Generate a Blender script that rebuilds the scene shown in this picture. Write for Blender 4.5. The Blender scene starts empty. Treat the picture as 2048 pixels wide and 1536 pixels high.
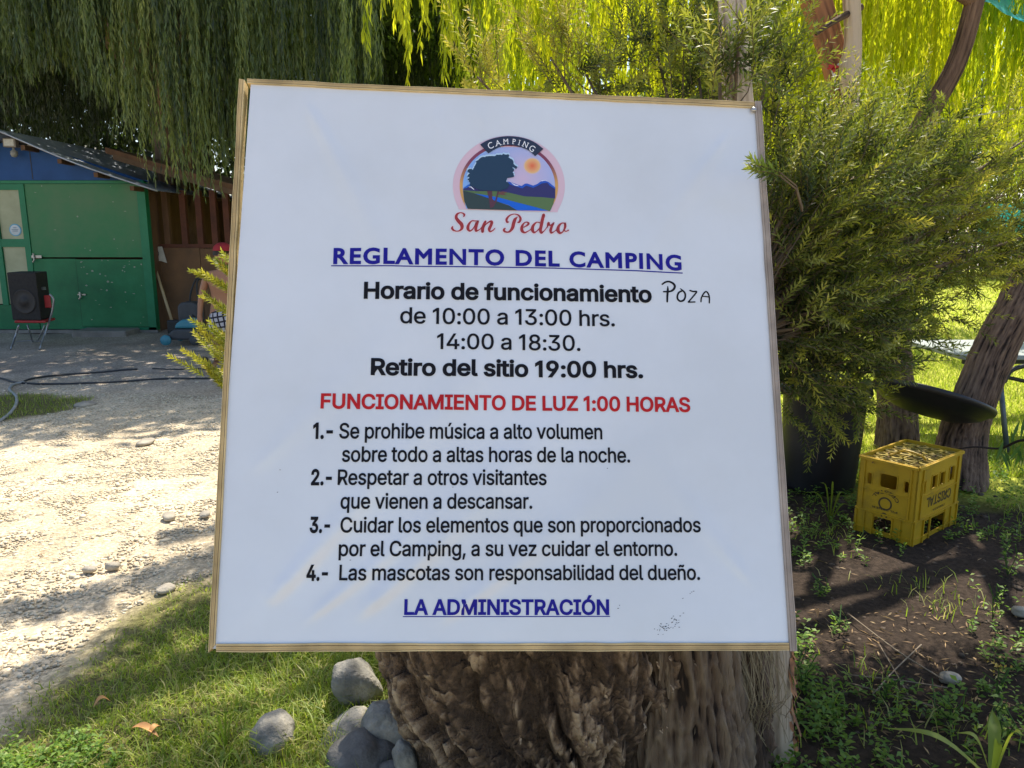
import bpy, math, random
import numpy as np
from mathutils import Vector, Matrix, Euler
R = math.radians
rng = np.random.default_rng(7)
random.seed(7)
S = bpy.context.scene
COL = S.collection
# ---------------------------------------------------------------- camera, light, exposure
CAM = np.array([0.0, 0.0, 1.5]); PITCH = R(11.0); F = 1539.0
cd = bpy.data.cameras.new('camera'); cam = bpy.data.objects.new('camera', cd); COL.objects.link(cam)
cam.location = CAM; cam.rotation_euler = (R(90) - PITCH, 0, 0)
cd.sensor_width = 36.0; cd.lens = 36.0 * F / 2048.0; cd.clip_end = 2000; cd.clip_start = 0.05
S.camera = cam
SUN_EL = R(60.0); SUN_AZ = R(20.0)      # azimuth from +Y towards +X
w = bpy.data.worlds.new('World'); S.world = w; w.use_nodes = True
nt = w.node_tree; bg = nt.nodes['Background']
sky = nt.nodes.new('ShaderNodeTexSky'); sky.sky_type = 'NISHITA'; sky.sun_disc = False
sky.sun_elevation = SUN_EL; sky.sun_rotation = SUN_AZ; sky.air_density = 1.0; sky.dust_density = 1.5
nt.links.new(sky.outputs[0], bg.inputs[0]); bg.inputs[1].default_value = 0.14
sd = bpy.data.lights.new('sun', 'SUN'); sd.energy = 4.6; sd.angle = R(0.55); sd.color = (1.0, 0.93, 0.80)
sun = bpy.data.objects.new('sun', sd); COL.objects.link(sun)
sun.rotation_euler = Vector((math.sin(SUN_AZ) * math.cos(SUN_EL), math.cos(SUN_AZ) * math.cos(SUN_EL), math.sin(SUN_EL))).to_track_quat('Z', 'Y').to_euler()
sun.location = (3, 8, 12)
S.view_settings.view_transform = 'Standard'; S.view_settings.look = 'None'
S.view_settings.exposure = 0.92; S.view_settings.gamma = 1.0
S.view_settings.use_curve_mapping = False
S.cycles.max_bounces = 7; S.cycles.diffuse_bounces = 4; S.cycles.transmission_bounces = 5; S.cycles.transparent_max_bounces = 6
S.cycles.caustics_reflective = False; S.cycles.caustics_refractive = False

# ---------------------------------------------------------------- helpers
def ray(px, py):
    a = (px - 1024.0) / F; b = (768.0 - py) / F
    return np.array([a, math.cos(PITCH) + b * math.sin(PITCH), -math.sin(PITCH) + b * math.cos(PITCH)])
def at(px, py, Y):                       # the point at distance Y in front that the photo shows there
    d = ray(px, py); return CAM + d * (Y / d[1])
def gnd(px, py, z=0.0):                  # the ground point the photo shows there
    d = ray(px, py); return CAM + d * ((z - CAM[2]) / d[2])
def _h(ix, iy, iz):
    n = (ix * 374761393 + iy * 668265263 + iz * 2147483647 + 1013904223) & 0xffffffff
    n = ((n ^ (n >> 13)) * 1274126177) & 0xffffffff
    n = ((n ^ (n >> 16)) * 2246822519) & 0xffffffff
    return ((n ^ (n >> 15)) & 0xffffff) / 8388607.5 - 1.0
def vnoise(p):
    p = np.atleast_2d(p); f = np.floor(p).astype(np.int64); t = p - f; t = t * t * (3 - 2 * t)
    x, y, z = f.T; a, b, c = t.T
    def L(dx, dy, dz): return _h(x + dx, y + dy, z + dz)
    return ((L(0,0,0)*(1-a)+L(1,0,0)*a)*(1-b)+(L(0,1,0)*(1-a)+L(1,1,0)*a)*b)*(1-c)+((L(0,0,1)*(1-a)+L(1,0,1)*a)*(1-b)+(L(0,1,1)*(1-a)+L(1,1,1)*a)*b)*c
def fbm(p, o=4):
    p = np.atleast_2d(np.asarray(p, float)); s = 0; a = 1.0
    for i in range(o): s = s + a * vnoise(p + 17.3 * i); p = p * 2.03; a *= .5
    return s
def gh(x, y):
    x = np.asarray(x, float); y = np.asarray(y, float)
    p = np.stack([x.ravel() * 1.1, y.ravel() * 1.1, np.zeros(x.size)], 1)
    return (fbm(p, 3) * 0.018).reshape(x.shape)
def norm(v): return v / np.maximum(np.linalg.norm(v, axis=-1, keepdims=True), 1e-9)

def loc_of(par):
    l = np.zeros(3)
    while par is not None: l = l + np.array(par.location); par = par.parent
    return l
def mesh(name, V, Fc, mat, parent=None, smooth=False, attr=None, col=None, uv=None, local=False):
    """one mesh object; V is in world metres unless local; Fc is an array of quads or tris, or a list of mixed faces"""
    V = np.asarray(V, float)
    if parent is not None and not local: V = V - loc_of(parent)
    me = bpy.data.meshes.new(name)
    if isinstance(Fc, np.ndarray):
        k = Fc.shape[1]; n = len(Fc)
        me.vertices.add(len(V)); me.vertices.foreach_set('co', V.astype(np.float32).ravel())
        me.loops.add(n * k); me.loops.foreach_set('vertex_index', Fc.astype(np.int32).ravel())
        me.polygons.add(n); me.polygons.foreach_set('loop_start', np.arange(0, n * k, k, dtype=np.int32))
        me.update(calc_edges=True)
    else:
        me.from_pydata([tuple(v) for v in V], [], [tuple(f) for f in Fc])
    if smooth: me.polygons.foreach_set('use_smooth', np.ones(len(me.polygons), bool))
    if attr is not None:
        a = me.attributes.new('v', 'FLOAT', 'POINT'); a.data.foreach_set('value', np.asarray(attr, np.float32))
    if col is not None:
        a = me.attributes.new('c', 'FLOAT_COLOR', 'POINT'); c4 = np.ones((len(V), 4), np.float32); c4[:, :3] = col
        a.data.foreach_set('color', c4.ravel())
    if uv is not None:
        a = me.attributes.new('t', 'FLOAT_VECTOR', 'POINT'); u3 = np.zeros((len(V), 3), np.float32); u3[:, :2] = uv
        a.data.foreach_set('vector', u3.ravel())
    me.materials.append(mat)
    o = bpy.data.objects.new(name, me); COL.objects.link(o); o.parent = parent
    return o
def tag(o, label=None, cat=None, group=None, kind=None):
    if label: o['label'] = label
    if cat: o['category'] = cat
    if group: o['group'] = group
    if kind: o['kind'] = kind
    return o
def thing(name, loc, label, cat, group=None):
    o = bpy.data.objects.new(name, None); COL.objects.link(o); o.location = tuple(float(c) for c in loc); o.empty_display_size = .1
    return tag(o, label, cat, group)
class MB:
    """collects simple solids into one mesh"""
    def __init__(s): s.v = []; s.f = []; s.n = 0
    def add(s, V, Fs):
        V = np.asarray(V, float)
        s.v.append(V); s.f += [tuple(int(i) + s.n for i in f) for f in Fs]; s.n += len(V); return s
    def box(s, x0, x1, y0, y1, z0, z1, M=None, bev=0.0):
        V = np.array([[x, y, z] for z in (z0, z1) for y in (y0, y1) for x in (x0, x1)], float)
        Fs = [(0,2,3,1),(4,5,7,6),(0,1,5,4),(1,3,7,5),(3,2,6,7),(2,0,4,6)]
        if M is not None: V = V @ M[0].T + M[1]
        return s.add(V, Fs)
    def prism(s, P2, d0, d1, fn):
        """extrudes a 2-D polygon; fn(u, v, d) -> world point"""
        n = len(P2); V = [fn(u, v, d0) for u, v in P2] + [fn(u, v, d1) for u, v in P2]
        Fs = [tuple(range(n))[::-1], tuple(range(n, 2 * n))] + [(i, (i + 1) % n, n + (i + 1) % n, n + i) for i in range(n)]
        return s.add(V, Fs)
    def tube(s, P, r, n=8, caps=True):
        V, Fs = tube_geo(P, r, n, caps); return s.add(V, Fs)
    def lathe(s, prof, c, n=24, axis=None):
        V = []; k = len(prof)
        for r, z in prof:
            for i in range(n): a = 2 * math.pi * i / n; V.append((r * math.cos(a), r * math.sin(a), z))
        V = np.array(V)
        if axis is not None: V = V @ axis.T
        V = V + np.asarray(c)
        Fs = [(j * n + i, j * n + (i + 1) % n, (j + 1) * n + (i + 1) % n, (j + 1) * n + i) for j in range(k - 1) for i in range(n)]
        return s.add(V, Fs)
    def build(s, name, mat, parent=None, smooth=False, bevel=0.0):
        o = mesh(name, np.concatenate(s.v), s.f, mat, parent, smooth)
        if bevel:
            m = o.modifiers.new('b', 'BEVEL'); m.width = bevel; m.segments = 2; m.limit_method = 'ANGLE'
        return o
def cr(P, n):
    """smooth resampling of a polyline with n points per segment"""
    P = np.asarray(P, float); Q = np.vstack([2 * P[0] - P[1], P, 2 * P[-1] - P[-2]]); out = []
    for i in range(len(P) - 1):
        a, b, c, d = Q[i:i + 4]
        for t in np.linspace(0, 1, n, endpoint=False):
            out.append(.5 * ((2 * b) + (c - a) * t + (2 * a - 5 * b + 4 * c - d) * t * t + (3 * b - a - 3 * c + d) * t ** 3))
    out.append(P[-1]); return np.array(out)
def frames(P):
    T = norm(np.gradient(P, axis=0)); u = np.cross(T[0], [0.3, 1, 0.1]); u = u / np.linalg.norm(u); U = []
    for t in T:
        u = u - t * (u @ t); u = u / np.linalg.norm(u); U.append(u)
    U = np.array(U); return T, U, np.cross(T, U)
def tube_geo(P, r, n=8, caps=True):
    P = np.asarray(P, float); r = np.broadcast_to(np.asarray(r, float), (len(P),)); T, U, W = frames(P)
    a = np.linspace(0, 2 * math.pi, n, endpoint=False)
    V = (P[:, None] + r[:, None, None] * (np.cos(a)[None, :, None] * U[:, None] + np.sin(a)[None, :, None] * W[:, None])).reshape(-1, 3)
    k = len(P)
    Fs = [(j * n + i, j * n + (i + 1) % n, (j + 1) * n + (i + 1) % n, (j + 1) * n + i) for j in range(k - 1) for i in range(n)]
    if caps: Fs += [tuple(range(n))[::-1], tuple(range((k - 1) * n, k * n))]
    return V, Fs
def trunk(name, P, r, mat, parent, nr=40, ns=90, amp=.12, fu=9, fl=4.0, seed=0, flare=0.0):
    """a barky tapering stem through the points P"""
    P = np.asarray(P, float); seg = max(2, ns // (len(P) - 1)); Pp = cr(P, seg)
    rr = np.interp(np.linspace(0, len(P) - 1, len(Pp)), range(len(P)), r)
    if flare: rr = rr * (1 + flare * np.exp(-np.linspace(0, 8, len(Pp)) * 1.6))
    T, U, W = frames(Pp); a = np.linspace(0, 2 * math.pi, nr, endpoint=False)
    L = np.concatenate([[0], np.cumsum(np.linalg.norm(np.diff(Pp, axis=0), axis=1))])
    A, LL = np.meshgrid(a, L); q = np.stack([np.cos(A) * fu / 6, np.sin(A) * fu / 6, LL * fl], -1).reshape(-1, 3) + seed * 7.7
    tw = q.copy(); tw[:, 0] += .5 * vnoise(q * .4 + 3)
    n1 = 1 - np.abs(fbm(tw * [1.6, 1.6, .7] + .6 * np.stack([vnoise(q * 1.3 + 5), vnoise(q * 1.3 + 25), vnoise(q * 1.3 + 45)], 1), 3)); n2 = fbm(q * [3.2, 3.2, .8], 3); n3 = fbm(q * .25 + 50, 2)
    n4 = fbm(q * [7, 7, 3.5] + 9, 2); d = (amp * (.55 * (n1 - .5) + .42 * n2 + .16 * n4) + .10 * n3).reshape(A.shape)
    rad = rr[:, None] * (1 + d)
    V = (Pp[:, None] + rad[..., None] * (np.cos(A)[..., None] * U[:, None] + np.sin(A)[..., None] * W[:, None])).reshape(-1, 3)
    k = len(Pp); i = np.arange(nr)[None]; j = np.arange(k - 1)[:, None]
    Fq = np.stack([j * nr + i, j * nr + (i + 1) % nr, (j + 1) * nr + (i + 1) % nr, (j + 1) * nr + i], -1).reshape(-1, 4)
    return mesh(name, V, Fq, mat, parent, True, attr=np.clip(.12 + .38 * n1 + .25 * n2 + .15 * n4, 0, 1).ravel())
def leaf_geo(P, D, N, L, W, droop=0.0, mid=.45):
    P = np.asarray(P, float); D = norm(D); s = norm(np.cross(D, N)); L = np.broadcast_to(L, (len(P),))[:, None]; W = np.broadcast_to(W, (len(P),))[:, None]
    up = norm(np.cross(s, D)); m = P + D * L * mid + up * L * .04
    tip = P + D * L; tip[:, 2] -= (droop * L[:, 0])
    V = np.stack([P, m + s * W / 2, tip, m - s * W / 2], 1).reshape(-1, 3)
    Fq = np.arange(len(P) * 4).reshape(-1, 4); return V, Fq
def rnd_dir(n): return norm(rng.normal(size=(n, 3)))

# ---------------------------------------------------------------- materials
MATS = {}
def mat(name, c1, c2=None, scale=6.0, rough=.8, bump=0.0, bscale=None, metal=0.0, stretch=(1, 1, 1), c3=None, attr=False, coat=0.0, detail=6, spec=.4, pos=(.35, .65)):
    m = bpy.data.materials.new(name); m.use_nodes = True; t = m.node_tree; b = t.nodes['Principled BSDF']; MATS[name] = m
    b.inputs['Roughness'].default_value = rough; b.inputs['Metallic'].default_value = metal; b.inputs['Specular IOR Level'].default_value = spec
    b.inputs['Coat Weight'].default_value = coat
    tc = t.nodes.new('ShaderNodeTexCoord'); mp = t.nodes.new('ShaderNodeMapping'); mp.inputs['Scale'].default_value = stretch
    t.links.new(tc.outputs['Object'], mp.inputs[0])
    if c2 is None: c2 = tuple(x * .75 for x in c1)
    n = t.nodes.new('ShaderNodeTexNoise'); n.inputs['Scale'].default_value = scale; n.inputs['Detail'].default_value = detail; n.inputs['Roughness'].default_value = .62
    t.links.new(mp.outputs[0], n.inputs['Vector'])
    r = t.nodes.new('ShaderNodeValToRGB'); e = r.color_ramp.elements
    e[0].position = pos[0]; e[0].color = (*c1, 1); e[1].position = pos[1]; e[1].color = (*c2, 1)
    if c3 is not None: k = e.new(.5); k.color = (*c3, 1)
    fac = n.outputs['Fac']
    if attr:
        a = t.nodes.new('ShaderNodeAttribute'); a.attribute_name = 'v'; mx = t.nodes.new('ShaderNodeMath'); mx.operation = 'MULTIPLY_ADD'
        t.links.new(n.outputs['Fac'], mx.inputs[0]); mx.inputs[1].default_value = .5; t.links.new(a.outputs['Fac'], mx.inputs[2]); fac = mx.outputs[0]
    t.links.new(fac, r.inputs[0]); t.links.new(r.outputs[0], b.inputs['Base Color'])
    if bump:
        n2 = t.nodes.new('ShaderNodeTexNoise'); n2.inputs['Scale'].default_value = bscale or scale * 4; n2.inputs['Detail'].default_value = 5
        t.links.new(mp.outputs[0], n2.inputs['Vector'])
        bp = t.nodes.new('ShaderNodeBump'); bp.inputs['Strength'].default_value = bump; bp.inputs['Distance'].default_value = .01
        t.links.new(n2.outputs['Fac'], bp.inputs['Height']); t.links.new(bp.outputs[0], b.inputs['Normal'])
    return m
def leafmat(name, cols, trans=.45, tcols=None, rough=.45, spec=.35):
    """cols: ramp over the per-leaf value v; light passes through the leaf too"""
    m = bpy.data.materials.new(name); m.use_nodes = True; t = m.node_tree; b = t.nodes['Principled BSDF']; out = t.nodes['Material Output']
    a = t.nodes.new('ShaderNodeAttribute'); a.attribute_name = 'v'
    def ramp(cs):
        r = t.nodes.new('ShaderNodeValToRGB'); e = r.color_ramp.elements
        e[0].color = (*cs[0], 1); e[0].position = 0; e[1].color = (*cs[-1], 1); e[1].position = 1
        for i, c in enumerate(cs[1:-1]): k = e.new((i + 1) / (len(cs) - 1)); k.color = (*c, 1)
        t.links.new(a.outputs['Fac'], r.inputs[0]); return r
    r1 = ramp(cols); t.links.new(r1.outputs[0], b.inputs['Base Color']); b.inputs['Roughness'].default_value = rough; b.inputs['Specular IOR Level'].default_value = spec
    r2 = ramp(tcols or [tuple(min(1, x * k) for x, k in zip(c, (1.5, 1.7, .7))) for c in cols])
    tl = t.nodes.new('ShaderNodeBsdfTranslucent'); t.links.new(r2.outputs[0], tl.inputs[0])
    mx = t.nodes.new('ShaderNodeMixShader'); mx.inputs[0].default_value = trans
    t.links.new(b.outputs[0], mx.inputs[1]); t.links.new(tl.outputs[0], mx.inputs[2]); t.links.new(mx.outputs[0], out.inputs[0])
    return m
def printmat(name, rough=.4, spec=.4, gain=1.0):
    m = bpy.data.materials.new(name); m.use_nodes = True; t = m.node_tree; b = t.nodes['Principled BSDF']
    a = t.nodes.new('ShaderNodeAttribute'); a.attribute_name = 'c'; t.links.new(a.outputs['Color'], b.inputs['Base Color'])
    b.inputs['Roughness'].default_value = rough; b.inputs['Specular IOR Level'].default_value = spec; return m

M_bark = mat('bark_brown', (.03, .018, .012), (.27, .175, .115), 20, .9, .9, 90, stretch=(1.4, 1.4, .35), c3=(.11, .066, .044), attr=True, pos=(.35, 1.0), detail=8)
M_burl = mat('bark_burl', (.022, .014, .010), (.46, .35, .235), 55, .88, 1.0, 140, c3=(.165, .11, .07), attr=True, pos=(.14, .95), detail=9)
M_barkgrey = mat('bark_grey_strips', (.022, .014, .010), (.25, .19, .125), 18, .85, .9, 110, stretch=(2.2, 2.2, .22), c3=(.10, .065, .042), attr=True, pos=(.42, 1.05), detail=8)
M_barkfib = mat('bark_fibrous', (.025, .017, .012), (.17, .11, .07), 16, .9, .8, 90, stretch=(2, 2, .2), c3=(.07, .045, .03), attr=True, pos=(.3, .9))
M_barkpale = mat('bark_pale', (.17, .115, .07), (.50, .40, .29), 6.0, .75, .5, 60, stretch=(1, 1, .4), c3=(.43, .34, .24), attr=True, pos=(.30, .65), detail=9)
M_barkred = mat('bark_red', (.12, .045, .018), (.42, .19, .08), 5, .8, .5, 50, stretch=(1.5, 1.5, .3), c3=(.22, .10, .05), attr=True, pos=(.2, .9))
M_stone = mat('river_stone', (.12, .115, .10), (.38, .345, .28), 9, .8, .8, 70, c3=(.235, .22, .19), detail=9)
M_stonedark = mat('river_stone_dark', (.075, .07, .065), (.17, .16, .145), 12, .7, .4, 120)
M_stonewarm = mat('river_stone_warm', (.24, .21, .17), (.42, .37, .29), 9, .8, .35, 120)
M_pebble = mat('pebble_mix', (.26, .215, .155), (.64, .55, .40), 30, .85, .2, 100, attr=True, pos=(.1, 1.2), c3=(.49, .42, .30))
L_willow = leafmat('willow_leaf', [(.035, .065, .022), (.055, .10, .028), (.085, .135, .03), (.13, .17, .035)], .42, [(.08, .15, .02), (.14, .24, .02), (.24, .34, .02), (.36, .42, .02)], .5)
L_willowd = leafmat('willow_leaf_shaded', [(.022, .038, .016), (.06, .09, .03), (.13, .18, .055), (.23, .27, .07)], .34, [(.04, .07, .015), (.12, .18, .02), (.22, .31, .03), (.34, .40, .05)], .45, .5)  # darker leaf copy, the left willow's shade put into its colour
L_willowlit = leafmat('willow_leaf_lit', [(.09, .15, .02), (.17, .23, .025), (.26, .31, .03), (.36, .38, .04)], .58, [(.42, .54, .015), (.72, .80, .015), (.95, .95, .02), (1.0, .97, .04)], .45)  # brighter copy of the willow leaf, backlit glow put into its colour
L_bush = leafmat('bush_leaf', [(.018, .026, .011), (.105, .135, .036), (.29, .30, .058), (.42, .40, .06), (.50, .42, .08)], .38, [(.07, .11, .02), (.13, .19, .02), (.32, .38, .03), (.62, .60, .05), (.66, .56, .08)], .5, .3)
L_lawn = leafmat('lawn_blade', [(.16, .22, .03), (.24, .30, .04), (.36, .38, .07), (.5, .46, .16)], .45, [(.4, .52, .03), (.5, .62, .04), (.62, .66, .08), (.6, .55, .18)], .5, .2)
L_far = leafmat('far_leaf', [(.02, .035, .015), (.035, .06, .02), (.06, .09, .025)], .30)
L_grass = leafmat('grass_blade', [(.09, .15, .02), (.19, .26, .035), (.34, .38, .07), (.52, .46, .20)], .42, [(.26, .40, .02), (.44, .60, .03), (.62, .68, .07), (.62, .56, .18)], .5)
L_weed = leafmat('weed_leaf', [(.07, .14, .03), (.14, .24, .04), (.26, .34, .06)], .38, None, .5, .3)
L_dry = leafmat('dry_leaf', [(.16, .10, .05), (.30, .19, .09), (.46, .34, .18)], .12, None, .7, .3)
# ---------------------------------------------------------------- the ground
def sinhgrid(c, near, far, n):
    k = 6.0; t = np.linspace(-1, 1, n); return c + np.sinh(t * k) / math.sinh(k) * far
gx = sinhgrid(.3, 0, 260, 620); gy = sinhgrid(3.4, 0, 260, 620)
GX, GY = np.meshgrid(gx, gy)
pp = np.stack([GX.ravel(), GY.ravel(), np.zeros(GX.size)], 1)
near = np.exp(-((GX - .3) ** 2 + (GY - 3.4) ** 2) / 60).ravel()
fine = (fbm(pp * 9, 3) * .006 + fbm(pp * 30, 2) * .003) * near
GZ = gh(GX, GY).ravel() + fine
def edge_d(poly, p):
    """signed distance-like value: >0 inside a polygon (x, y)"""
    poly = np.asarray(poly)[:, :2]; n = len(poly); ins = np.zeros(len(p), bool); dm = np.full(len(p), 1e9)
    for i in range(n):
        a = poly[i]; b = poly[(i + 1) % n]
        c = ((a[1] > p[:, 1]) != (b[1] > p[:, 1])) & (p[:, 0] < (b[0] - a[0]) * (p[:, 1] - a[1]) / (b[1] - a[1] + 1e-12) + a[0]); ins ^= c
        ab = b - a; t = np.clip(((p[:, :2] - a) @ ab) / (ab @ ab + 1e-12), 0, 1); dm = np.minimum(dm, np.linalg.norm(p[:, :2] - a - t[:, None] * ab, axis=1))
    return np.where(ins, dm, -dm)
GRASS_NEAR = [gnd(-700, 1600)[:2], gnd(-60, 1480)[:2], gnd(100, 1350)[:2], gnd(235, 1235)[:2], gnd(330, 1180)[:2], gnd(440, 1140)[:2], gnd(600, 1120)[:2], (-.2, 3.3), (.3, 2.7), (.7, 2.2), (.8, 1.2), (.8, .2), (-2.5, -.3)]
GRASS_PATCH = [gnd(-400, 800)[:2], gnd(60, 792)[:2], gnd(195, 796)[:2], gnd(140, 822)[:2], gnd(20, 842)[:2], gnd(-300, 860)[:2]]
LAWN = [(1.6, 4.7), (3.0, 4.1), (8, 3.2), (40, 2), (60, 30), (30, 40), (1.5, 26), (-.6, 17), (-.3, 9), (.3, 5.6)]
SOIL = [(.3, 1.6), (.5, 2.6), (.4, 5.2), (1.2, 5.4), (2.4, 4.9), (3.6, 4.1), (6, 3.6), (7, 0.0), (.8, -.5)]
wob = (fbm(pp * 2.5, 3) * .10)
sd = {k: np.clip((edge_d(v, pp) + wob * s) / w_ + .5, 0, 1) for k, v, s, w_ in (('g', GRASS_NEAR, 1, .16), ('p', GRASS_PATCH, 1.5, .2), ('l', LAWN, 2, .5), ('s', SOIL, 2, .3))}
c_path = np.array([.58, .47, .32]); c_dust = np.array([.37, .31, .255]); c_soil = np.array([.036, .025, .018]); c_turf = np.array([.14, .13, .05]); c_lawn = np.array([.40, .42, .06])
far_dirt = np.clip((GY.ravel() - 6.4) / 2.0, 0, 1)[:, None]
cc = c_path * (1 - far_dirt) + c_dust * far_dirt
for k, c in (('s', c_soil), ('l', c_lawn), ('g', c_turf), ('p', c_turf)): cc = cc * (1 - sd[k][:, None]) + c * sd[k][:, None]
cc = cc * (1 + .22 * fbm(pp * 3.1, 4))[:, None]
m = bpy.data.materials.new('earth'); m.use_nodes = True; t = m.node_tree; b = t.nodes['Principled BSDF']; b.inputs['Roughness'].default_value = .95; b.inputs['Specular IOR Level'].default_value = .15
a = t.nodes.new('ShaderNodeAttribute'); a.attribute_name = 'c'; tc = t.nodes.new('ShaderNodeTexCoord')
n1 = t.nodes.new('ShaderNodeTexNoise'); n1.inputs['Scale'].default_value = 38; n1.inputs['Detail'].default_value = 8; n1.inputs['Roughness'].default_value = .7
t.links.new(tc.outputs['Object'], n1.inputs['Vector'])
rp = t.nodes.new('ShaderNodeMapRange'); rp.inputs['From Min'].default_value = .3; rp.inputs['From Max'].default_value = .7; rp.inputs['To Min'].default_value = .62; rp.inputs['To Max'].default_value = 1.32
t.links.new(n1.outputs['Fac'], rp.inputs[0])
mx = t.nodes.new('ShaderNodeVectorMath'); mx.operation = 'SCALE'; t.links.new(a.outputs['Color'], mx.inputs[0]); t.links.new(rp.outputs[0], mx.inputs['Scale'])
vo = t.nodes.new('ShaderNodeTexVoronoi'); vo.inputs['Scale'].default_value = 75; t.links.new(tc.outputs['Object'], vo.inputs['Vector']); sp = t.nodes.new('ShaderNodeSeparateColor'); t.links.new(vo.outputs['Color'], sp.inputs[0])
vr = t.nodes.new('ShaderNodeMapRange'); vr.inputs['To Min'].default_value = .72; vr.inputs['To Max'].default_value = 1.28; t.links.new(sp.outputs[0], vr.inputs[0]); m2 = t.nodes.new('ShaderNodeVectorMath'); m2.operation = 'SCALE'; t.links.new(mx.outputs[0], m2.inputs[0]); t.links.new(vr.outputs[0], m2.inputs['Scale'])
t.links.new(m2.outputs[0], b.inputs['Base Color'])
bp = t.nodes.new('ShaderNodeBump'); bp.inputs['Strength'].default_value = .9; bp.inputs['Distance'].default_value = .012; t.links.new(n1.outputs['Fac'], bp.inputs['Height']); t.links.new(bp.outputs[0], b.inputs['Normal'])
nx, ny = len(gx), len(gy); i = np.arange(nx - 1)[None]; j = np.arange(ny - 1)[:, None]
Fq = np.stack([j * nx + i, j * nx + i + 1, (j + 1) * nx + i + 1, (j + 1) * nx + i], -1).reshape(-1, 4)
tag(mesh('ground', np.stack([GX.ravel(), GY.ravel(), GZ], 1), Fq, m, None, True, col=np.clip(cc, 0, 1)), kind='structure')
def inside(poly, p, w_=0.0): return edge_d(poly, p) > w_

# pebbles and gravel on the path: past counting
def ico():
    g = (1 + 5 ** .5) / 2
    v = norm(np.array([(-1, g, 0), (1, g, 0), (-1, -g, 0), (1, -g, 0), (0, -1, g), (0, 1, g), (0, -1, -g), (0, 1, -g), (g, 0, -1), (g, 0, 1), (-g, 0, -1), (-g, 0, 1)], float))
    f = np.array([(0,11,5),(0,5,1),(0,1,7),(0,7,10),(0,10,11),(1,5,9),(5,11,4),(11,10,2),(10,7,6),(7,1,8),(3,9,4),(3,4,2),(3,2,6),(3,6,8),(3,8,9),(4,9,5),(2,4,11),(6,2,10),(8,6,7),(9,8,1)])
    return v, f
IV, IF = ico()
def pebbles(P, s, flat=.5):
    n = len(P); J = IV[None] * (1 + .28 * rng.normal(size=(n, 12, 1)).clip(-1.3, 1.3) * .6)
    sc = np.stack([s * rng.uniform(.75, 1.35, n), s * rng.uniform(.6, 1.0, n), s * rng.uniform(.6, 1, n) * flat], 1)
    J = J * sc[:, None]; a = rng.uniform(0, 6.28, n); c, s_ = np.cos(a)[:, None], np.sin(a)[:, None]
    X = J[..., 0] * c - J[..., 1] * s_; Y = J[..., 0] * s_ + J[..., 1] * c
    V = np.stack([X, Y, J[..., 2]], -1) + P[:, None]
    Fs = (IF[None] + 12 * np.arange(n)[:, None, None]).reshape(-1, 3); return V.reshape(-1, 3), Fs, n
def scat(n, x0, x1, y0, y1, pw=1.0):
    x = rng.uniform(x0, x1, n); y = y0 + (y1 - y0) * rng.uniform(0, 1, n) ** pw
    return np.stack([x, y, np.zeros(n)], 1)
OV = np.array([(1, 0, 0), (-1, 0, 0), (0, 1, 0), (0, -1, 0), (0, 0, 1), (0, 0, -1)], float); OF = np.array([(0, 2, 4), (2, 1, 4), (1, 3, 4), (3, 0, 4), (2, 0, 5), (1, 2, 5), (3, 1, 5), (0, 3, 5)])
P = scat(9500, -6.2, -.1, 1.9, 8.2, 1.25)
P = P[~inside(GRASS_NEAR, P + .05) & ~inside(GRASS_PATCH, P)]
P = P[rng.uniform(size=len(P)) < .35 + .65 * (fbm(P * 1.3, 2) > -.2)]
P[:, 2] = gh(P[:, 0], P[:, 1]); s = rng.lognormal(math.log(.0085), .45, len(P)).clip(.005, .024)
P[:, 2] += s * .12
V, Fs, n = pebbles(P, s, .55)
tag(mesh('gravel', V, Fs, M_pebble, None, True, attr=np.repeat(rng.uniform(0, 1, n), 12)), 'pale gravel and small pebbles strewn over the sunlit path', kind='stuff')
P = scat(72000, -5.2, -.3, 2.0, 7.2, 1.1); P = P[~inside(GRASS_NEAR, P + .03) & ~inside(GRASS_PATCH, P)]; n = len(P); P[:, 2] = gh(P[:, 0], P[:, 1]); s = rng.lognormal(math.log(.0062), .4, n).clip(.003, .014)
J = OV[None] * (1 + .3 * rng.normal(size=(n, 6, 1)).clip(-1, 1)) * np.stack([s * 1.3, s, s * .6], 1)[:, None]; a = rng.uniform(0, 6.28, n); c, s_ = np.cos(a)[:, None], np.sin(a)[:, None]
V = np.stack([J[..., 0] * c - J[..., 1] * s_, J[..., 0] * s_ + J[..., 1] * c, J[..., 2]], -1) + P[:, None]
tag(mesh('fine_gravel', V.reshape(-1, 3), (OF[None] + 6 * np.arange(n)[:, None, None]).reshape(-1, 3), M_pebble, None, False, attr=np.repeat(rng.uniform(0, 1, n), 6)), 'fine grit covering the path between the pebbles', kind='stuff')
P = scat(900, .75, 4.5, 1.8, 4.6); P[:, 2] = gh(P[:, 0], P[:, 1]); s = rng.lognormal(math.log(.009), .5, len(P)).clip(.004, .03)
V, Fs, n = pebbles(P, s, .6)
tag(mesh('soil_clods', V, Fs, mat('clod', (.04, .028, .02), (.11, .08, .055), 20, .95), None, True, attr=rng.uniform(0, 1, n * 12)), 'small clods of dark soil under the bush', kind='stuff')

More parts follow.
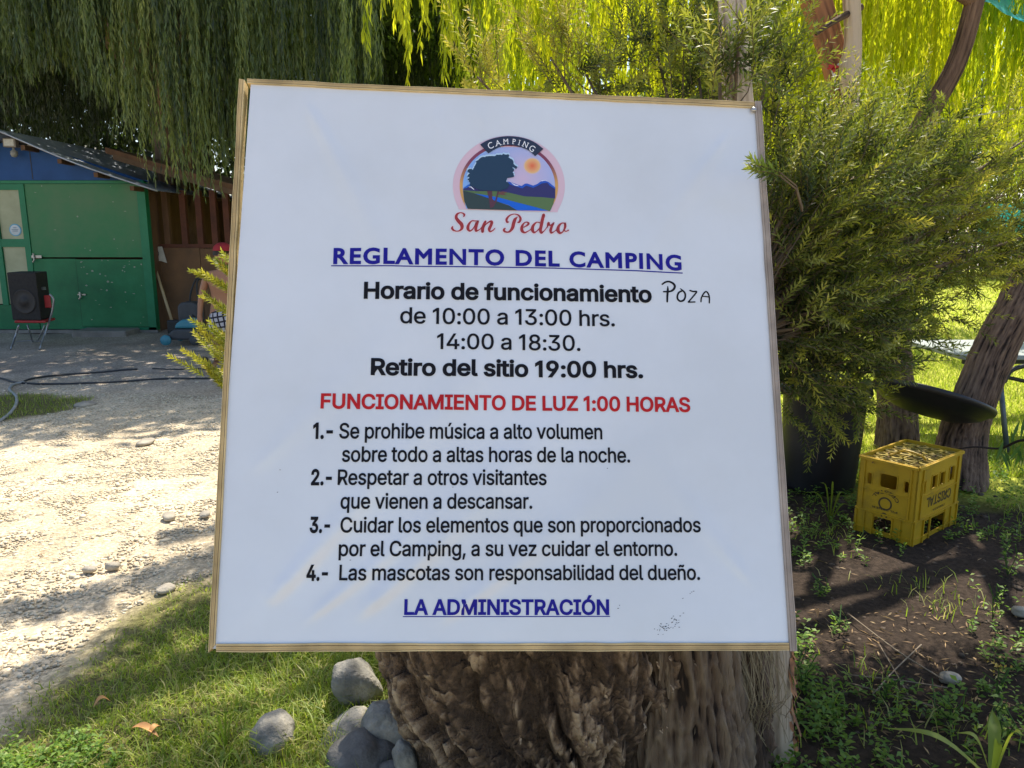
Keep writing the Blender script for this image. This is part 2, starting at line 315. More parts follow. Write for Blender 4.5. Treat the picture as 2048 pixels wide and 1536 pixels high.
# grass
def grass(name, P, h, wd, label, mat_, lean=.5, three=True, dry=.12):
    n = len(P); P = P.copy(); P[:, 2] = gh(P[:, 0], P[:, 1]) - .004
    a = rng.uniform(0, 6.28, n); d = np.stack([np.cos(a), np.sin(a), np.zeros(n)], 1); s = np.stack([-np.sin(a + rng.normal(0, .6, n)), np.cos(a), np.zeros(n)], 1); s = norm(s)
    hh = (h * rng.lognormal(0, .3, n))[:, None]; ln = rng.uniform(.1, lean, n)[:, None] * 1.3; wd = (wd * rng.uniform(.7, 1.4, n))[:, None]
    up = np.array([0, 0, 1.0]); v = rng.beta(2, 2.6, n); v = np.where(rng.uniform(size=n) < dry, rng.uniform(.8, 1, n), v * .8)
    if three:
        m1 = P + up * hh * .55 + d * hh * ln * .35; tip = P + up * hh * (1 - .25 * ln) + d * hh * ln
        V = np.stack([P - s * wd / 2, P + s * wd / 2, m1 + s * wd * .4, m1 - s * wd * .4, tip], 1).reshape(-1, 3); b = np.arange(n) * 5
        Fs = np.concatenate([np.stack([b, b + 1, b + 2], 1), np.stack([b, b + 2, b + 3], 1), np.stack([b + 3, b + 2, b + 4], 1)]); k = 5
    else:
        tip = P + up * hh + d * hh * ln; V = np.stack([P - s * wd / 2, P + s * wd / 2, tip], 1).reshape(-1, 3); Fs = np.arange(n * 3).reshape(-1, 3); k = 3
    return tag(mesh(name, V, Fs, mat_, None, attr=np.repeat(v, k)), label, kind='stuff')
P = scat(130000, -2.6, .75, 1.5, 4.0, 1.1); e = edge_d(GRASS_NEAR, P) + .06 * fbm(P * 4, 3)
P = P[(e > 0) & (rng.uniform(size=len(P)) < np.clip(e / .25, .12, 1))]
P = P[(fbm(P * 5 + 9, 3) + rng.normal(0, .5, len(P))) > -.75]
tall = np.exp(-((P[:, 0] + .5) ** 2 / .35 + (P[:, 1] - 2.35) ** 2 / .5))
grass('grass', P, .013 + .038 * tall + .014 * rng.uniform(size=len(P)), .0036, 'short green grass growing beside the gravel path', L_grass, 1.3, True, .2)
P = scat(9000, -7.5, -3.4, 6.0, 7.6); P = P[inside(GRASS_PATCH, P)]
grass('grass_patch', P, .035, .006, 'strip of mown grass in front of the shed', L_grass, .8, False)
P = np.concatenate([scat(70000, .4, 7.5, 4.6, 9, 1.3), scat(70000, -.4, 16, 9, 26, 1.3)]); P = P[inside(LAWN, P)]
far = P[:, 1] > 9
grass('lawn_grass', P, np.where(far, .05, .045), np.where(P[:, 1] > 9, .022, .010), 'bright sunlit lawn grass beyond the trees', L_lawn, .8, False, .18)
P = scat(16000, .75, 4.2, 1.75, 5.2); dn = fbm(P * 1.7 + 4, 3)
y_ = P[:, 1]; keep = (dn + rng.normal(0, .25, len(P)) > np.where((y_ > 3.6) | (y_ < 2.25), -.15, .62)); P = P[keep]
grass('sparse_grass', P, .05, .004, 'sparse tufts of grass on the dark shaded soil', L_grass, 1.0, True, .2)

def weed_geo(P, n_leaf, size, h, wratio=.42):
    """leafy little plants: P bases"""
    V = []; A = []
    k = n_leaf; n = len(P); P = np.repeat(P, k, 0); idx = np.tile(np.arange(k), n); hh = np.repeat(h * rng.uniform(.5, 1.3, n), k)
    lean = np.repeat(rng.normal(0, .25, (n, 2)), k, 0)
    t_ = (idx + .5) / k; pos = P + np.stack([lean[:, 0] * hh * t_, lean[:, 1] * hh * t_, hh * t_], 1)
    a = idx * 2.4 + np.repeat(rng.uniform(0, 6.28, n), k) + rng.normal(0, .3, n * k)
    D = np.stack([np.cos(a), np.sin(a), rng.uniform(.1, .9, n * k)], 1)
    return leaf_geo(pos, D, np.array([0, 0, 1.0]) + .35 * rng.normal(size=(n * k, 3)), size * rng.uniform(.6, 1.3, n * k), size * wratio * rng.uniform(.8, 1.2, n * k), .2, .5)
Pa = scat(2400, -2.2, -.45, 1.75, 2.75); Pa = Pa[inside(GRASS_NEAR, Pa, .1) & (fbm(Pa * 2.2, 2) + (2.25 - Pa[:, 1]) * 1.2 > .05)]
Pb = scat(1500, .78, 3.9, 1.75, 5.0); dn = fbm(Pb * 1.5 + 8, 3); Pb = Pb[dn > np.where(Pb[:, 1] < 2.4, -.2, np.where(Pb[:, 1] > 3.3, -.5, .45))]
Pc = scat(200, .70, 1.1, 1.9, 2.9)
for nm, P_, lb, sz in (('clover', Pa, 'low broad leaved clover mixed into the near grass', .02), ('undergrowth', np.concatenate([Pb, Pc]), 'low leafy weeds scattered over the shaded soil', .026)):
    P_ = P_.copy(); P_[:, 2] = gh(P_[:, 0], P_[:, 1]); V, Fq = weed_geo(P_, 9, sz, .06 if nm != 'clover' else .05)
    tag(mesh(nm, V, Fq, L_weed, None, attr=np.repeat(rng.beta(2, 2, len(Fq)), 4)), lb, kind='stuff')
# fallen leaves and bits of bark, past counting
P = np.concatenate([scat(700, .75, 4.0, 1.8, 4.8), scat(1100, .75, 2.6, 1.75, 2.9), scat(260, -2.5, .5, 1.9, 4), scat(160, -4, -.8, 3, 7)]); P[:, 2] = gh(P[:, 0], P[:, 1]) + .008
D = norm(np.stack([rng.normal(size=len(P)), rng.normal(size=len(P)), rng.normal(0, .12, len(P))], 1))
V, Fq = leaf_geo(P, D, np.array([0, 0, 1.0]) + .5 * rng.normal(size=(len(P), 3)), rng.uniform(.012, .05, len(P)), rng.uniform(.0035, .008, len(P)), 0, .5)
tag(mesh('leaf_litter', V, Fq, L_dry, None, attr=np.repeat(rng.beta(1.2, 2.2, len(P)), 4)), 'dry narrow leaves fallen on the ground', kind='stuff')

# ---------------------------------------------------------------- stones
def rock(name, c, size, rot, mat_, label, seed, group='cobbles lying around the tree base', cat='stone', sub=4, flat=0.0):
    bm = __import__('bmesh').new(); __import__('bmesh').ops.create_icosphere(bm, subdivisions=sub, radius=1.0)
    V = np.array([v.co[:] for v in bm.verts]); Fs = np.array([[v.index for v in f.verts] for f in bm.faces]); bm.free()
    q = np.sign(V) * np.abs(V) ** .82; q = q * (1 + .20 * fbm(V * .9 + seed * 3.1, 3)[:, None] + .025 * fbm(V * 4 + seed, 3)[:, None])
    k = norm(rng.normal(size=3)); dd = q @ k; q = q - np.maximum(dd - .76, 0)[:, None] * k * .85
    q = q * np.array(size); q = q @ np.array(Euler(rot).to_matrix()).T
    o = mesh(name, q, Fs, mat_, None, True, local=True); o.location = tuple(float(x) for x in c)
    return tag(o, label, cat, group)
def rk(px, py, Y, sx, sy, sz, rot, m_, label, seed, dz=0.0, **k):
    s_ = 1.05 if seed < 8 else 1.0; sx, sy, sz = sx * s_, sy * s_, sz * s_; c = at(px, py, Y); c[2] += dz; return rock('stone', c, (sx, sy, sz), rot, m_, label, seed, **k)
rk(545, 1490, 2.08, .068, .07, .095, (.1, .1, .2), M_stone, 'upright grey cobble standing alone in the grass left of the tree base', 1)
rk(718, 1374, 2.28, .068, .07, .098, (.2, -.45, .2), M_stone, 'smooth grey cobble leaning upright against the left edge of the burl', 2)
rk(704, 1488, 2.12, .105, .08, .085, (.3, -.6, .3), M_stone, 'wide pale grey boulder under the leaning cobble', 3)
rk(735, 1530, 1.95, .10, .08, .085, (.1, -.5, .5), M_stonedark, 'dark split rock in front of the wide boulder', 4)
rk(775, 1450, 2.02, .075, .06, .07, (.3, .7, .1), M_stone, 'angular grey cobble wedged between boulder and burl', 5)
rk(812, 1520, 1.88, .03, .03, .055, (0, -.2, 0), M_stone, 'small pale cobble at the foot of the burl', 6)
rk(470, 1322, 2.85, .05, .045, .04, (0, .1, .1), M_stone, 'small grey stone at the lower left corner of the sign', 11)
rk(795, 1560, 1.88, .05, .045, .05, (.4, 0, 0), M_stonedark, 'dark cobble half hidden at the lower left of the burl', 7)
rk(530, 1325, 2.9, .12, .09, .06, (0, .1, .1), M_stonewarm, 'pale flat stone in the grass just below the sign', 8)
rk(610, 1330, 2.8, .07, .06, .035, (0, .1, .4), M_stonedark, 'low grey stone half buried in the grass under the sign', 9)
rk(668, 1375, 2.42, .045, .05, .05, (0, .1, .4), M_stonewarm, 'small stone in the grass behind the leaning cobble', 10)
def grock(px, py, s, label, seed, flat=.4, m_=None):
    c = gnd(px, py); c[2] = s * flat * .35; return rock('stone', c, (s, s * .75, s * flat), (0, 0, seed), m_ or M_stonewarm, label, seed, group='stones set in the gravel path', sub=3)
grock(338, 1035, 0.048, 'rounded stone casting a small shadow on the path edge', 21)
grock(225, 1135, 0.034, 'brownish cobble among the shadow streaks of the path', 22, .5)
grock(330, 1180, 0.041, 'low stone at the corner where grass meets path', 23)
grock(410, 1030, 0.041, 'pale stone beside the left edge of the sign', 24)
grock(180, 1140, 0.031, 'pale cobble just left of the brownish one', 25, .45)
grock(172, 812, 0.088, 'long pale stone at the tip of the grass strip', 26, .3)
grock(290, 885, 0.082, 'flat pale stone in the sunlit middle of the path', 27, .2)
grock(1900, 1360, 0.034, 'tan stone lying on the soil near the bottom right weeds', 28, .6, M_stonewarm)
grock(2040, 1225, 0.034, 'brown stone at the right edge on shaded soil', 29, .6, M_stonewarm)
# ---------------------------------------------------------------- the sign board
B0 = np.array([-.5439, 1.3105, .7526])
def fitboard():
    """plane of the board: lower left corner, unit vectors along width and height, and the normal to the viewer"""
    src = [(0, 1), (1, 1), (1, 0), (0, 0)]; dst = [(492, 171), (1507, 218), (1577, 1285), (431, 1287.5)]; A = []
    for (X, Y), (u, v) in zip(src, dst):
        A.append([X, Y, 1, 0, 0, 0, -u * X, -u * Y, -u]); A.append([0, 0, 0, X, Y, 1, -v * X, -v * Y, -v])
    H = np.linalg.svd(np.array(A))[2][-1].reshape(3, 3)
    Mx = np.linalg.inv(np.array([[F, 0, 1024], [0, F, 768], [0, 0, 1]])) @ H
    if Mx[2, 2] < 0: Mx = -Mx
    h1, h2, t_ = Mx.T; s = 1.08 / np.linalg.norm(h1); sp, cp = math.sin(PITCH), math.cos(PITCH)
    Rw = np.array([[1, 0, 0], [0, -sp, cp], [0, -cp, -sp]])
    u = norm(Rw @ h1); v = Rw @ h2; v = norm(v - u * (u @ v)); return Rw @ t_ * s + CAM, u, v, -np.cross(v, u) * -1
BO, BU, BV, BN = fitboard()
if BN[1] > 0: BN = -BN
def bp_(px, py):                          # board-plane coordinates (metres) of a point the photo shows on the board
    d = ray(px, py); k = ((BO - CAM) @ BN) / (d @ BN); q = CAM + d * k - BO; return np.array([q @ BU, q @ BV])
BW = (bp_(1507, 218)[0] + bp_(1577, 1285)[0]) / 2; BH = (bp_(492, 171)[1] + bp_(1507, 218)[1]) / 2
def wr(u, v):
    """height of the vinyl above the panel: loose folds pulled in from the staples"""
    u = np.asarray(u, float); v = np.asarray(v, float); sh = u.shape; u = u.ravel(); v = v.ravel()
    e = np.minimum(np.minimum(u, BW - u), np.minimum(v, BH - v)).clip(0, .08) / .08
    z = np.zeros_like(u)
    for (cu, cv, ang, L, wd, hgt) in ((.09, .07, 50, .95, .045, .0018), (.15, .03, 40, .8, .03, .0012), (.25, .04, 44, .75, .04, .0016), (.03, .30, 46, .6, .04, .0008), (.40, .03, 38, .6, .035, .0012), 
                                      (.10, BH - .02, -62, .55, .030, .0014), (.38, BH - .01, -88, .16, .018, .0012), (.46, BH - .01, -80, .20, .022, .0014), (.53, BH - .01, -97, .14, .018, .0012), (.62, BH - .01, -84, .18, .02, .0012),
                                      (BW - .06, BH - .05, -125, .5, .03, .0010), (BW - .05, .10, 130, .4, .03, .0008)):
        a = R(ang); du = u - cu; dv = v - cv; l = du * math.cos(a) + dv * math.sin(a); p = -du * math.sin(a) + dv * math.cos(a)
        wl = wd * (.25 + l.clip(0, None) / L * 1.1); z += 4.2 * hgt * np.exp(-(p / wl) ** 2) * np.clip(l / .05, 0, 1) * np.clip(1 - l / L, 0, 1) ** .7
    q = np.stack([u, v, 0 * u], 1); z += .0020 * fbm(q * 3.6, 2) + .0006 * fbm(q * 11 + 5, 2)
    z += .0012 * np.exp(-((v - (BH - .012)) / .012) ** 2) * vnoise(np.stack([u * 26, 0 * u, 0 * u], 1))
    lg = np.exp(-(np.maximum(np.abs(u - .555) - .13, 0) / .05) ** 2 - (np.maximum(np.abs(v - .90) - .13, 0) / .04) ** 2)
    return (z * e * (1 - .96 * lg) + .004).reshape(sh)
def bw(u, v, d=0.0, wrk=True):
    u = np.asarray(u, float); v = np.asarray(v, float); z = (wr(u, v) if wrk else 0) + d
    return BO + u[..., None] * BU + v[..., None] * BV + np.asarray(z)[..., None] * BN
SIGN = thing('sign_board', BO, 'white square notice board with camping rules leaning on the tree', 'sign')
M_vinyl = mat('white_vinyl', (.66, .695, .75), (.60, .63, .67), 2.2, .27, .0, spec=.6, coat=.3); MATS['white_vinyl'].node_tree.nodes['Principled BSDF'].inputs['Coat Roughness'].default_value = .12
n_ = 220; U_, V_ = np.meshgrid(np.linspace(-.008, BW + .008, n_), np.linspace(-.008, BH + .008, n_)); i = np.arange(n_ - 1)[None]; j = np.arange(n_ - 1)[:, None]
mesh('banner', bw(U_, V_).reshape(-1, 3), np.stack([j * n_ + i, j * n_ + i + 1, (j + 1) * n_ + i + 1, (j + 1) * n_ + i], -1).reshape(-1, 4), M_vinyl, SIGN, True)
def plymat(name, cols, dark):
    m = bpy.data.materials.new(name); m.use_nodes = True; t = m.node_tree; b = t.nodes['Principled BSDF']; b.inputs['Roughness'].default_value = .8; b.inputs['Specular IOR Level'].default_value = .2
    a = t.nodes.new('ShaderNodeAttribute'); a.attribute_name = 't'; sx = t.nodes.new('ShaderNodeSeparateXYZ'); t.links.new(a.outputs['Vector'], sx.inputs[0])
    r = t.nodes.new('ShaderNodeValToRGB'); e = r.color_ramp.elements; e[0].color = (*cols[0], 1); e[1].position = 1; e[1].color = (*cols[0], 1)
    for p_, c in ((.20, cols[0]), (.24, dark), (.30, dark), (.34, cols[1]), (.50, cols[1]), (.535, cols[2]), (.56, dark), (.60, cols[1]), (.76, cols[1]), (.79, dark), (.84, dark), (.88, cols[0])): k = e.new(p_); k.color = (*c, 1)
    tc = t.nodes.new('ShaderNodeTexCoord'); n = t.nodes.new('ShaderNodeTexNoise'); n.inputs['Scale'].default_value = 150; n.inputs['Detail'].default_value = 5; t.links.new(tc.outputs['Object'], n.inputs['Vector'])
    nb = t.nodes.new('ShaderNodeTexNoise'); nb.inputs['Scale'].default_value = 14; t.links.new(tc.outputs['Object'], nb.inputs['Vector'])
    ad = t.nodes.new('ShaderNodeMath'); ad.operation = 'MULTIPLY_ADD'; t.links.new(n.outputs['Fac'], ad.inputs[0]); ad.inputs[1].default_value = .07
    sb = t.nodes.new('ShaderNodeMath'); sb.operation = 'SUBTRACT'; t.links.new(sx.outputs['Y'], sb.inputs[0]); sb.inputs[1].default_value = .035; t.links.new(sb.outputs[0], ad.inputs[2]); t.links.new(ad.outputs[0], r.inputs[0])
    mr = t.nodes.new('ShaderNodeMapRange'); mr.inputs['From Min'].default_value = .3; mr.inputs['From Max'].default_value = .7; mr.inputs['To Min'].default_value = .7; mr.inputs['To Max'].default_value = 1.2; t.links.new(nb.outputs['Fac'], mr.inputs[0])
    sc = t.nodes.new('ShaderNodeVectorMath'); sc.operation = 'SCALE'; t.links.new(r.outputs[0], sc.inputs[0]); t.links.new(mr.outputs[0], sc.inputs['Scale']); t.links.new(sc.outputs[0], b.inputs['Base Color'])
    bm_ = t.nodes.new('ShaderNodeBump'); bm_.inputs['Strength'].default_value = .5; bm_.inputs['Distance'].default_value = .003; t.links.new(n.outputs['Fac'], bm_.inputs['Height']); t.links.new(bm_.outputs[0], b.inputs['Normal'])
    return m
M_ply = plymat('plywood_edge', [(.56, .43, .22), (.50, .36, .17), (.62, .48, .26)], (.15, .10, .05))
M_plygrey = plymat('weathered_edge', [(.36, .31, .27), (.32, .27, .23), (.40, .35, .31)], (.20, .16, .13))
M_panel = mat('plywood_back', (.42, .30, .16), (.33, .23, .12), 6, .85)
def strip(corners, m_, label):
    """plywood strip seen on edge: corners in board metres as (inner a, inner b, outer b, outer a)"""
    c = [np.array(x, float) for x in corners]; ns = 90; V = []; T = []
    for k in range(ns + 1):
        f = k / ns; inn = c[0] * (1 - f) + c[1] * f; out = c[3] * (1 - f) + c[2] * f
        w1 = .0007 * vnoise([[f * 22, c[0][0] * 9, 1.]])[0]; w2 = .0009 * vnoise([[f * 17, c[0][1] * 9, 5.]])[0]
        dr = norm(out - inn); inn = inn + dr * w1; out = out + dr * w2
        for p, d, tv in ((inn, -.022, 0), (inn, .0085, 0), (out, .0085, 1), (out, -.022, 1)): V.append(BO + p[0] * BU + p[1] * BV + d * BN); T.append((f, tv))
    Fs = [(4 * k + a, 4 * k + (a + 1) % 4, 4 * k + 4 + (a + 1) % 4, 4 * k + 4 + a) for k in range(ns) for a in range(4)] + [(0, 1, 2, 3), (4 * ns + 3, 4 * ns + 2, 4 * ns + 1, 4 * ns)]
    o = mesh('frame_strip', V, Fs, m_, SIGN, False, uv=T)
    if label: o['label'] = label
    return o
iTL, iTR, iBR, iBL = bp_(491, 170), bp_(1507, 217), bp_(1577, 1286), bp_(431, 1288)
oTL, oTR, oBR, oBL = bp_(480, 162), bp_(1520, 206), bp_(1592, 1301), bp_(418, 1303)
strip((bp_(433, 1288), bp_(491, 164), bp_(480, 161.5), bp_(419, 1304)), M_ply, None)
strip((bp_(496, 171), bp_(1506, 219), bp_(1506, 207.5), bp_(496, 162)), M_ply, None)
strip((bp_(435, 1286), bp_(1575, 1284.5), bp_(1575, 1300), bp_(435, 1302.5)), M_ply, None)
strip((bp_(1577, 1301), bp_(1507, 206), bp_(1520, 206), bp_(1591, 1301)), M_plygrey, 'weathered grey edge strip')
mb = MB()
mb.add([BO + u * BU + v * BV + d * BN for d in (-.014, -.001) for u, v in ((0, 0), (BW, 0), (BW, BH), (0, BH))], [(3, 2, 1, 0), (4, 5, 6, 7), (0, 1, 5, 4), (1, 2, 6, 5), (2, 3, 7, 6), (3, 0, 4, 7)]); mb.build('back_panel', M_panel, SIGN)
M_screw = mat('screw_steel', (.45, .44, .42), (.3, .29, .28), 60, .4, metal=.8)
c = bp_(1504, 224); mb = MB(); ax = np.stack([BU, BV, BN], 1)
mb.lathe([(0.0001, .005), (.0045, .0045), (.006, .002), (.0062, 0)], BO + c[0] * BU + c[1] * BV + .0085 * BN, 14, ax); mb.build('screw', M_screw, SIGN, True)

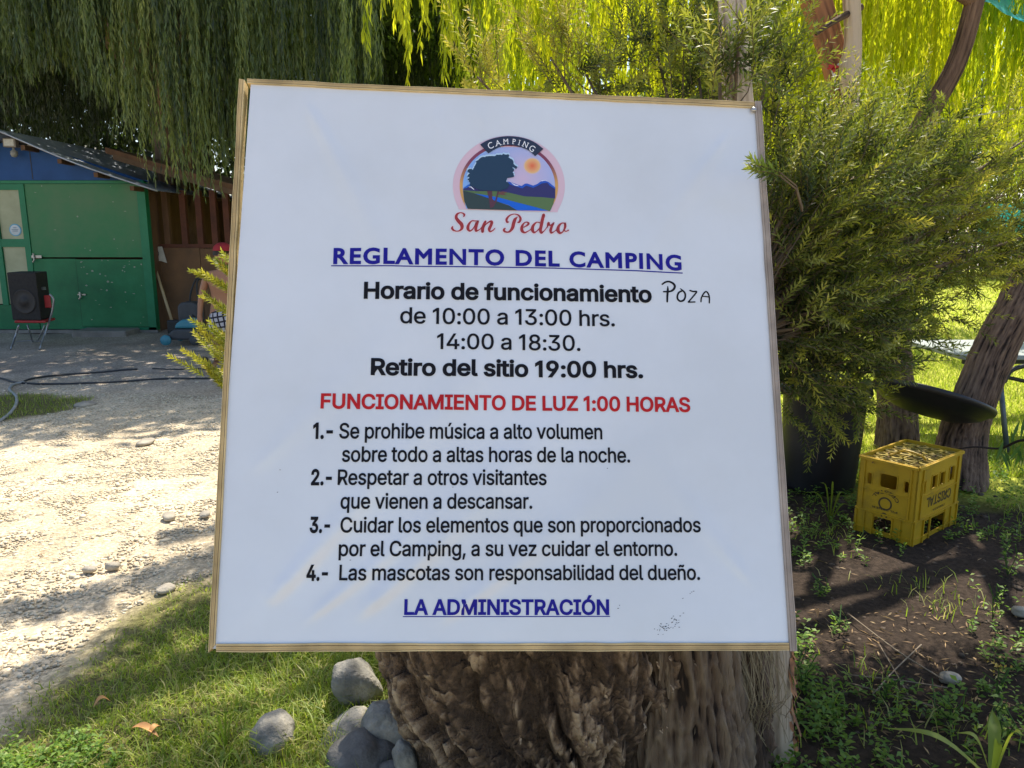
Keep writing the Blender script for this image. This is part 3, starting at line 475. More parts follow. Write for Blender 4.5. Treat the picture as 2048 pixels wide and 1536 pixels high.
# lettering -------------------------------------------------------
GL = {"I":{",":[94,[[19,-60,34,36,68,36,42,-60]]],"-":[227,[[168,122,168,94,57,94,57,122]]],".":[94,[[48,-2,39,-1,31,4,26,12,25,20,26,29,31,37,39,42,48,43,56,42,64,37,69,29,71,20,69,12,64,4,56,-1]]],"0":[227,[[113,-3,87,0,65,12,47,31,34,57,27,89,24,127,27,165,35,197,48,223,65,242,87,254,113,258,139,254,161,242,179,223,192,197,200,165,203,127,200,89,192,57,179,31,162,12,140,0],[113,25,131,28,145,37,157,52,165,72,170,97,172,127,170,157,165,182,157,203,145,218,131,227,113,230,96,227,82,218,70,203,62,182,56,157,55,127,56,97,62,72,70,52,82,37,96,28]]],"1":[150,[[72,0,72,215,18,181,18,212,76,254,104,254,104,0]]],"2":[227,[[32,0,32,24,117,114,141,141,155,163,160,186,159,198,154,209,146,218,137,224,112,230,98,228,86,224,77,216,69,207,65,195,64,181,33,181,35,202,43,221,55,237,72,248,91,255,112,258,134,255,153,248,169,237,181,223,188,205,191,186,185,159,168,129,133,90,76,30,76,28,195,28,195,0]]],"3":[227,[[109,-3,87,-1,66,5,49,15,35,29,26,46,22,66,55,66,57,54,63,44,72,35,83,30,109,25,138,30,149,37,157,46,163,58,165,72,163,86,158,98,150,109,137,117,121,122,101,124,78,124,78,150,144,224,144,226,35,226,35,254,186,254,186,230,106,139,106,144,132,144,154,138,172,127,185,111,194,93,196,72,194,51,185,33,172,18,154,6,133,-1]]],"4":[227,[[20,53,20,79,123,254,155,254,54,83,54,81,207,81,207,53],[141,0,141,61,141,73,141,159,171,159,171,0]]],"8":[227,[[113,-3,89,-1,68,6,50,17,37,31,29,48,26,68,28,83,33,98,40,110,51,121,63,128,76,132,76,133,59,141,46,154,38,171,35,190,38,209,45,225,57,239,73,249,92,256,113,258,134,256,153,249,169,239,181,225,188,209,191,190,188,171,180,154,167,141,150,133,150,132,164,128,176,121,186,110,194,98,199,83,200,68,198,48,189,31,176,17,158,6,137,-1],[113,25,129,26,142,30,153,37,161,46,167,57,168,69,167,83,161,94,153,104,141,111,128,116,113,118,98,116,85,111,73,104,65,94,59,83,58,69,59,57,64,46,73,37,84,30,97,26],[113,145,137,150,146,157,154,165,158,176,160,188,158,200,154,210,147,218,138,225,113,230,89,225,79,218,72,210,68,200,66,188,68,176,72,165,79,157,89,150]]],"9":[227,[[113,258,135,255,155,247,171,234,184,217,192,197,194,173,192,155,186,135,158,84,100,0,65,0,151,124,154,124,144,111,128,101,109,97,87,100,69,107,53,119,41,134,34,154,32,176,34,198,42,218,55,235,71,247,91,255],[113,230,99,228,87,223,77,215,69,204,64,191,63,176,64,161,69,148,77,137,87,129,99,123,113,122,127,123,139,129,149,137,157,147,162,160,164,175,162,190,157,204,150,215,139,223,127,228]]],":":[94,[[48,-2,39,-1,31,4,26,12,25,20,26,29,31,37,39,42,48,43,56,42,64,37,69,29,71,20,69,12,64,4,56,-1],[48,135,39,137,31,142,26,149,25,158,26,167,31,174,39,179,48,181,56,179,64,174,69,167,71,158,69,149,64,142,56,137]]],"A":[240,[[8,0,101,254,138,254,231,0,198,0,144,151,132,186,116,239,123,239,106,185,95,151,43,0],[55,71,55,99,185,99,185,71]]],"C":[255,[[134,-3,103,1,75,12,52,32,35,58,24,90,20,127,24,165,35,197,52,223,75,242,103,254,134,258,170,252,186,245,201,236,214,224,224,209,232,193,236,174,204,174,195,197,179,214,158,224,134,228,111,225,92,216,75,202,62,182,54,157,52,127,54,97,63,72,75,53,92,38,112,29,134,26,158,30,179,40,195,57,204,80,236,80,232,62,224,45,214,31,201,19,187,9,170,2,153,-2]]],"D":[251,[[109,0,48,0,48,29,107,29,136,31,159,40,177,55,189,75,197,99,200,128,197,156,190,180,177,200,160,214,138,223,110,226,47,226,47,254,113,254,147,251,176,239,200,221,217,196,227,164,231,128,227,91,217,59,199,34,175,15,145,4],[62,254,62,0,30,0,30,254]]],"E":[209,[[30,0,30,254,186,254,186,226,62,226,62,143,178,143,178,114,62,114,62,29,188,29,188,0]]],"F":[205,[[30,0,30,254,185,254,185,226,62,226,62,139,173,139,173,111,62,111,62,0]]],"H":[258,[[30,0,30,254,62,254,62,144,196,144,196,254,228,254,228,0,196,0,196,116,62,116,62,0]]],"I":[150,[[16,0,16,29,59,29,59,226,16,226,16,254,135,254,135,226,91,226,91,29,135,29,135,0]]],"L":[196,[[30,0,30,254,62,254,62,29,181,29,181,0]]],"M":[314,[[30,0,30,254,76,254,139,94,144,79,150,61,156,42,161,24,154,24,159,41,165,61,171,79,176,94,238,254,284,254,284,0,252,0,252,145,252,163,253,184,253,207,253,229,256,229,249,205,241,181,234,161,228,145,171,0,143,0,85,145,80,160,72,181,65,204,56,229,59,229,60,208,60,186,61,164,61,145,61,0]]],"N":[262,[[30,0,30,254,68,254,172,91,181,75,194,53,207,27,202,27,200,54,200,79,199,97,199,254,232,254,232,0,193,0,101,145,89,165,74,191,54,226,60,227,61,192,62,164,62,145,62,0]]],"O":[267,[[133,-3,103,1,75,12,52,32,35,58,24,90,20,127,24,165,35,197,52,223,75,242,103,254,133,258,164,254,192,242,215,223,232,197,243,165,247,127,243,90,232,58,215,32,192,12,164,1],[133,26,155,29,175,38,191,52,204,72,212,97,215,127,212,157,204,182,191,202,175,216,155,225,133,228,112,225,92,216,75,202,63,182,54,157,52,127,54,97,63,72,75,52,92,38,112,29]]],"P":[222,[[30,0,30,254,118,254,144,252,166,244,183,231,195,215,202,195,204,174,202,152,195,133,183,116,166,104,144,96,118,93,55,93,55,121,116,121,134,123,149,128,159,136,167,147,171,160,172,174,171,188,167,201,159,211,148,219,134,224,116,226,62,226,62,0]]],"R":[224,[[30,0,30,254,118,254,145,252,167,244,183,232,195,217,202,198,205,176,202,154,195,136,183,120,166,109,145,101,118,99,48,99,48,128,117,128,135,129,149,133,160,141,167,150,171,162,173,176,171,190,167,202,159,212,149,220,134,224,116,226,62,226,62,0],[177,0,115,115,151,115,214,0]]],"S":[223,[[112,-4,86,-2,64,5,46,15,32,30,23,48,19,68,52,68,55,55,62,44,71,35,83,29,112,25,128,26,143,30,155,37,165,46,171,57,173,70,171,81,166,89,148,102,122,111,92,120,64,130,43,145,30,163,26,186,29,206,37,224,51,238,69,249,90,256,114,258,137,256,158,249,175,238,189,224,197,208,200,189,169,189,163,206,151,219,134,227,112,229,97,228,84,224,73,218,64,209,59,199,58,188,60,176,65,167,85,154,106,147,132,140,156,132,179,119,197,99,202,85,204,69,201,50,193,32,180,17,162,5,139,-2]]],"T":[224,[[16,226,16,254,208,254,208,226,128,226,128,0,96,0,96,226]]],"U":[259,[[129,-4,101,-1,77,8,57,22,42,40,33,62,30,87,30,254,62,254,62,89,64,72,70,57,80,44,94,34,110,28,129,26,149,28,165,34,179,44,188,57,194,72,196,89,196,254,229,254,229,87,226,62,216,40,201,22,182,8,157,-1]]],"V":[240,[[102,0,8,254,42,254,96,103,108,69,124,15,117,15,133,69,145,103,197,254,231,254,139,0]]],"Z":[219,[[21,0,21,23,137,193,153,215,170,238,174,227,143,226,111,226,20,226,20,254,198,254,198,231,84,64,67,40,49,17,45,27,76,28,107,29,200,29,200,0]]],"a":[195,[[80,-4,63,-3,47,2,34,11,24,22,17,37,15,54,17,69,22,80,29,90,39,97,63,105,89,110,117,113,133,117,136,121,138,127,138,128,133,148,120,161,98,165,75,161,59,150,50,137,20,146,29,161,39,173,52,182,66,188,97,192,119,190,143,180,153,172,161,160,167,145,168,126,168,0,138,0,138,26,136,26,126,12,108,1],[85,23,101,24,114,29,124,37,132,47,136,57,138,69,138,95,130,91,116,88,100,86,88,84,67,79,52,70,47,62,46,52,51,36,65,26]]],"b":[212,[[115,-4,99,-3,86,2,69,16,59,29,56,29,56,0,26,0,26,254,57,254,57,160,59,160,69,173,86,186,98,191,115,192,137,189,156,180,173,166,185,146,193,122,195,94,193,66,185,42,173,23,157,8,137,-1],[110,23,126,26,140,33,150,44,158,58,163,75,164,95,163,114,158,131,150,145,140,156,126,163,110,165,94,163,81,156,70,145,62,131,58,114,56,95,58,75,63,58,70,43,81,32,94,26]]],"c":[198,[[104,-4,79,-1,58,8,41,23,28,43,20,66,17,94,20,122,28,146,41,165,58,180,79,189,104,192,130,189,153,178,170,161,181,138,151,131,145,145,135,155,121,162,104,165,86,162,73,155,62,144,54,129,50,112,48,94,50,75,54,59,62,44,73,33,86,26,104,23,121,26,135,33,146,44,152,59,181,51,171,28,153,11,130,0]]],"d":[212,[[98,-4,75,-1,56,8,40,23,27,42,20,66,17,94,20,122,27,146,40,166,56,180,75,189,98,192,114,191,126,186,144,173,153,160,155,160,155,254,186,254,186,0,156,0,156,29,153,29,143,16,126,2,114,-3],[102,23,118,26,132,32,142,43,150,58,154,75,156,95,154,114,150,131,142,145,132,156,118,163,102,165,86,163,72,156,62,145,54,131,50,114,48,95,50,75,54,58,62,44,73,33,86,26]]],"e":[202,[[106,-4,80,-1,58,8,41,23,28,42,20,66,17,93,20,121,28,145,40,165,58,180,78,189,103,192,133,187,147,180,160,170,170,157,179,141,184,121,186,97,186,85,37,85,37,110,169,110,155,101,153,119,149,134,141,147,131,157,118,163,103,165,87,163,73,157,62,147,54,135,50,121,48,105,48,89,50,69,55,53,64,40,76,31,90,25,106,23,127,26,143,36,153,53,182,45,177,32,168,20,156,10,141,2,125,-3]]],"f":[127,[[114,190,114,164,3,164,3,190],[40,0,40,216,42,231,48,243,57,252,68,259,94,265,111,263,121,260,114,234,107,236,97,237,85,235,77,230,72,221,71,209,71,0]]],"g":[213,[[103,-75,84,-74,67,-70,41,-55,25,-35,51,-20,61,-33,77,-44,103,-49,124,-46,141,-38,152,-23,156,-3,156,34,153,34,143,21,126,8,114,4,97,2,76,5,56,13,40,27,28,45,20,68,17,96,20,123,27,147,40,166,56,180,76,189,98,192,114,191,127,186,144,173,154,159,157,159,157,190,186,190,186,-4,183,-27,175,-45,162,-59,145,-68,125,-73],[102,30,118,32,132,38,142,47,150,61,155,77,156,96,155,115,150,132,142,146,132,156,119,163,102,165,86,163,73,156,62,145,54,131,50,115,48,96,50,78,54,61,62,48,73,38,86,32]]],"h":[205,[[57,113,57,0,26,0,26,254,57,254,57,144,51,144,62,166,76,181,94,189,114,192,132,190,148,184,161,174,170,160,177,142,179,120,179,0,148,0,148,118,145,137,136,152,123,161,105,165,92,163,80,159,71,151,63,141,58,129]]],"i":[83,[[26,0,26,190,57,190,57,0],[42,221,34,223,27,227,22,234,21,242,22,249,27,256,34,260,42,262,50,260,57,256,62,249,63,242,62,234,57,227,50,223]]],"l":[95,[[70,-1,50,2,37,10,29,24,26,42,26,254,57,254,57,49,60,31,65,27,73,26,80,26,85,27,90,1,81,0]]],"m":[305,[[26,0,26,190,56,190,56,148,54,148,59,162,66,173,86,188,110,193,129,190,144,180,154,166,160,147,156,147,161,160,169,172,190,187,218,193,234,191,249,186,261,177,270,164,276,148,278,128,278,0,248,0,248,127,245,145,236,156,224,163,209,165,197,164,187,160,173,145,168,124,168,0,137,0,137,130,134,144,126,156,115,163,100,165,79,160,70,154,63,145,58,133,57,119,57,0]]],"n":[205,[[57,113,57,0,26,0,26,190,56,190,56,144,51,144,62,166,76,181,94,189,114,192,132,190,147,184,160,174,170,160,176,142,179,120,179,0,148,0,148,118,145,137,136,152,123,161,105,165,92,163,80,159,71,151,63,141,58,129]]],"o":[208,[[104,-4,79,-1,58,8,41,23,28,43,20,66,17,94,20,122,28,146,41,165,58,180,79,189,104,192,128,189,149,180,167,165,180,146,188,122,191,94,188,66,180,43,167,23,149,8,128,-1],[104,23,121,26,135,33,146,44,154,59,158,75,160,94,158,112,154,129,146,144,135,155,121,162,104,165,86,162,73,155,62,144,54,129,50,112,48,94,50,75,54,59,62,44,73,33,86,26]]],"p":[212,[[26,-71,26,190,56,190,56,160,59,160,69,173,86,186,98,191,115,192,137,189,156,180,173,166,185,146,193,122,195,94,193,66,185,42,173,23,157,8,137,-1,115,-4,99,-3,86,2,69,16,59,29,57,29,57,-71],[110,23,126,26,140,33,150,44,158,58,163,75,164,95,163,114,158,131,150,145,140,156,126,163,110,165,94,163,81,156,70,145,62,131,58,114,56,95,58,75,63,58,70,43,81,32,94,26]]],"q":[212,[[186,-71,155,-71,155,29,153,29,143,16,126,2,114,-3,98,-4,75,-1,56,8,40,23,27,42,20,66,17,94,20,122,27,146,40,166,56,180,75,189,98,192,114,191,126,186,144,173,153,160,156,160,156,190,186,190],[102,23,118,26,132,32,142,43,150,58,154,75,156,95,154,114,150,131,142,145,132,156,118,163,102,165,86,163,72,156,62,145,54,131,50,114,48,95,50,75,54,58,62,44,73,33,86,26]]],"r":[130,[[26,0,26,190,56,190,56,160,58,160,65,173,76,184,90,190,107,192,115,192,122,192,122,161,115,162,103,163,91,161,80,157,70,151,63,142,58,131,57,118,57,0]]],"s":[182,[[91,-4,72,-3,56,2,42,9,31,19,23,32,18,47,47,53,53,40,62,30,75,25,91,23,108,25,122,31,131,40,134,51,132,60,127,68,118,74,106,78,75,85,52,93,36,104,27,119,23,137,26,152,33,166,43,177,58,185,74,190,94,192,112,191,127,186,140,179,149,170,162,145,134,139,129,149,121,158,110,164,94,166,78,164,65,158,57,150,54,139,56,129,62,122,86,111,115,105,137,97,153,86,162,71,166,53,163,37,156,24,145,12,130,3,112,-2]]],"t":[114,[[102,190,102,164,3,164,3,190],[32,236,63,236,63,49,64,38,68,31,75,26,85,25,93,26,101,27,107,1,96,-1,84,-2,62,1,46,11,36,26,32,46]]],"u":[205,[[91,-3,73,-1,57,5,44,15,35,29,28,47,26,69,26,190,57,190,57,72,60,52,68,37,82,28,100,25,113,27,125,31,134,38,142,48,146,61,148,76,148,190,179,190,179,0,149,0,149,46,154,46,143,23,129,8,111,0]]],"v":[195,[[81,0,9,190,42,190,83,78,93,43,103,10,92,10,101,43,112,78,152,190,186,190,113,0]]],"z":[190,[[21,0,21,23,127,160,127,161,24,161,24,190,166,190,166,165,63,30,63,28,169,28,169,0]]],"Ó":[267,[[133,-3,103,1,75,12,52,32,35,58,24,90,20,127,24,165,35,197,52,223,75,242,103,254,133,258,164,254,192,242,215,223,232,197,243,165,247,127,243,90,232,58,215,32,192,12,164,1],[133,26,155,29,175,38,191,52,204,72,212,97,215,127,212,157,204,182,191,202,175,216,155,225,133,228,112,225,92,216,75,202,63,182,54,157,52,127,54,97,63,72,75,52,92,38,112,29],[120,279,144,329,178,329,145,279]]],"ñ":[205,[[57,113,57,0,26,0,26,190,56,190,56,144,51,144,62,166,76,181,94,189,114,192,132,190,147,184,160,174,170,160,176,142,179,120,179,0,148,0,148,118,145,137,136,152,123,161,105,165,92,163,80,159,71,151,63,141,58,129],[125,223,112,225,101,230,91,235,83,237,77,233,74,224,53,224,55,238,60,249,68,257,80,259,93,257,103,252,113,247,122,245,128,248,131,258,152,258,150,244,144,233,136,226]]],"ú":[205,[[91,-3,73,-1,57,5,44,15,35,29,28,47,26,69,26,190,57,190,57,72,60,52,68,37,82,28,100,25,113,27,125,31,134,38,142,48,146,61,148,76,148,190,179,190,179,0,149,0,149,46,154,46,143,23,129,8,111,0],[89,214,113,265,147,265,114,214]]]," ":[94,[]]},"B":{"A":[334,[[181,343,147,343,0,0,50,0,93,101,238,101,284,0,334,0],[163,268,218,145,112,145]]],"C":[354,[[328,318,265,339,211,346,136,332,77,295,38,238,24,166,35,109,68,54,125,12,208,-5,256,-1,296,10,332,26,332,79,292,58,252,45,213,41,156,50,113,77,85,117,75,170,85,222,113,263,156,291,211,301,249,297,288,285,328,265]]],"D":[375,[[38,0,171,0,247,14,304,52,340,107,352,171,341,231,309,286,252,326,171,341,38,341],[87,297,163,297,225,287,268,259,293,219,302,171,296,133,275,92,233,58,165,44,87,44]]],"E":[250,[[231,341,38,341,38,0,236,0,236,44,87,44,87,150,226,150,226,194,87,194,87,297,231,297]]],"G":[370,[[337,168,222,168,222,124,288,124,288,54,252,44,214,41,158,50,114,77,86,118,76,170,86,222,114,263,155,291,207,301,248,297,289,285,330,267,330,317,264,339,208,346,136,332,78,295,39,239,25,169,39,99,77,45,134,8,207,-5,251,-2,293,7,337,24]]],"I":[125,[[87,341,38,341,38,0,87,0]]],"L":[245,[[86,341,37,341,37,0,240,0,240,44,86,44]]],"M":[391,[[355,341,309,341,196,201,83,341,37,341,37,0,86,0,86,266,87,266,192,134,200,134,305,266,306,266,306,0,355,0]]],"N":[391,[[353,341,307,341,307,77,76,341,37,341,37,0,83,0,83,263,311,0,353,0]]],"O":[412,[[23,171,35,104,72,48,129,10,205,-5,282,10,340,49,376,104,389,171,376,238,339,294,282,332,206,346,130,331,73,293,36,238],[73,171,83,222,111,264,153,291,206,301,259,291,301,264,328,222,339,171,328,119,301,78,259,50,206,41,153,50,111,78,83,119]]],"P":[255,[[35,341,35,0,84,0,84,148,135,148,186,155,222,175,243,206,250,243,244,281,224,312,190,333,142,341],[84,297,142,297,176,289,194,270,200,245,192,216,171,198,140,192,84,192]]],"R":[302,[[39,341,39,0,88,0,88,148,108,148,133,143,161,121,199,70,244,0,302,0,256,68,231,106,207,138,180,162,211,181,230,210,237,246,229,285,206,315,171,334,125,341],[88,299,119,299,157,293,179,275,186,248,183,227,172,209,152,197,119,192,88,192]]],"T":[302,[[294,341,9,341,9,297,127,297,127,0,176,0,176,297,294,297]]]," ":[139,[]]}}
def layout(s, font, bold=0.0, track=0.0):
    """polygons (x, y in em*1000/2) of a line of text"""
    out = []; x = 0.0; g = GL[font]; lay = []
    for ch in s:
        adv, cons = g[ch]
        polys = [np.array(c, float).reshape(-1, 2) for c in cons]
        def area(q): return .5 * np.sum(q[:, 0] * np.roll(q[:, 1], -1) - np.roll(q[:, 0], -1) * q[:, 1])
        if polys:
            ar = [area(q) for q in polys]; sg = np.sign(max(ar, key=abs)); outs = [k for k, v in enumerate(ar) if v * sg > 0]
            for k, q in enumerate(polys):
                if k in outs: lay.append(outs.index(k))
                else:
                    own = [o_ for o_ in outs if edge_d(polys[o_], q[:1])[0] > 0]; lay.append(outs.index(own[0]) if own else 0)
        for q in polys: out.append(q + [x, 0])
        x += adv + track + bold * .5 - (9 if font == 'I' else 0)
    layout.lay = lay; return out
def thicken(polys, d):
    """a band of half width d along every outline, with mitred corners"""
    V = []; Fs = []
    for q in polys:
        q = np.array([p for i, p in enumerate(q) if np.linalg.norm(p - q[i - 1]) > .6]); n = len(q)
        if n < 3: continue
        e1 = norm(q - np.roll(q, 1, 0)); e2 = norm(np.roll(q, -1, 0) - q); nn = np.stack([-(e1 + e2)[:, 1], (e1 + e2)[:, 0]], 1); nn = nn / np.maximum((nn * nn).sum(1, keepdims=True) / 2, .45) * d; k = len(V)
        for p, m_ in zip(q, nn): V += [p + m_, p - m_]
        Fs += [(k + 2 * i, k + 2 * i + 1, k + 2 * ((i + 1) % n) + 1, k + 2 * ((i + 1) % n)) for i in range(n)]
    return np.array(V), Fs
def fillbold(polys, bold):
    """filled letters, with a slightly raised band where the face is bold"""
    V = np.zeros((0, 2)); Fs = []; lift = np.zeros(0)
    for l_ in sorted(set(layout.lay)):
        V1, F1 = fill2d([q / 500.0 for q, w_ in zip(polys, layout.lay) if w_ == l_]); Fs = Fs + [tuple(i + len(V) for i in f) for f in F1]; V = np.concatenate([V, V1 * 500]); lift = np.concatenate([lift, np.full(len(V1), .00007 * l_)])
    if bold:
        V2, F2 = thicken(polys, bold); Fs = Fs + [tuple(i + len(V) for i in f) for f in F2]; lift = np.concatenate([lift, np.full(len(V2), .00025)]); V = np.concatenate([V, V2])
    return V, Fs, lift
def fill2d(polys):
    cu = bpy.data.curves.new('tmp', 'CURVE'); cu.dimensions = '2D'; cu.fill_mode = 'BOTH'
    for q in polys:
        sp = cu.splines.new('POLY'); sp.points.add(len(q) - 1); sp.use_cyclic_u = True
        sp.points.foreach_set('co', np.concatenate([q, np.zeros((len(q), 1)), np.ones((len(q), 1))], 1).ravel())
    ob = bpy.data.objects.new('tmp', cu); me = bpy.data.meshes.new_from_object(ob)
    V = np.array([v.co[:] for v in me.vertices]).reshape(-1, 3)[:, :2]; Fs = [tuple(p.vertices) for p in me.polygons]
    bpy.data.objects.remove(ob); bpy.data.meshes.remove(me); bpy.data.curves.remove(cu); return V, Fs
CAPH = {k: max(p.reshape(-1, 2)[:, 1].max() for p in [np.array(GL[k]['E'][1][0])]) for k in GL}
def text(s, font, p0, p1, cap, m_, bold=0.0, parent=None, mid=None, name='text_line', z=.0009, track=0.0):
    """a printed line whose baseline runs between the photo points p0 and p1; cap = capital height in photo pixels"""
    polys = layout(s, font, bold, track); sc = 1.0; allp = np.concatenate(polys); x0, x1 = allp[:, 0].min(), allp[:, 0].max()
    a = bp_(*p0); b = bp_(*p1); hm = np.linalg.norm(bp_(p0[0], p0[1] - cap) - a); V, Fs, lift = fillbold(polys, bold); x0, x1 = V[:, 0].min(), V[:, 0].max(); z = z + lift
    f = (V[:, 0] - x0) / (x1 - x0); k = hm / CAPH[font]; dr = norm(b - a); pr = np.array([-dr[1], dr[0]])
    if pr[1] < 0: pr = -pr
    q = a + f[:, None] * (b - a) + (V[:, 1] * k)[:, None] * pr
    if mid is not None: mm = bp_(*mid); off = (mm - (a + b) / 2)[1]; q[:, 1] += off * 4 * f * (1 - f)
    return mesh(name, bw(q[:, 0], q[:, 1], z), Fs, m_, parent or SIGN)
I_black = mat('ink_black', (.008, .008, .012), (.011, .011, .015), 9, .6, spec=.12); I_blue = mat('ink_blue', (.014, .012, .24), (.016, .014, .27), 9, .55, spec=.15)
I_red = mat('ink_red', (.50, .018, .022), (.44, .015, .02), 9, .55, spec=.15)
text('REGLAMENTO DEL CAMPING', 'B', (667, 528.6), (1362, 542), 29.5, I_blue, 17, mid=(1015, 531.5), track=28)
text('Horario de funcionamiento', 'I', (728, 597.5), (1302.5, 605.5), 31, I_black, 13, mid=(1015, 600.5))
text('de 10:00 a 13:00 hrs.', 'I', (800.5, 647.5), (1229, 653.5), 31, I_black, 5)
text('14:00 a 18:30.', 'I', (874, 698.5), (1160.5, 702.5), 30.5, I_black, 5)
text('Retiro del sitio 19:00 hrs.', 'I', (742, 749.8), (1285, 756.3), 31, I_black, 13)
text('FUNCIONAMIENTO DE LUZ 1:00 HORAS', 'I', (642.3, 817), (1379.6, 823.8), 28, I_red, 12)
for s_, b_, x0, y0, x1, y1 in (('1.-', 14, 627, 877, 666.4, 877), ('Se prohibe música a alto volumen', 6.5, 678.9, 877, 1204, 878.5), ('sobre todo a altas horas de la noche.', 6.5, 684.3, 923.5, 1259.2, 925),
        ('2.-', 14, 622.8, 969.5, 664.3, 969.5), ('Respetar a otros visitantes', 6.5, 676, 969.5, 1092.7, 970), ('que vienen a descansar.', 6.5, 681.8, 1017, 1064, 1017),
        ('3.-', 14, 620, 1064.5, 661.4, 1064.5), ('Cuidar los elementos que son proporcionados', 6.5, 682.2, 1064.5, 1400.3, 1063.9), ('por el Camping, a su vez cuidar el entorno.', 6.5, 678, 1111.5, 1353.4, 1111),
        ('4.-', 14, 613.7, 1160, 656, 1160), ('Las mascotas son responsabilidad del dueño.', 6.5, 678.9, 1159.5, 1399, 1159)):
    text(s_, 'I', (x0, y0), (x1, y1), 29.5, I_black, b_)
text('LA ADMINISTRACIÓN', 'I', (808.5, 1228), (1217.3, 1228), 29, I_blue, 12)
def brush(name, strokes, m_, z=.0006, cap=True, parent=None, fn=None, k=9):
    """hand-drawn strokes: lists of (px, py, width px)"""
    V = []; Fs = []
    for st in strokes:
        st = np.array(st, float); Q = cr(st, k); T = norm(np.gradient(Q[:, :2], axis=0)); Nn = np.stack([-T[:, 1], T[:, 0]], 1); w_ = Q[:, 2:3] / 2; b = len(V)
        for q, n2, ww in zip(Q, Nn, w_): V.append(q[:2] + n2 * ww); V.append(q[:2] - n2 * ww)
        n = len(Q); Fs += [(b + 2 * i, b + 2 * i + 1, b + 2 * i + 3, b + 2 * i + 2) for i in range(n - 1)]
        if cap:
            for q, ww in ((Q[0], w_[0, 0]), (Q[-1], w_[-1, 0])):
                b = len(V); V += [q[:2] + ww * np.array([math.cos(a), math.sin(a)]) for a in np.linspace(0, 6.28, 9)[:-1]]; Fs.append(tuple(range(b, b + 8)))
    q = np.array([bp_(*v) for v in V]); return mesh(name, bw(q[:, 0], q[:, 1], z), Fs, m_, parent or SIGN)
brush('underline', [[(663, 533, 2.2), (800, 533.6, 2.2), (1015, 535.8, 2.2), (1180, 540, 2.2), (1364, 547.6, 2.2)]], I_blue, cap=False)
brush('underline', [[(806, 1232.6, 1.8), (1010, 1232.4, 1.8), (1219, 1232, 1.8)]], I_blue, cap=False)
def hz(P): return [(1310 + x / 17.07, 555 + y / 17.07, w_ / 17.07) for x, y, w_ in P]
brush('handwriting', [hz([(225, 255, 55), (330, 185, 60), (460, 165, 60), (600, 230, 70), (655, 330, 75), (600, 440, 75), (480, 500, 60), (270, 510, 50)]), hz([(412, 330, 30), (415, 450, 75), (400, 650, 70), (395, 850, 60)]),
    hz([(840, 400, 25), (930, 470, 50), (1000, 560, 60), (1010, 680, 60), (960, 790, 65), (850, 830, 60), (755, 760, 65), (745, 640, 60), (800, 530, 60), (900, 480, 55)]),
    hz([(1170, 465, 50), (1280, 500, 50), (1395, 510, 55), (1270, 680, 50), (1115, 860, 50)]), hz([(1115, 860, 50), (1230, 860, 45), (1340, 855, 45)]),
    hz([(1545, 850, 45), (1560, 720, 50), (1630, 580, 50), (1715, 505, 50), (1790, 570, 50), (1830, 700, 50), (1830, 890, 45)]), hz([(1580, 660, 40), (1700, 670, 40), (1830, 690, 40)])], I_black)
# scuffs and dots on the vinyl
rg = np.random.default_rng(3); pts = [(1310 + 50 * a_ + rg.normal(0, 5), 1262 - 26 * a_ + rg.normal(0, 6)) for a_ in rg.uniform(0, 1, 46)] + [(1234, 1216), (1237, 1210), (1363, 1197), (1378, 1187), (1385, 1182), (1381, 1184), (555, 985), (1213, 937), (560, 940), (700, 1120), (905, 975)]
o = brush('scuff_marks', [[(x, y, .9 + rg.uniform(0, .8)), (x + rg.uniform(1, 3), y - rg.uniform(0, 1.6), .7)] for x, y in pts], I_black, cap=False, k=1); o['kind'] = 'stuff'

# the printed emblem ---------------------------------------------
M_print = printmat('printed_emblem', .3, .5)
LOGO = bpy.data.objects.new('emblem', None); COL.objects.link(LOGO); LOGO.parent = SIGN; c = bp_(1018, 425); LOGO.location = tuple(bw(c[0], c[1]) - BO)
def Z(x, y): return bp_(880 + x / 6.4, 250 + y / 6.4)
def patch(name, P, col, lv, dens=False):
    P = np.array(P, float); V, Fs = fill2d([P / 500.0]); V = V * 500; q = np.array([Z(*v) for v in V]); cl = np.array([col(*v) for v in V]) if callable(col) else np.tile(col, (len(V), 1))
    return mesh(name, bw(q[:, 0], q[:, 1], .0004 + .00025 * lv), Fs, M_print, LOGO, col=cl)
CX, CY = 880, 790
def arc(r, a0, a1, n, ry=None, cx=CX, cy=CY): ry = ry or r; return [(cx + r * math.cos(R(a)), cy - ry * math.sin(R(a))) for a in np.linspace(a0, a1, n)]
patch('outer_arch', arc(715, 205, 180, 10, 640) + arc(715, 180, 0, 60, 640) + arc(715, 0, -28, 10, 640)[1:] + [(1500, 1127), (240, 1090)], (.66, .47, .55), 0)
V = []; Cc = []; q_ = []
def s1(a): h = math.sin(R(a)); return float(np.clip(1.0 - (h - .05) / .55, 0, 1)) ** 1.5 if h > 0 else 1.0
angs = np.linspace(-30, 210, 120)
for a_ in angs:
    for r, ry in ((628, 552), (582, 508)):
        p = Z(CX + r * math.cos(R(a_)), CY - ry * math.sin(R(a_))); V.append(p)
        k_ = s1(a_); h = abs(math.sin(R(a_))); base = np.array([.62, .34, .10]) * k_ + np.array([.22, .05, .09]) * (1 - k_); Cc.append(base)
V = np.array(V); Fs = [(2 * i, 2 * i + 1, 2 * i + 3, 2 * i + 2) for i in range(len(angs) - 1)]
mesh('ring', bw(V[:, 0], V[:, 1], .0009), Fs, M_print, LOGO, col=np.array(Cc))
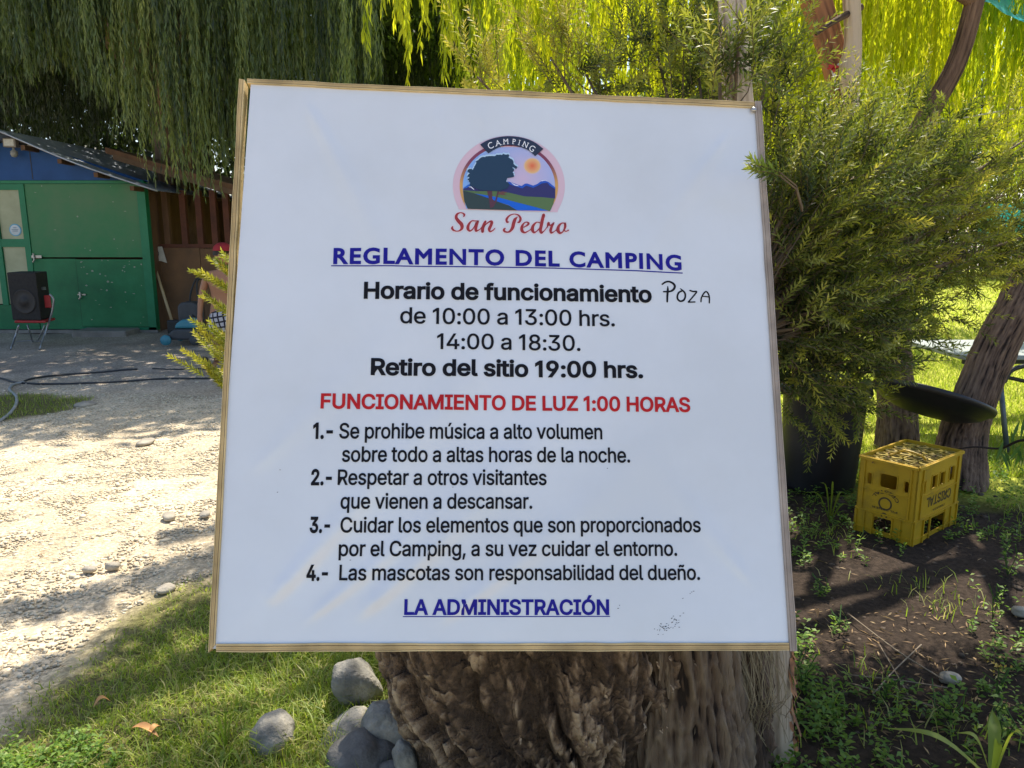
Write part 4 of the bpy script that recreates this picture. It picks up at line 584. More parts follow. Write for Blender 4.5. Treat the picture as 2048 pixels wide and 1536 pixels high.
# sky disc as a grid so its colours can run from blue to pink
V = []; Cc = []; nn = 44; Fs = []
for jj in range(nn + 1):
    y = 300 + (1117 - 300) * jj / nn; hw = 588 * math.sqrt(max(0, 1 - ((y - CY) / (512 if y < CY else 760)) ** 2)); 
    for ii in range(31):
        x = CX + hw * (2 * ii / 30 - 1); V.append(Z(x, min(y, 1085 + (x - 350) * .027))); d = math.hypot(x - 1050, (y - 700)) / 700; d = min(1, d)
        Cc.append(np.array([.60, .46, .62]) * (1 - d) + np.array([.22, .42, .80]) * d)
V = np.array(V); Fs = [(j_ * 31 + i_, j_ * 31 + i_ + 1, (j_ + 1) * 31 + i_ + 1, (j_ + 1) * 31 + i_) for j_ in range(nn) for i_ in range(30)]
mesh('printed_sky', bw(V[:, 0], V[:, 1], .0012), Fs, M_print, LOGO, col=np.array(Cc))
for kk in range(8):
    f = kk / 7; r = 112 * (1 - f) + 18 * f; cl = np.array([.78, .50, .22]) * (1 - f) + np.array([.74, .17, .07]) * f
    if kk == 0: cl = np.array([.66, .48, .42])
    patch('printed_sun', arc(r, 0, 350, 26, r * .93, 1178, 537), cl, 3.4 + .25 * kk)
patch('mountains', [(295, 830), (370, 790), (420, 800), (480, 835), (860, 740), (930, 765), (1040, 800), (1090, 770), (1180, 800), (1240, 775), (1290, 742), (1370, 740), (1420, 790), (1472, 820), (1470, 955), (1300, 940), (1080, 930), (880, 880), (700, 860), (300, 860)], (.035, .03, .13), 4)
patch('ridge_highlight', [(865, 735), (940, 760), (1040, 795), (1085, 765), (1110, 762), (1190, 790), (1240, 770), (1290, 735), (1345, 728), (1390, 748), (1470, 815), (1470, 835), (1400, 790), (1370, 752), (1300, 762), (1250, 790), (1190, 818), (1100, 790), (1050, 825), (930, 790), (870, 765)], (.02, .09, .50), 5)
patch('ridge_highlight', [(300, 820), (360, 778), (400, 770), (395, 790), (330, 825)], (.02, .12, .55), 5)
patch('snow_line', [(900, 748), (960, 778), (1000, 790), (1003, 798), (950, 788)], (.75, .75, .85), 6)
patch('snow_line', [(1290, 726), (1345, 716), (1372, 728), (1345, 724), (1300, 736)], (.75, .75, .85), 6)
patch('snow_line', [(360, 806), (400, 802), (430, 830), (440, 850), (425, 840), (395, 815)], (.72, .74, .85), 6)
patch('meadow', [(297, 850), (480, 862), (700, 858), (880, 880), (1080, 928), (1300, 938), (1462, 955), (1445, 1030), (1405, 1115), (1380, 1115), (1150, 1060), (900, 985), (640, 930), (300, 862)], (.10, .17, .06), 5.4)
patch('river', [(430, 890), (600, 915), (760, 945), (960, 1000), (1160, 1050), (1385, 1112), (985, 1108), (880, 1040), (700, 985), (540, 940)], (.01, .12, .62), 6)
patch('dark_bank', [(295, 855), (420, 885), (560, 930), (720, 990), (880, 1045), (985, 1108), (355, 1088), (310, 990)], (.035, .055, .05), 7)
patch('printed_trunk', [(600, 860), (665, 862), (668, 960), (700, 1000), (735, 862), (752, 864), (720, 1000), (680, 1065), (640, 1080), (625, 960)], (.10, .035, .05), 8)
patch('printed_branch', [(740, 880), (800, 866), (850, 872), (850, 882), (800, 890), (850, 902), (820, 912), (742, 902)], (.16, .06, .05), 8)
tree = [(420, 590), (370, 572), (352, 610), (385, 640), (352, 668), (372, 690), (350, 722), (385, 745), (375, 790), (440, 815), (520, 850), (640, 862), (740, 858), (860, 830), (880, 770), (845, 745), (860, 700), (905, 685), (945, 675), (948, 650), (925, 625), (945, 592), (930, 560), (985, 578), (988, 555), (945, 520), (930, 470), (880, 435), (870, 400), (820, 390), (770, 402), (720, 400), (690, 412), (600, 412), (560, 428), (512, 434), (505, 455), (460, 485), (455, 530), (430, 560)]
tq = np.array(tree, float); tq2 = []
for i_ in range(len(tq)):
    a_, b_ = tq[i_], tq[(i_ + 1) % len(tq)]
    for f in (0, .33, .66): p = a_ + (b_ - a_) * f; tq2.append(tuple(p + rg.normal(0, 4.5, 2)))
patch('printed_tree_halo', [tuple(np.array([660, 620]) + (np.array(p) - [660, 620]) * 1.035 - [0, 14]) for p in tq2 if p[1] < 760], (.45, .62, .80), 8.5)
patch('printed_tree', tq2, (.018, .045, .085), 9)
ban = arc(560, 131, 52, 30, 625, 900, 790); BC = (905, 860)
ban = [(512, 270), (600, 218), (720, 180), (860, 163), (1000, 172), (1130, 205), (1230, 255), (1320, 325), (1215, 418), (1140, 350), (1040, 305), (940, 282), (840, 280), (730, 315), (618, 382)]
bq = cr(np.array([(p[0], p[1], 0) for p in ban[:8]]), 4)[:, :2].tolist() + cr(np.array([(p[0], p[1], 0) for p in ban[8:]]), 4)[:, :2].tolist()
patch('ribbon', bq, (.022, .03, .06), 9.5)
for ch, x, y, rot, hh in (('C', 645, 283, 25, 82), ('A', 740, 250, 14, 72), ('M', 840, 232, 3, 68), ('P', 946, 232, -5, 66), ('I', 1012, 245, -14, 66), ('N', 1090, 270, -24, 72), ('G', 1175, 320, -35, 80)):
    polys = layout(ch, 'B'); q = np.concatenate(polys); c0 = (q.min(0) + q.max(0)) / 2; k_ = hh / (q[:, 1].max() - q[:, 1].min()); ca, sa = math.cos(R(rot)), math.sin(R(rot))
    extra = []
    if ch in 'AMPIN':
        for sx_, sy_ in {'A': ((q[:, 0].min(), 0), (q[:, 0].max(), 0)), 'M': ((q[:, 0].min() + 30, 0), (q[:, 0].max() - 30, 0)), 'P': ((q[:, 0].min() + 40, 0),), 'I': ((c0[0], 0), (c0[0], 1)), 'N': ((q[:, 0].min() + 30, 0), (q[:, 0].max() - 30, 1))}[ch]:
            yy = q[:, 1].min() if sy_ == 0 else q[:, 1].max() - 26; extra.append(np.array([(sx_ - 72, yy), (sx_ + 72, yy), (sx_ + 72, yy + 26), (sx_ - 72, yy + 26)]))
    for lay, pl in ((0, polys), (1, extra)):
        if not pl: continue
        V, Fs = fill2d([p / 500.0 for p in pl]) if lay == 0 else (np.concatenate(pl) / 500.0, [tuple(range(4 * i_, 4 * i_ + 4)) for i_ in range(len(pl))]); V = (V * 500 - c0) * k_ * [.92, 1]
        X = x + V[:, 0] * ca - V[:, 1] * sa * 1; Y = y - (V[:, 0] * sa + V[:, 1] * ca)
        q2 = np.array([Z(a_, b_) for a_, b_ in zip(X, Y)]); mesh('ribbon_letter', bw(q2[:, 0], q2[:, 1], .0004 + .00025 * (10.4 + lay * .3)), Fs, M_print, LOGO, col=np.tile((.85, .85, .88), (len(V), 1)))
def sz(P): return [(895 + x / 15.75, 420 + y / 15.75, w_ / 15.75) for x, y, w_ in P]
def pz(P): return [(1000 + x / 14.12, 420 + y / 14.12, w_ / 14.12) for x, y, w_ in P]
I_script = mat('ink_brick_red', (.36, .035, .03), (.30, .03, .035), 30, .35); I_halo = mat('ink_pink_halo', (.74, .62, .68), (.72, .60, .66), 9, .35)
SCR = [sz([(510, 235, 30), (530, 175, 60), (470, 125, 40), (390, 115, 35), (300, 165, 70), (275, 270, 95), (350, 380, 110), (440, 480, 115), (455, 590, 95), (390, 670, 50), (290, 695, 30), (190, 660, 60), (145, 600, 70), (170, 540, 25)]),
    sz([(975, 375, 25), (860, 370, 35), (760, 375, 40), (670, 480, 75), (640, 600, 100), (690, 680, 60), (770, 650, 40), (850, 540, 30), (900, 430, 45)]), sz([(960, 385, 60), (920, 480, 85), (890, 600, 90), (900, 685, 65), (1000, 645, 30), (1080, 570, 25)]),
    sz([(1195, 385, 60), (1150, 470, 85), (1110, 600, 95), (1100, 705, 90)]), sz([(1130, 560, 25), (1230, 460, 35), (1340, 385, 50), (1395, 410, 85), (1360, 520, 90), (1310, 630, 90), (1340, 705, 50), (1430, 665, 35), (1490, 605, 25)]),
    pz([(245, 360, 25), (195, 365, 50), (185, 280, 65), (270, 180, 40), (400, 140, 25), (520, 175, 45), (575, 270, 65), (540, 360, 60), (495, 375, 25)]), pz([(485, 225, 20), (420, 290, 85), (380, 400, 95), (350, 520, 90), (280, 620, 60), (200, 650, 40), (120, 620, 60), (110, 570, 60), (150, 535, 20)]),
    pz([(665, 510, 20), (770, 450, 50), (800, 400, 60), (740, 365, 30), (660, 410, 45), (610, 510, 80), (620, 610, 85), (690, 660, 50), (780, 625, 28), (860, 575, 22)]),
    pz([(1110, 375, 25), (1020, 375, 35), (930, 470, 75), (910, 580, 90), (950, 655, 60), (1020, 630, 30), (1090, 560, 25)]), pz([(1225, 165, 85), (1190, 300, 90), (1160, 450, 90), (1135, 590, 85), (1160, 665, 60), (1230, 620, 28), (1330, 500, 22)]),
    pz([(1330, 500, 25), (1350, 430, 70), (1370, 390, 60), (1400, 460, 30), (1520, 380, 25)]), pz([(1500, 410, 40), (1450, 500, 70), (1420, 600, 75), (1440, 670, 50), (1510, 640, 28), (1590, 580, 22)]),
    pz([(1840, 400, 35), (1740, 395, 35), (1650, 480, 75), (1630, 600, 95), (1690, 675, 60), (1780, 620, 35), (1830, 500, 70), (1830, 420, 60)]), pz([(1790, 590, 25), (1850, 625, 30), (1930, 590, 25)])]
brush('script_halo', [[(x, y, w_ + 3.2) for x, y, w_ in s_] for s_ in SCR], I_halo, z=.0004)
brush('script_lettering', SCR, I_script, z=.0008)
# ---------------------------------------------------------------- the tree the sign leans on
BUSHY = thing('paperbark_tree', (.15, 2.05, 0), 'gnarled tree with a huge brown burl below the sign and needle leaves spreading right', 'tree')
def burl():
    nr, nz = 640, 330; a = np.linspace(0, 2 * math.pi, nr, endpoint=False); a = a - .42 * np.cos(a + 0) * 1.0; zz = np.linspace(-.03, 1.02, nz); A, Zz = np.meshgrid(a, zz)
    base = np.interp(Zz, [-.05, .0, .15, .35, .6, .8, .95, 1.02], [.47, .45, .48, .56, .60, .52, .34, .05])
    lob = 1 + .06 * np.sin(2 * A + .6) + .05 * np.sin(5 * A + 2 * Zz)
    p = np.stack([np.cos(A) * base, np.sin(A) * base, Zz], -1).reshape(-1, 3)
    big = fbm(p * 3.0 + 2, 2); w1 = p * [1, 1, .62] + .05 * np.stack([vnoise(p * 6), vnoise(p * 6 + 9), vnoise(p * 6 + 19)], 1)
    rid = 1 - np.abs(fbm(w1 * [11, 11, 8.5] + .35 * np.stack([vnoise(p * 13 + 4)] * 3, 1), 4)) * 1.7; w2 = w1 + .02 * np.stack([vnoise(p * 18), vnoise(p * 18 + 9), vnoise(p * 18 + 19)], 1); pl = np.minimum(np.abs(vnoise(w2 * [26, 26, 15] + 30)), np.abs(vnoise(w2 * [44, 44, 26] + 60)) * 1.3); fin = fbm(w1 * 62, 3)
    ch = np.floor((vnoise(w2 * [34, 34, 22] + 11) + 1) * 3.5) / 3.5 - 1
    tw = np.stack([np.cos(A.ravel() + .9 * Zz.ravel()), np.sin(A.ravel() + .9 * Zz.ravel()), Zz.ravel() * .55], 1) + .10 * np.stack([fbm(p * 3.2 + 7, 3), fbm(p * 3.2 + 17, 3), .4 * fbm(p * 3.2 + 27, 3)], 1)
    fold = np.abs(fbm(tw * [4.2, 4.2, 2.2] + 3, 2)); grain = fbm(tw * [17, 17, 5.5] + 13, 4); fold = np.clip(1 - fold / .30, 0, 1) ** 1.5
    d = .036 * big + .011 * rid - .044 * fold + .0145 * grain - .006 * np.clip(.12 - pl, 0, 1) / .12 + .0042 * ch + .0045 * fin
    rr = (base * lob).ravel() * .88 + d
    V = np.stack([.11 + np.cos(A).ravel() * rr * .98, 2.06 + np.sin(A).ravel() * rr * .92, Zz.ravel() + .012 * fin], 1)
    i = np.arange(nr)[None]; j = np.arange(nz - 1)[:, None]; Fq = np.stack([j * nr + i, j * nr + (i + 1) % nr, (j + 1) * nr + (i + 1) % nr, (j + 1) * nr + i], -1).reshape(-1, 4)
    at_ = np.clip(.30 + .26 * grain - .30 * fold + .14 * (rid - .6) + .30 * fin + .24 * ch + .14 * vnoise(p * 5) - .35 * np.clip(.2 - pl, 0, 1) / .2, 0, 1)
    mesh('burl', V, Fq, M_burl, BUSHY, True, attr=at_)
burl()
trunk('trunk', [(.46, 1.86, -.05), (.43, 1.84, .35), (.38, 1.84, .75), (.34, 2.0, 1.1), (.36, 2.2, 1.4)], [.20, .165, .15, .13, .10], M_barkgrey, BUSHY, 170, 340, .20, 26, 9, 3)
trunk('trunk', [(.60, 2.02, -.05), (.595, 2.0, .4), (.58, 2.0, .8), (.60, 2.14, 1.0), (.62, 2.2, 1.2)], [.15, .125, .12, .09, .05], M_barkfib, BUSHY, 150, 320, .30, 30, 11, 5)
p0 = at(1556, 1540, 2.02); p1 = at(1546, 1300, 2.02)
pale = [np.array([p0[0] + .005, 2.02, -.05]), p0, p1, at(1520, 700, 2.1), at(1472, 160, 2.25), at(1455, -250, 2.35)]
trunk('pale_stem', pale, [.056, .050, .050, .042, .040, .03], M_barkpale, BUSHY, 40, 160, .05, 8, 1.5, 8)['label'] = 'smooth pale stem at the lower right corner of the sign'
# peeling flakes on the pale stem and loose bark plates on the burl and stems
rg = np.random.default_rng(11)
def flakes(name, cs, outw, L, W, m_, parent, down=True, curl=.25):
    V = []; Fs = []
    for c, o in zip(cs, outw):
        o = norm(o); up = np.array([rg.normal(0, .25), 0, 1.0]); up = norm(up - o * (up @ o)); s = np.cross(up, o); l = L * rg.uniform(.5, 1.5); w_ = W * rg.uniform(.5, 1.4); b = len(V); k = 5
        for i in range(k):
            f = i / (k - 1); ww = w_ * (1 - .7 * abs(f - .4) * 1.4) * rg.uniform(.8, 1.15); of = o * (.002 + l * curl * (f ** 2))
            for sd_ in (-1, 1): V.append(c + up * (-l * f if down else l * f) + s * ww * .5 * sd_ + of + o * .003 * rg.normal())
        Fs += [(b + 2 * i, b + 2 * i + 1, b + 2 * i + 3, b + 2 * i + 2) for i in range(k - 1)]
    return mesh(name, V, Fs, m_, parent, True, attr=rg.uniform(0, 1, len(V)))
def ringpts(P0, P1, r, n, a0=180, a1=360):
    cs = []; os_ = []
    for _ in range(n):
        f = rg.uniform(); c = np.array(P0) * (1 - f) + np.array(P1) * f; a = R(rg.uniform(a0, a1)); o = np.array([math.cos(a), math.sin(a), 0]); cs.append(c + o * r); os_.append(o)
    return cs, os_
cs, os_ = ringpts(p0 - [0, 0, .1], p1 + [0, 0, .05], .049, 26, 300, 370); flakes('peeling_bark', cs, os_, .09, .022, M_barkred, BUSHY)['kind'] = 'stuff'
cs, os_ = ringpts((.45, 1.86, .05), (.38, 1.83, .72), .155, 60); flakes('bark_strip', cs, os_, .12, .016, M_barkgrey, BUSHY, curl=.1)['kind'] = 'stuff'
cs, os_ = ringpts((.60, 2.02, .05), (.58, 2.0, .75), .125, 80, 200, 330); flakes('bark_strip', cs, os_, .12, .014, M_barkfib, BUSHY, curl=.15)['kind'] = 'stuff'
cs = []; os_ = []
for _ in range(130):
    a = R(rg.uniform(165, 345)); z = rg.uniform(.0, .72); b_ = np.interp(z, [0, .15, .35, .6, .8], [.45, .48, .56, .60, .52]) * .86 + .012; o = np.array([math.cos(a), math.sin(a), rg.normal(0, .3)]); cs.append(np.array([.13 + math.cos(a) * b_ * .98, 2.06 + math.sin(a) * b_ * .92, z])); os_.append(o)
flakes('bark_plate', cs, os_, .014, .008, M_burl, BUSHY, curl=.2)['kind'] = 'stuff'
# hanging dry grass between the stems
mb = MB()
for _ in range(90):
    x = rg.uniform(.50, .64); P = np.array([(x - .02, 1.84, .66), (x + .02 + rg.normal(0, .02), 1.82, .5), (x + .06 + rg.normal(0, .03), 1.82 + rg.normal(0, .03), .33), (x + .05 + rg.normal(0, .05), 1.86, .12 + rg.uniform(0, .15))]); mb.tube(cr(P, 4), .0010, 3, False)
o = mb.build('dry_strands', mat('dry_stem', (.30, .25, .15), (.18, .14, .08), 20, .8)); tag(o, 'thin dry grass stalks hanging between the fibrous trunk and the pale stem', 'dry grass', kind='stuff')

def leafy(starts, dirs, lens, L, W, nper, vbase, flare_=.9):
    """leafy sprigs: leaves set in a spiral round each curving twig"""
    n = len(starts); k = nper; f = np.tile((np.arange(k) + .5) / k, n); idx = np.tile(np.arange(k), n)
    S0 = np.repeat(starts, k, 0); D0 = np.repeat(norm(dirs), k, 0); Ln = np.repeat(lens, k)[:, None]
    bend = np.repeat(norm(rng.normal(size=(n, 3)) + [0, 0, .5]), k, 0)
    pos = S0 + D0 * Ln * f[:, None] + bend * Ln * .22 * (f ** 2)[:, None]; ax = norm(D0 + bend * .44 * f[:, None])
    rnd = norm(np.cross(ax, np.repeat(rnd_dir(n), k, 0))); r2 = np.cross(ax, rnd); a = idx * 2.399 + np.repeat(rng.uniform(0, 6, n), k)
    rad = rnd * np.cos(a)[:, None] + r2 * np.sin(a)[:, None]; op = (flare_ * np.where(f > .86, .75, 1.25 - .25 * f) * rng.uniform(.75, 1.25, n * k))[:, None]
    D = norm(ax * .9 + rad * op); sz_ = (1.0 - .25 * f) * rng.uniform(.75, 1.2, n * k)
    V, Fq = leaf_geo(pos, D, norm(ax - D * .2 + 1e-3), L * sz_, W * sz_, 0, .5)
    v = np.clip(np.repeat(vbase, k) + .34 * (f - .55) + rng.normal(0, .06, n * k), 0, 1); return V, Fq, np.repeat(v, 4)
HUB = np.array([.62, 2.2, 1.15])
CL = [(1590, 480, 2.3, .09, 40, .34), (1600, 580, 2.3, .10, 46, .30), (1590, 660, 2.3, .09, 40, .26), (1650, 620, 2.35, .11, 46, .34), (1600, 740, 2.4, .09, 36, .22), (1590, 390, 2.35, .09, 36, .38),  # px, py, Y, radius m, sprigs, age (higher = yellower new growth; top highlights and inner shade also put into it)
    (1640, 640, 2.75, .30, 300, .22), (1775, 565, 3.0, .29, 260, .26), (1630, 420, 2.7, .30, 280, .36), (1760, 430, 2.85, .32, 300, .44), (1890, 450, 3.1, .26, 200, .46), (1990, 400, 3.2, .28, 170, .52),
    (1590, 330, 2.7, .20, 150, .34), (1750, 330, 2.9, .24, 170, .38), (1860, 340, 3.05, .25, 150, .36), (1640, 760, 2.75, .18, 130, .20), (1720, 700, 2.9, .12, 50, .22), (1960, 520, 3.2, .14, 50, .30),
    (1590, 540, 2.6, .22, 170, .24), (1530, 170, 2.6, .13, 70, .34), (1475, 110, 2.1, .07, 30, .36), (1440, 180, 2.1, .06, 20, .40), (1450, 90, 2.9, .24, 130, .32), (1320, 130, 2.9, .20, 110, .34), (1400, 175, 2.75, .14, 80, .34), (1180, 165, 2.8, .13, 60, .45), (1110, 130, 2.8, .12, 36, .72), (965, 165, 2.75, .10, 34, .80), (1620, 560, 2.45, .2, 150, .30), (1700, 660, 2.55, .2, 130, .24), (1690, 380, 2.5, .2, 130, .42), (1600, 420, 2.35, .14, 90, .36), (2050, 280, 3.3, .2, 60, .5), (1560, 700, 2.5, .16, 80, .2), (2060, 470, 3.2, .2, 70, .34)]
st = []; dr = []; ln = []; vb = []; wood = MB(); cw = MB()
for (px, py, Y, r, n, age_light) in CL:
    n = int(n * .60)
    C = at(px, py, Y); out = norm(C - HUB)
    P = cr(np.array([HUB + rng.normal(0, .05, 3), HUB * .55 + C * .45 + [0, .03, .02], C + out * r * .3]), 6); cw.tube(P, np.linspace(.016, .004, len(P)), 6)
    q = rnd_dir(n) * (rng.uniform(.05, 1, n) ** (1 / 2.6))[:, None] * r; q[:, 1] *= .8; s0 = C + q
    d = norm(out * .55 + q / r * .55 + np.array([.15, -.12, .22]) + rng.normal(0, .48, (n, 3))); lo = rng.uniform(.07, .16, n)
    st.append(s0); dr.append(d); ln.append(lo * 1.45); vb.append(np.clip(age_light + .16 * (np.linalg.norm(q, axis=1) / r - .5) + rng.normal(0, .15, n) + .2 * (rng.uniform(size=n) > .93), 0, .95))
    for k in range(0, n, 7):
        a = P[rng.integers(3, len(P))]; wood.tube(np.array([a, (a + s0[k]) / 2 + rng.normal(0, .02, 3), s0[k]]), [.0028, .0018, .0012], 3, False)
# the sprigs that reach past the left edge of the sign
TL_ = [(404, 538), (432, 524), (462, 520), (418, 548), (420, 603), (446, 622), (412, 655), (430, 668), (396, 684), (374, 711), (398, 726), (410, 748), (440, 752), (452, 690), (455, 560), (462, 640), (448, 712), (458, 735)]
for tx, ty in TL_:
    e = at(tx, ty, 1.95); s0 = at(tx + 75, ty + 52, 2.0); l_ = np.linalg.norm(e - s0)
    for _ in range(2):
        st.append((s0 * .62 + e * .38 + rng.normal(0, .006, 3))[None]); dr.append((e - s0)[None]); ln.append(np.array([l_ * .6])); vb.append(np.array([.76]))  # sunlit yellow put into the tone of these sprigs
    wood.tube(np.array([s0 + [.08, .02, -.05], s0, s0 * .4 + e * .6]), [.002, .0018, .001], 4, False)
for a_, b_ in (((1560, 345), (1488, 326)), ((1560, 352), (1500, 340))):
    s0 = at(*a_, 1.60); e = at(*b_, 1.58); st.append(s0[None]); dr.append((e - s0)[None]); ln.append(np.array([np.linalg.norm(e - s0)])); vb.append(np.array([.3]))
    wood.tube(np.array([s0 + [.16, .30, -.06], s0 + [.07, .10, -.02], s0]), [.003, .002, .0015], 4, False)
_k = len(TL_) * 2 + 2; sl = [np.concatenate(x[-_k:-2]) for x in (st, dr, ln, vb)]; st = st[:-_k] + st[-2:]; dr = dr[:-_k] + dr[-2:]; ln = ln[:-_k] + ln[-2:]; vb = vb[:-_k] + vb[-2:]
st = np.concatenate(st); dr = np.concatenate(dr); ln = np.concatenate(ln); vb = np.concatenate(vb)
V, Fq, v = leafy(st, dr, ln, .030, .0074, 44, vb, 1.15)
mesh('crown', V, Fq, L_bush, BUSHY, attr=v)
V, Fq, v = leafy(sl[0], sl[1], sl[2] * 1.2, .0185, .0066, 70, sl[3] - .14 + rng.normal(0, .13, len(sl[3])), 1.0); mesh('crown', V, Fq, L_bush, BUSHY, attr=v)['label'] = 'bright yellow green sprigs past the left edge of the sign'
n = len(st); e_ = st + norm(dr) * ln[:, None] * .9
for k in range(n): wood.tube(np.array([st[k], (st[k] + e_[k]) / 2 + [0, 0, .003], e_[k]]), [.0012, .001, .0007], 3, False)
M_twig = mat('twig', (.15, .105, .06), (.09, .06, .035), 20, .85)
wood.build('twigs', M_twig, BUSHY)['kind'] = 'stuff'; cw.build('limbs', M_barkfib if False else M_twig, BUSHY, True)

# ---------------------------------------------------------------- weeping willows
def strands(tops, lens, sp, L, W, v0, vs=.12, wav=.05, spread=.35):
    m_ = np.maximum(4, (lens / sp).astype(int)); n = len(tops); rep = np.repeat(np.arange(n), m_); N = len(rep)
    first = np.concatenate([[0], np.cumsum(m_)[:-1]]); j = np.arange(N) - np.repeat(first, m_); f = (j + rng.uniform(0, 1, N)) / np.repeat(m_, m_)
    dz = f * lens[rep]; ph = rng.uniform(0, 6.28, (n, 2))[rep]; fr = rng.uniform(1.4, 3.2, n)[rep]; am = (wav * rng.uniform(.3, 1.3, n))[rep]
    dx = rng.normal(0, .05, (n, 2))[rep] * dz[:, None]
    P = tops[rep] + np.stack([am * np.sin(fr * dz + ph[:, 0]) + dx[:, 0], am * np.cos(fr * 1.1 * dz + ph[:, 1]) + dx[:, 1], -dz], 1)
    a = rng.uniform(0, 6.28, N); s = spread * rng.uniform(.2, 1.4, N); D = np.stack([np.cos(a) * s, np.sin(a) * s, -np.ones(N)], 1)
    Nn = norm(np.stack([np.sin(a) * rng.normal(size=N), -np.ones(N) * .8, rng.normal(0, .5, N)], 1) + .6 * rng.normal(size=(N, 3)))
    V, Fq = leaf_geo(P, D, Nn, L * rng.uniform(.6, 1.25, N), W * rng.uniform(.7, 1.2, N), .03, .45)
    v = np.clip(v0[rep] + rng.normal(0, vs, N), 0, 1); return V, Fq, np.repeat(v, 4)
def bunches(nb, pxr, Yr, env, topy, per, wid, jit, short):
    T = []; Ls = []; v0 = []
    for _ in range(nb):
        px = rng.uniform(*pxr); Y = rng.uniform(*Yr); bot = np.interp(px, *zip(*env)) - abs(rng.normal(0, jit)) + rng.normal(0, 6)
        if rng.uniform() < short: bot -= rng.uniform(40, 260)
        c = at(px, bot, Y); tz = at(px, topy, Y)[2] + rng.uniform(0, .5); n = rng.integers(*per); g = rng.uniform(.1, .62)
        if c[2] > tz - .3: continue
        o = rng.normal(0, wid, (n, 2)); o[:, 1] *= 1.3
        for k in range(n):
            zb = c[2] + abs(rng.normal(0, .28)); zt = tz + rng.uniform(-.2, .5); T.append((c[0] + o[k, 0] * .8, Y + o[k, 1], zt)); Ls.append(max(.25, zt - zb)); v0.append(g + rng.normal(0, .06))
    return np.array(T), np.array(Ls), np.array(v0)
WL = thing('willow_tree', (-5.6, 13.6, 0), 'big shaded weeping willow whose dark green strands hang over the shed', 'tree')
trunk('trunk', [(-5.6, 13.6, -.1), (-5.65, 13.6, 1.5), (-5.75, 13.5, 3.2), (-5.6, 13.2, 5.0), (-5.2, 12.8, 6.5)], [.42, .32, .27, .22, .14], M_bark, WL, 40, 80, .16, 8, 1.5, 2, flare=.2)
for k, (e, r_) in enumerate((((-8.5, 10.5, 6.2), .13), ((-3.2, 10.0, 6.3), .14), ((-6.5, 9.4, 6.0), .11), ((-1.2, 11.5, 6.4), .12), ((-9.5, 13.5, 6.3), .12))):
    trunk('limb', [(-5.7, 13.5, 3.6 + .2 * k), ((-5.7 + e[0]) / 2, (13.5 + e[1]) / 2, 5.6), e], [.16, r_, .05], M_bark, WL, 16, 24, .12, 5, 2, k)
envL = [(-60, 262), (0, 235), (30, 170), (150, 180), (215, 225), (290, 300), (325, 350), (350, 392), (430, 400), (480, 385), (760, 330)]
G = [strands(*b_, .017, .085, .0105, 0, .1) if False else b_ for b_ in ()]
def addstr(parent, b_, sp, L, W, m_, dark=1.0, wav=.05, spread=.35, name='crown'):  # dark scales the leaf tone, shade of deeper layers put into the colour
    V, Fq, v = strands(b_[0], b_[1], sp, L, W, np.clip(b_[2] * dark, 0, 1), .09, wav, spread); return mesh(name, V, Fq, m_, parent, attr=v)
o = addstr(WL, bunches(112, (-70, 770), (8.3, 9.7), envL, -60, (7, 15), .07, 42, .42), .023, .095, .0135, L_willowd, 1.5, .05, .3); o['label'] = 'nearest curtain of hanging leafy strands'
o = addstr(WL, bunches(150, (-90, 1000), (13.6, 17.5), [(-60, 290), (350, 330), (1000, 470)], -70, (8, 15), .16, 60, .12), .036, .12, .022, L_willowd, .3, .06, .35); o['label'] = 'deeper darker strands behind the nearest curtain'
n = 52000; P = np.stack([rng.uniform(-11.5, -.2, n), rng.uniform(8.9, 17.5, n), rng.uniform(4.7, 7.3, n)], 1); P[:, 2] += .5 * fbm(P * .5, 2); keep = (P[:, 1] > 9.3 + .6 * fbm(P * [.6, 0, 0], 2)) ; P = P[keep]  # unseen leaf slab, packed dense to shade the strands, shed and yard
V, Fq = leaf_geo(P, rnd_dir(len(P)) + [0, 0, -.8], rnd_dir(len(P)) + [0, 0, .8], rng.uniform(.18, .32, len(P)), rng.uniform(.06, .11, len(P)), 0)
mesh('crown', V, Fq, L_willow, WL, attr=np.repeat(rng.uniform(.1, .6, len(P)), 4))['label'] = 'unseen leafy top of the crown, made dense to block the sun'
WR = thing('willow_tree', (7.2, 9.2, 0), 'sunlit weeping willow with glowing yellow green strands above the right half of the sign', 'tree')
trunk('trunk', [(7.2, 9.2, -.1), (7.1, 9.2, 1.6), (6.8, 9.0, 3.4), (6.0, 8.6, 5.2)], [.34, .27, .22, .15], M_bark, WR, 36, 60, .16, 8, 1.5, 4, flare=.2)
for k, e in enumerate(((3.2, 5.6, 4.4), (1.2, 6.2, 4.6), (4.6, 6.6, 4.8), (.2, 7.8, 4.9), (7.6, 6.0, 4.6))):
    trunk('limb', [(6.7, 8.9, 3.6 + .15 * k), ((6.7 + e[0]) / 2, (8.9 + e[1]) / 2, 4.9), e], [.12, .08, .03], M_bark, WR, 14, 24, .12, 5, 2, k + 10)
envR = [(740, 110), (800, 150), (860, 190), (1000, 230), (1300, 260), (1600, 340), (1800, 320), (1900, 330), (2100, 320)]
b1 = bunches(26, (750, 1010), (4.4, 5.4), [(740, 120), (800, 185), (1010, 230)], -40, (2, 5), .045, 45, .35); b2 = bunches(50, (985, 1500), (5.0, 6.6), envR, -50, (6, 11), .075, 38, .28)
b3 = bunches(72, (1420, 2130), (5.3, 6.6), envR, -50, (6, 11), .08, 38, .28)
o = addstr(WR, tuple(np.concatenate([x, y]) for x, y in zip(b1, [np.concatenate(q) for q in zip(b2, b3)])), .021, .090, .0155, L_willowlit, 1.25, .05, .3); o['label'] = 'nearest glowing curtain of strands'
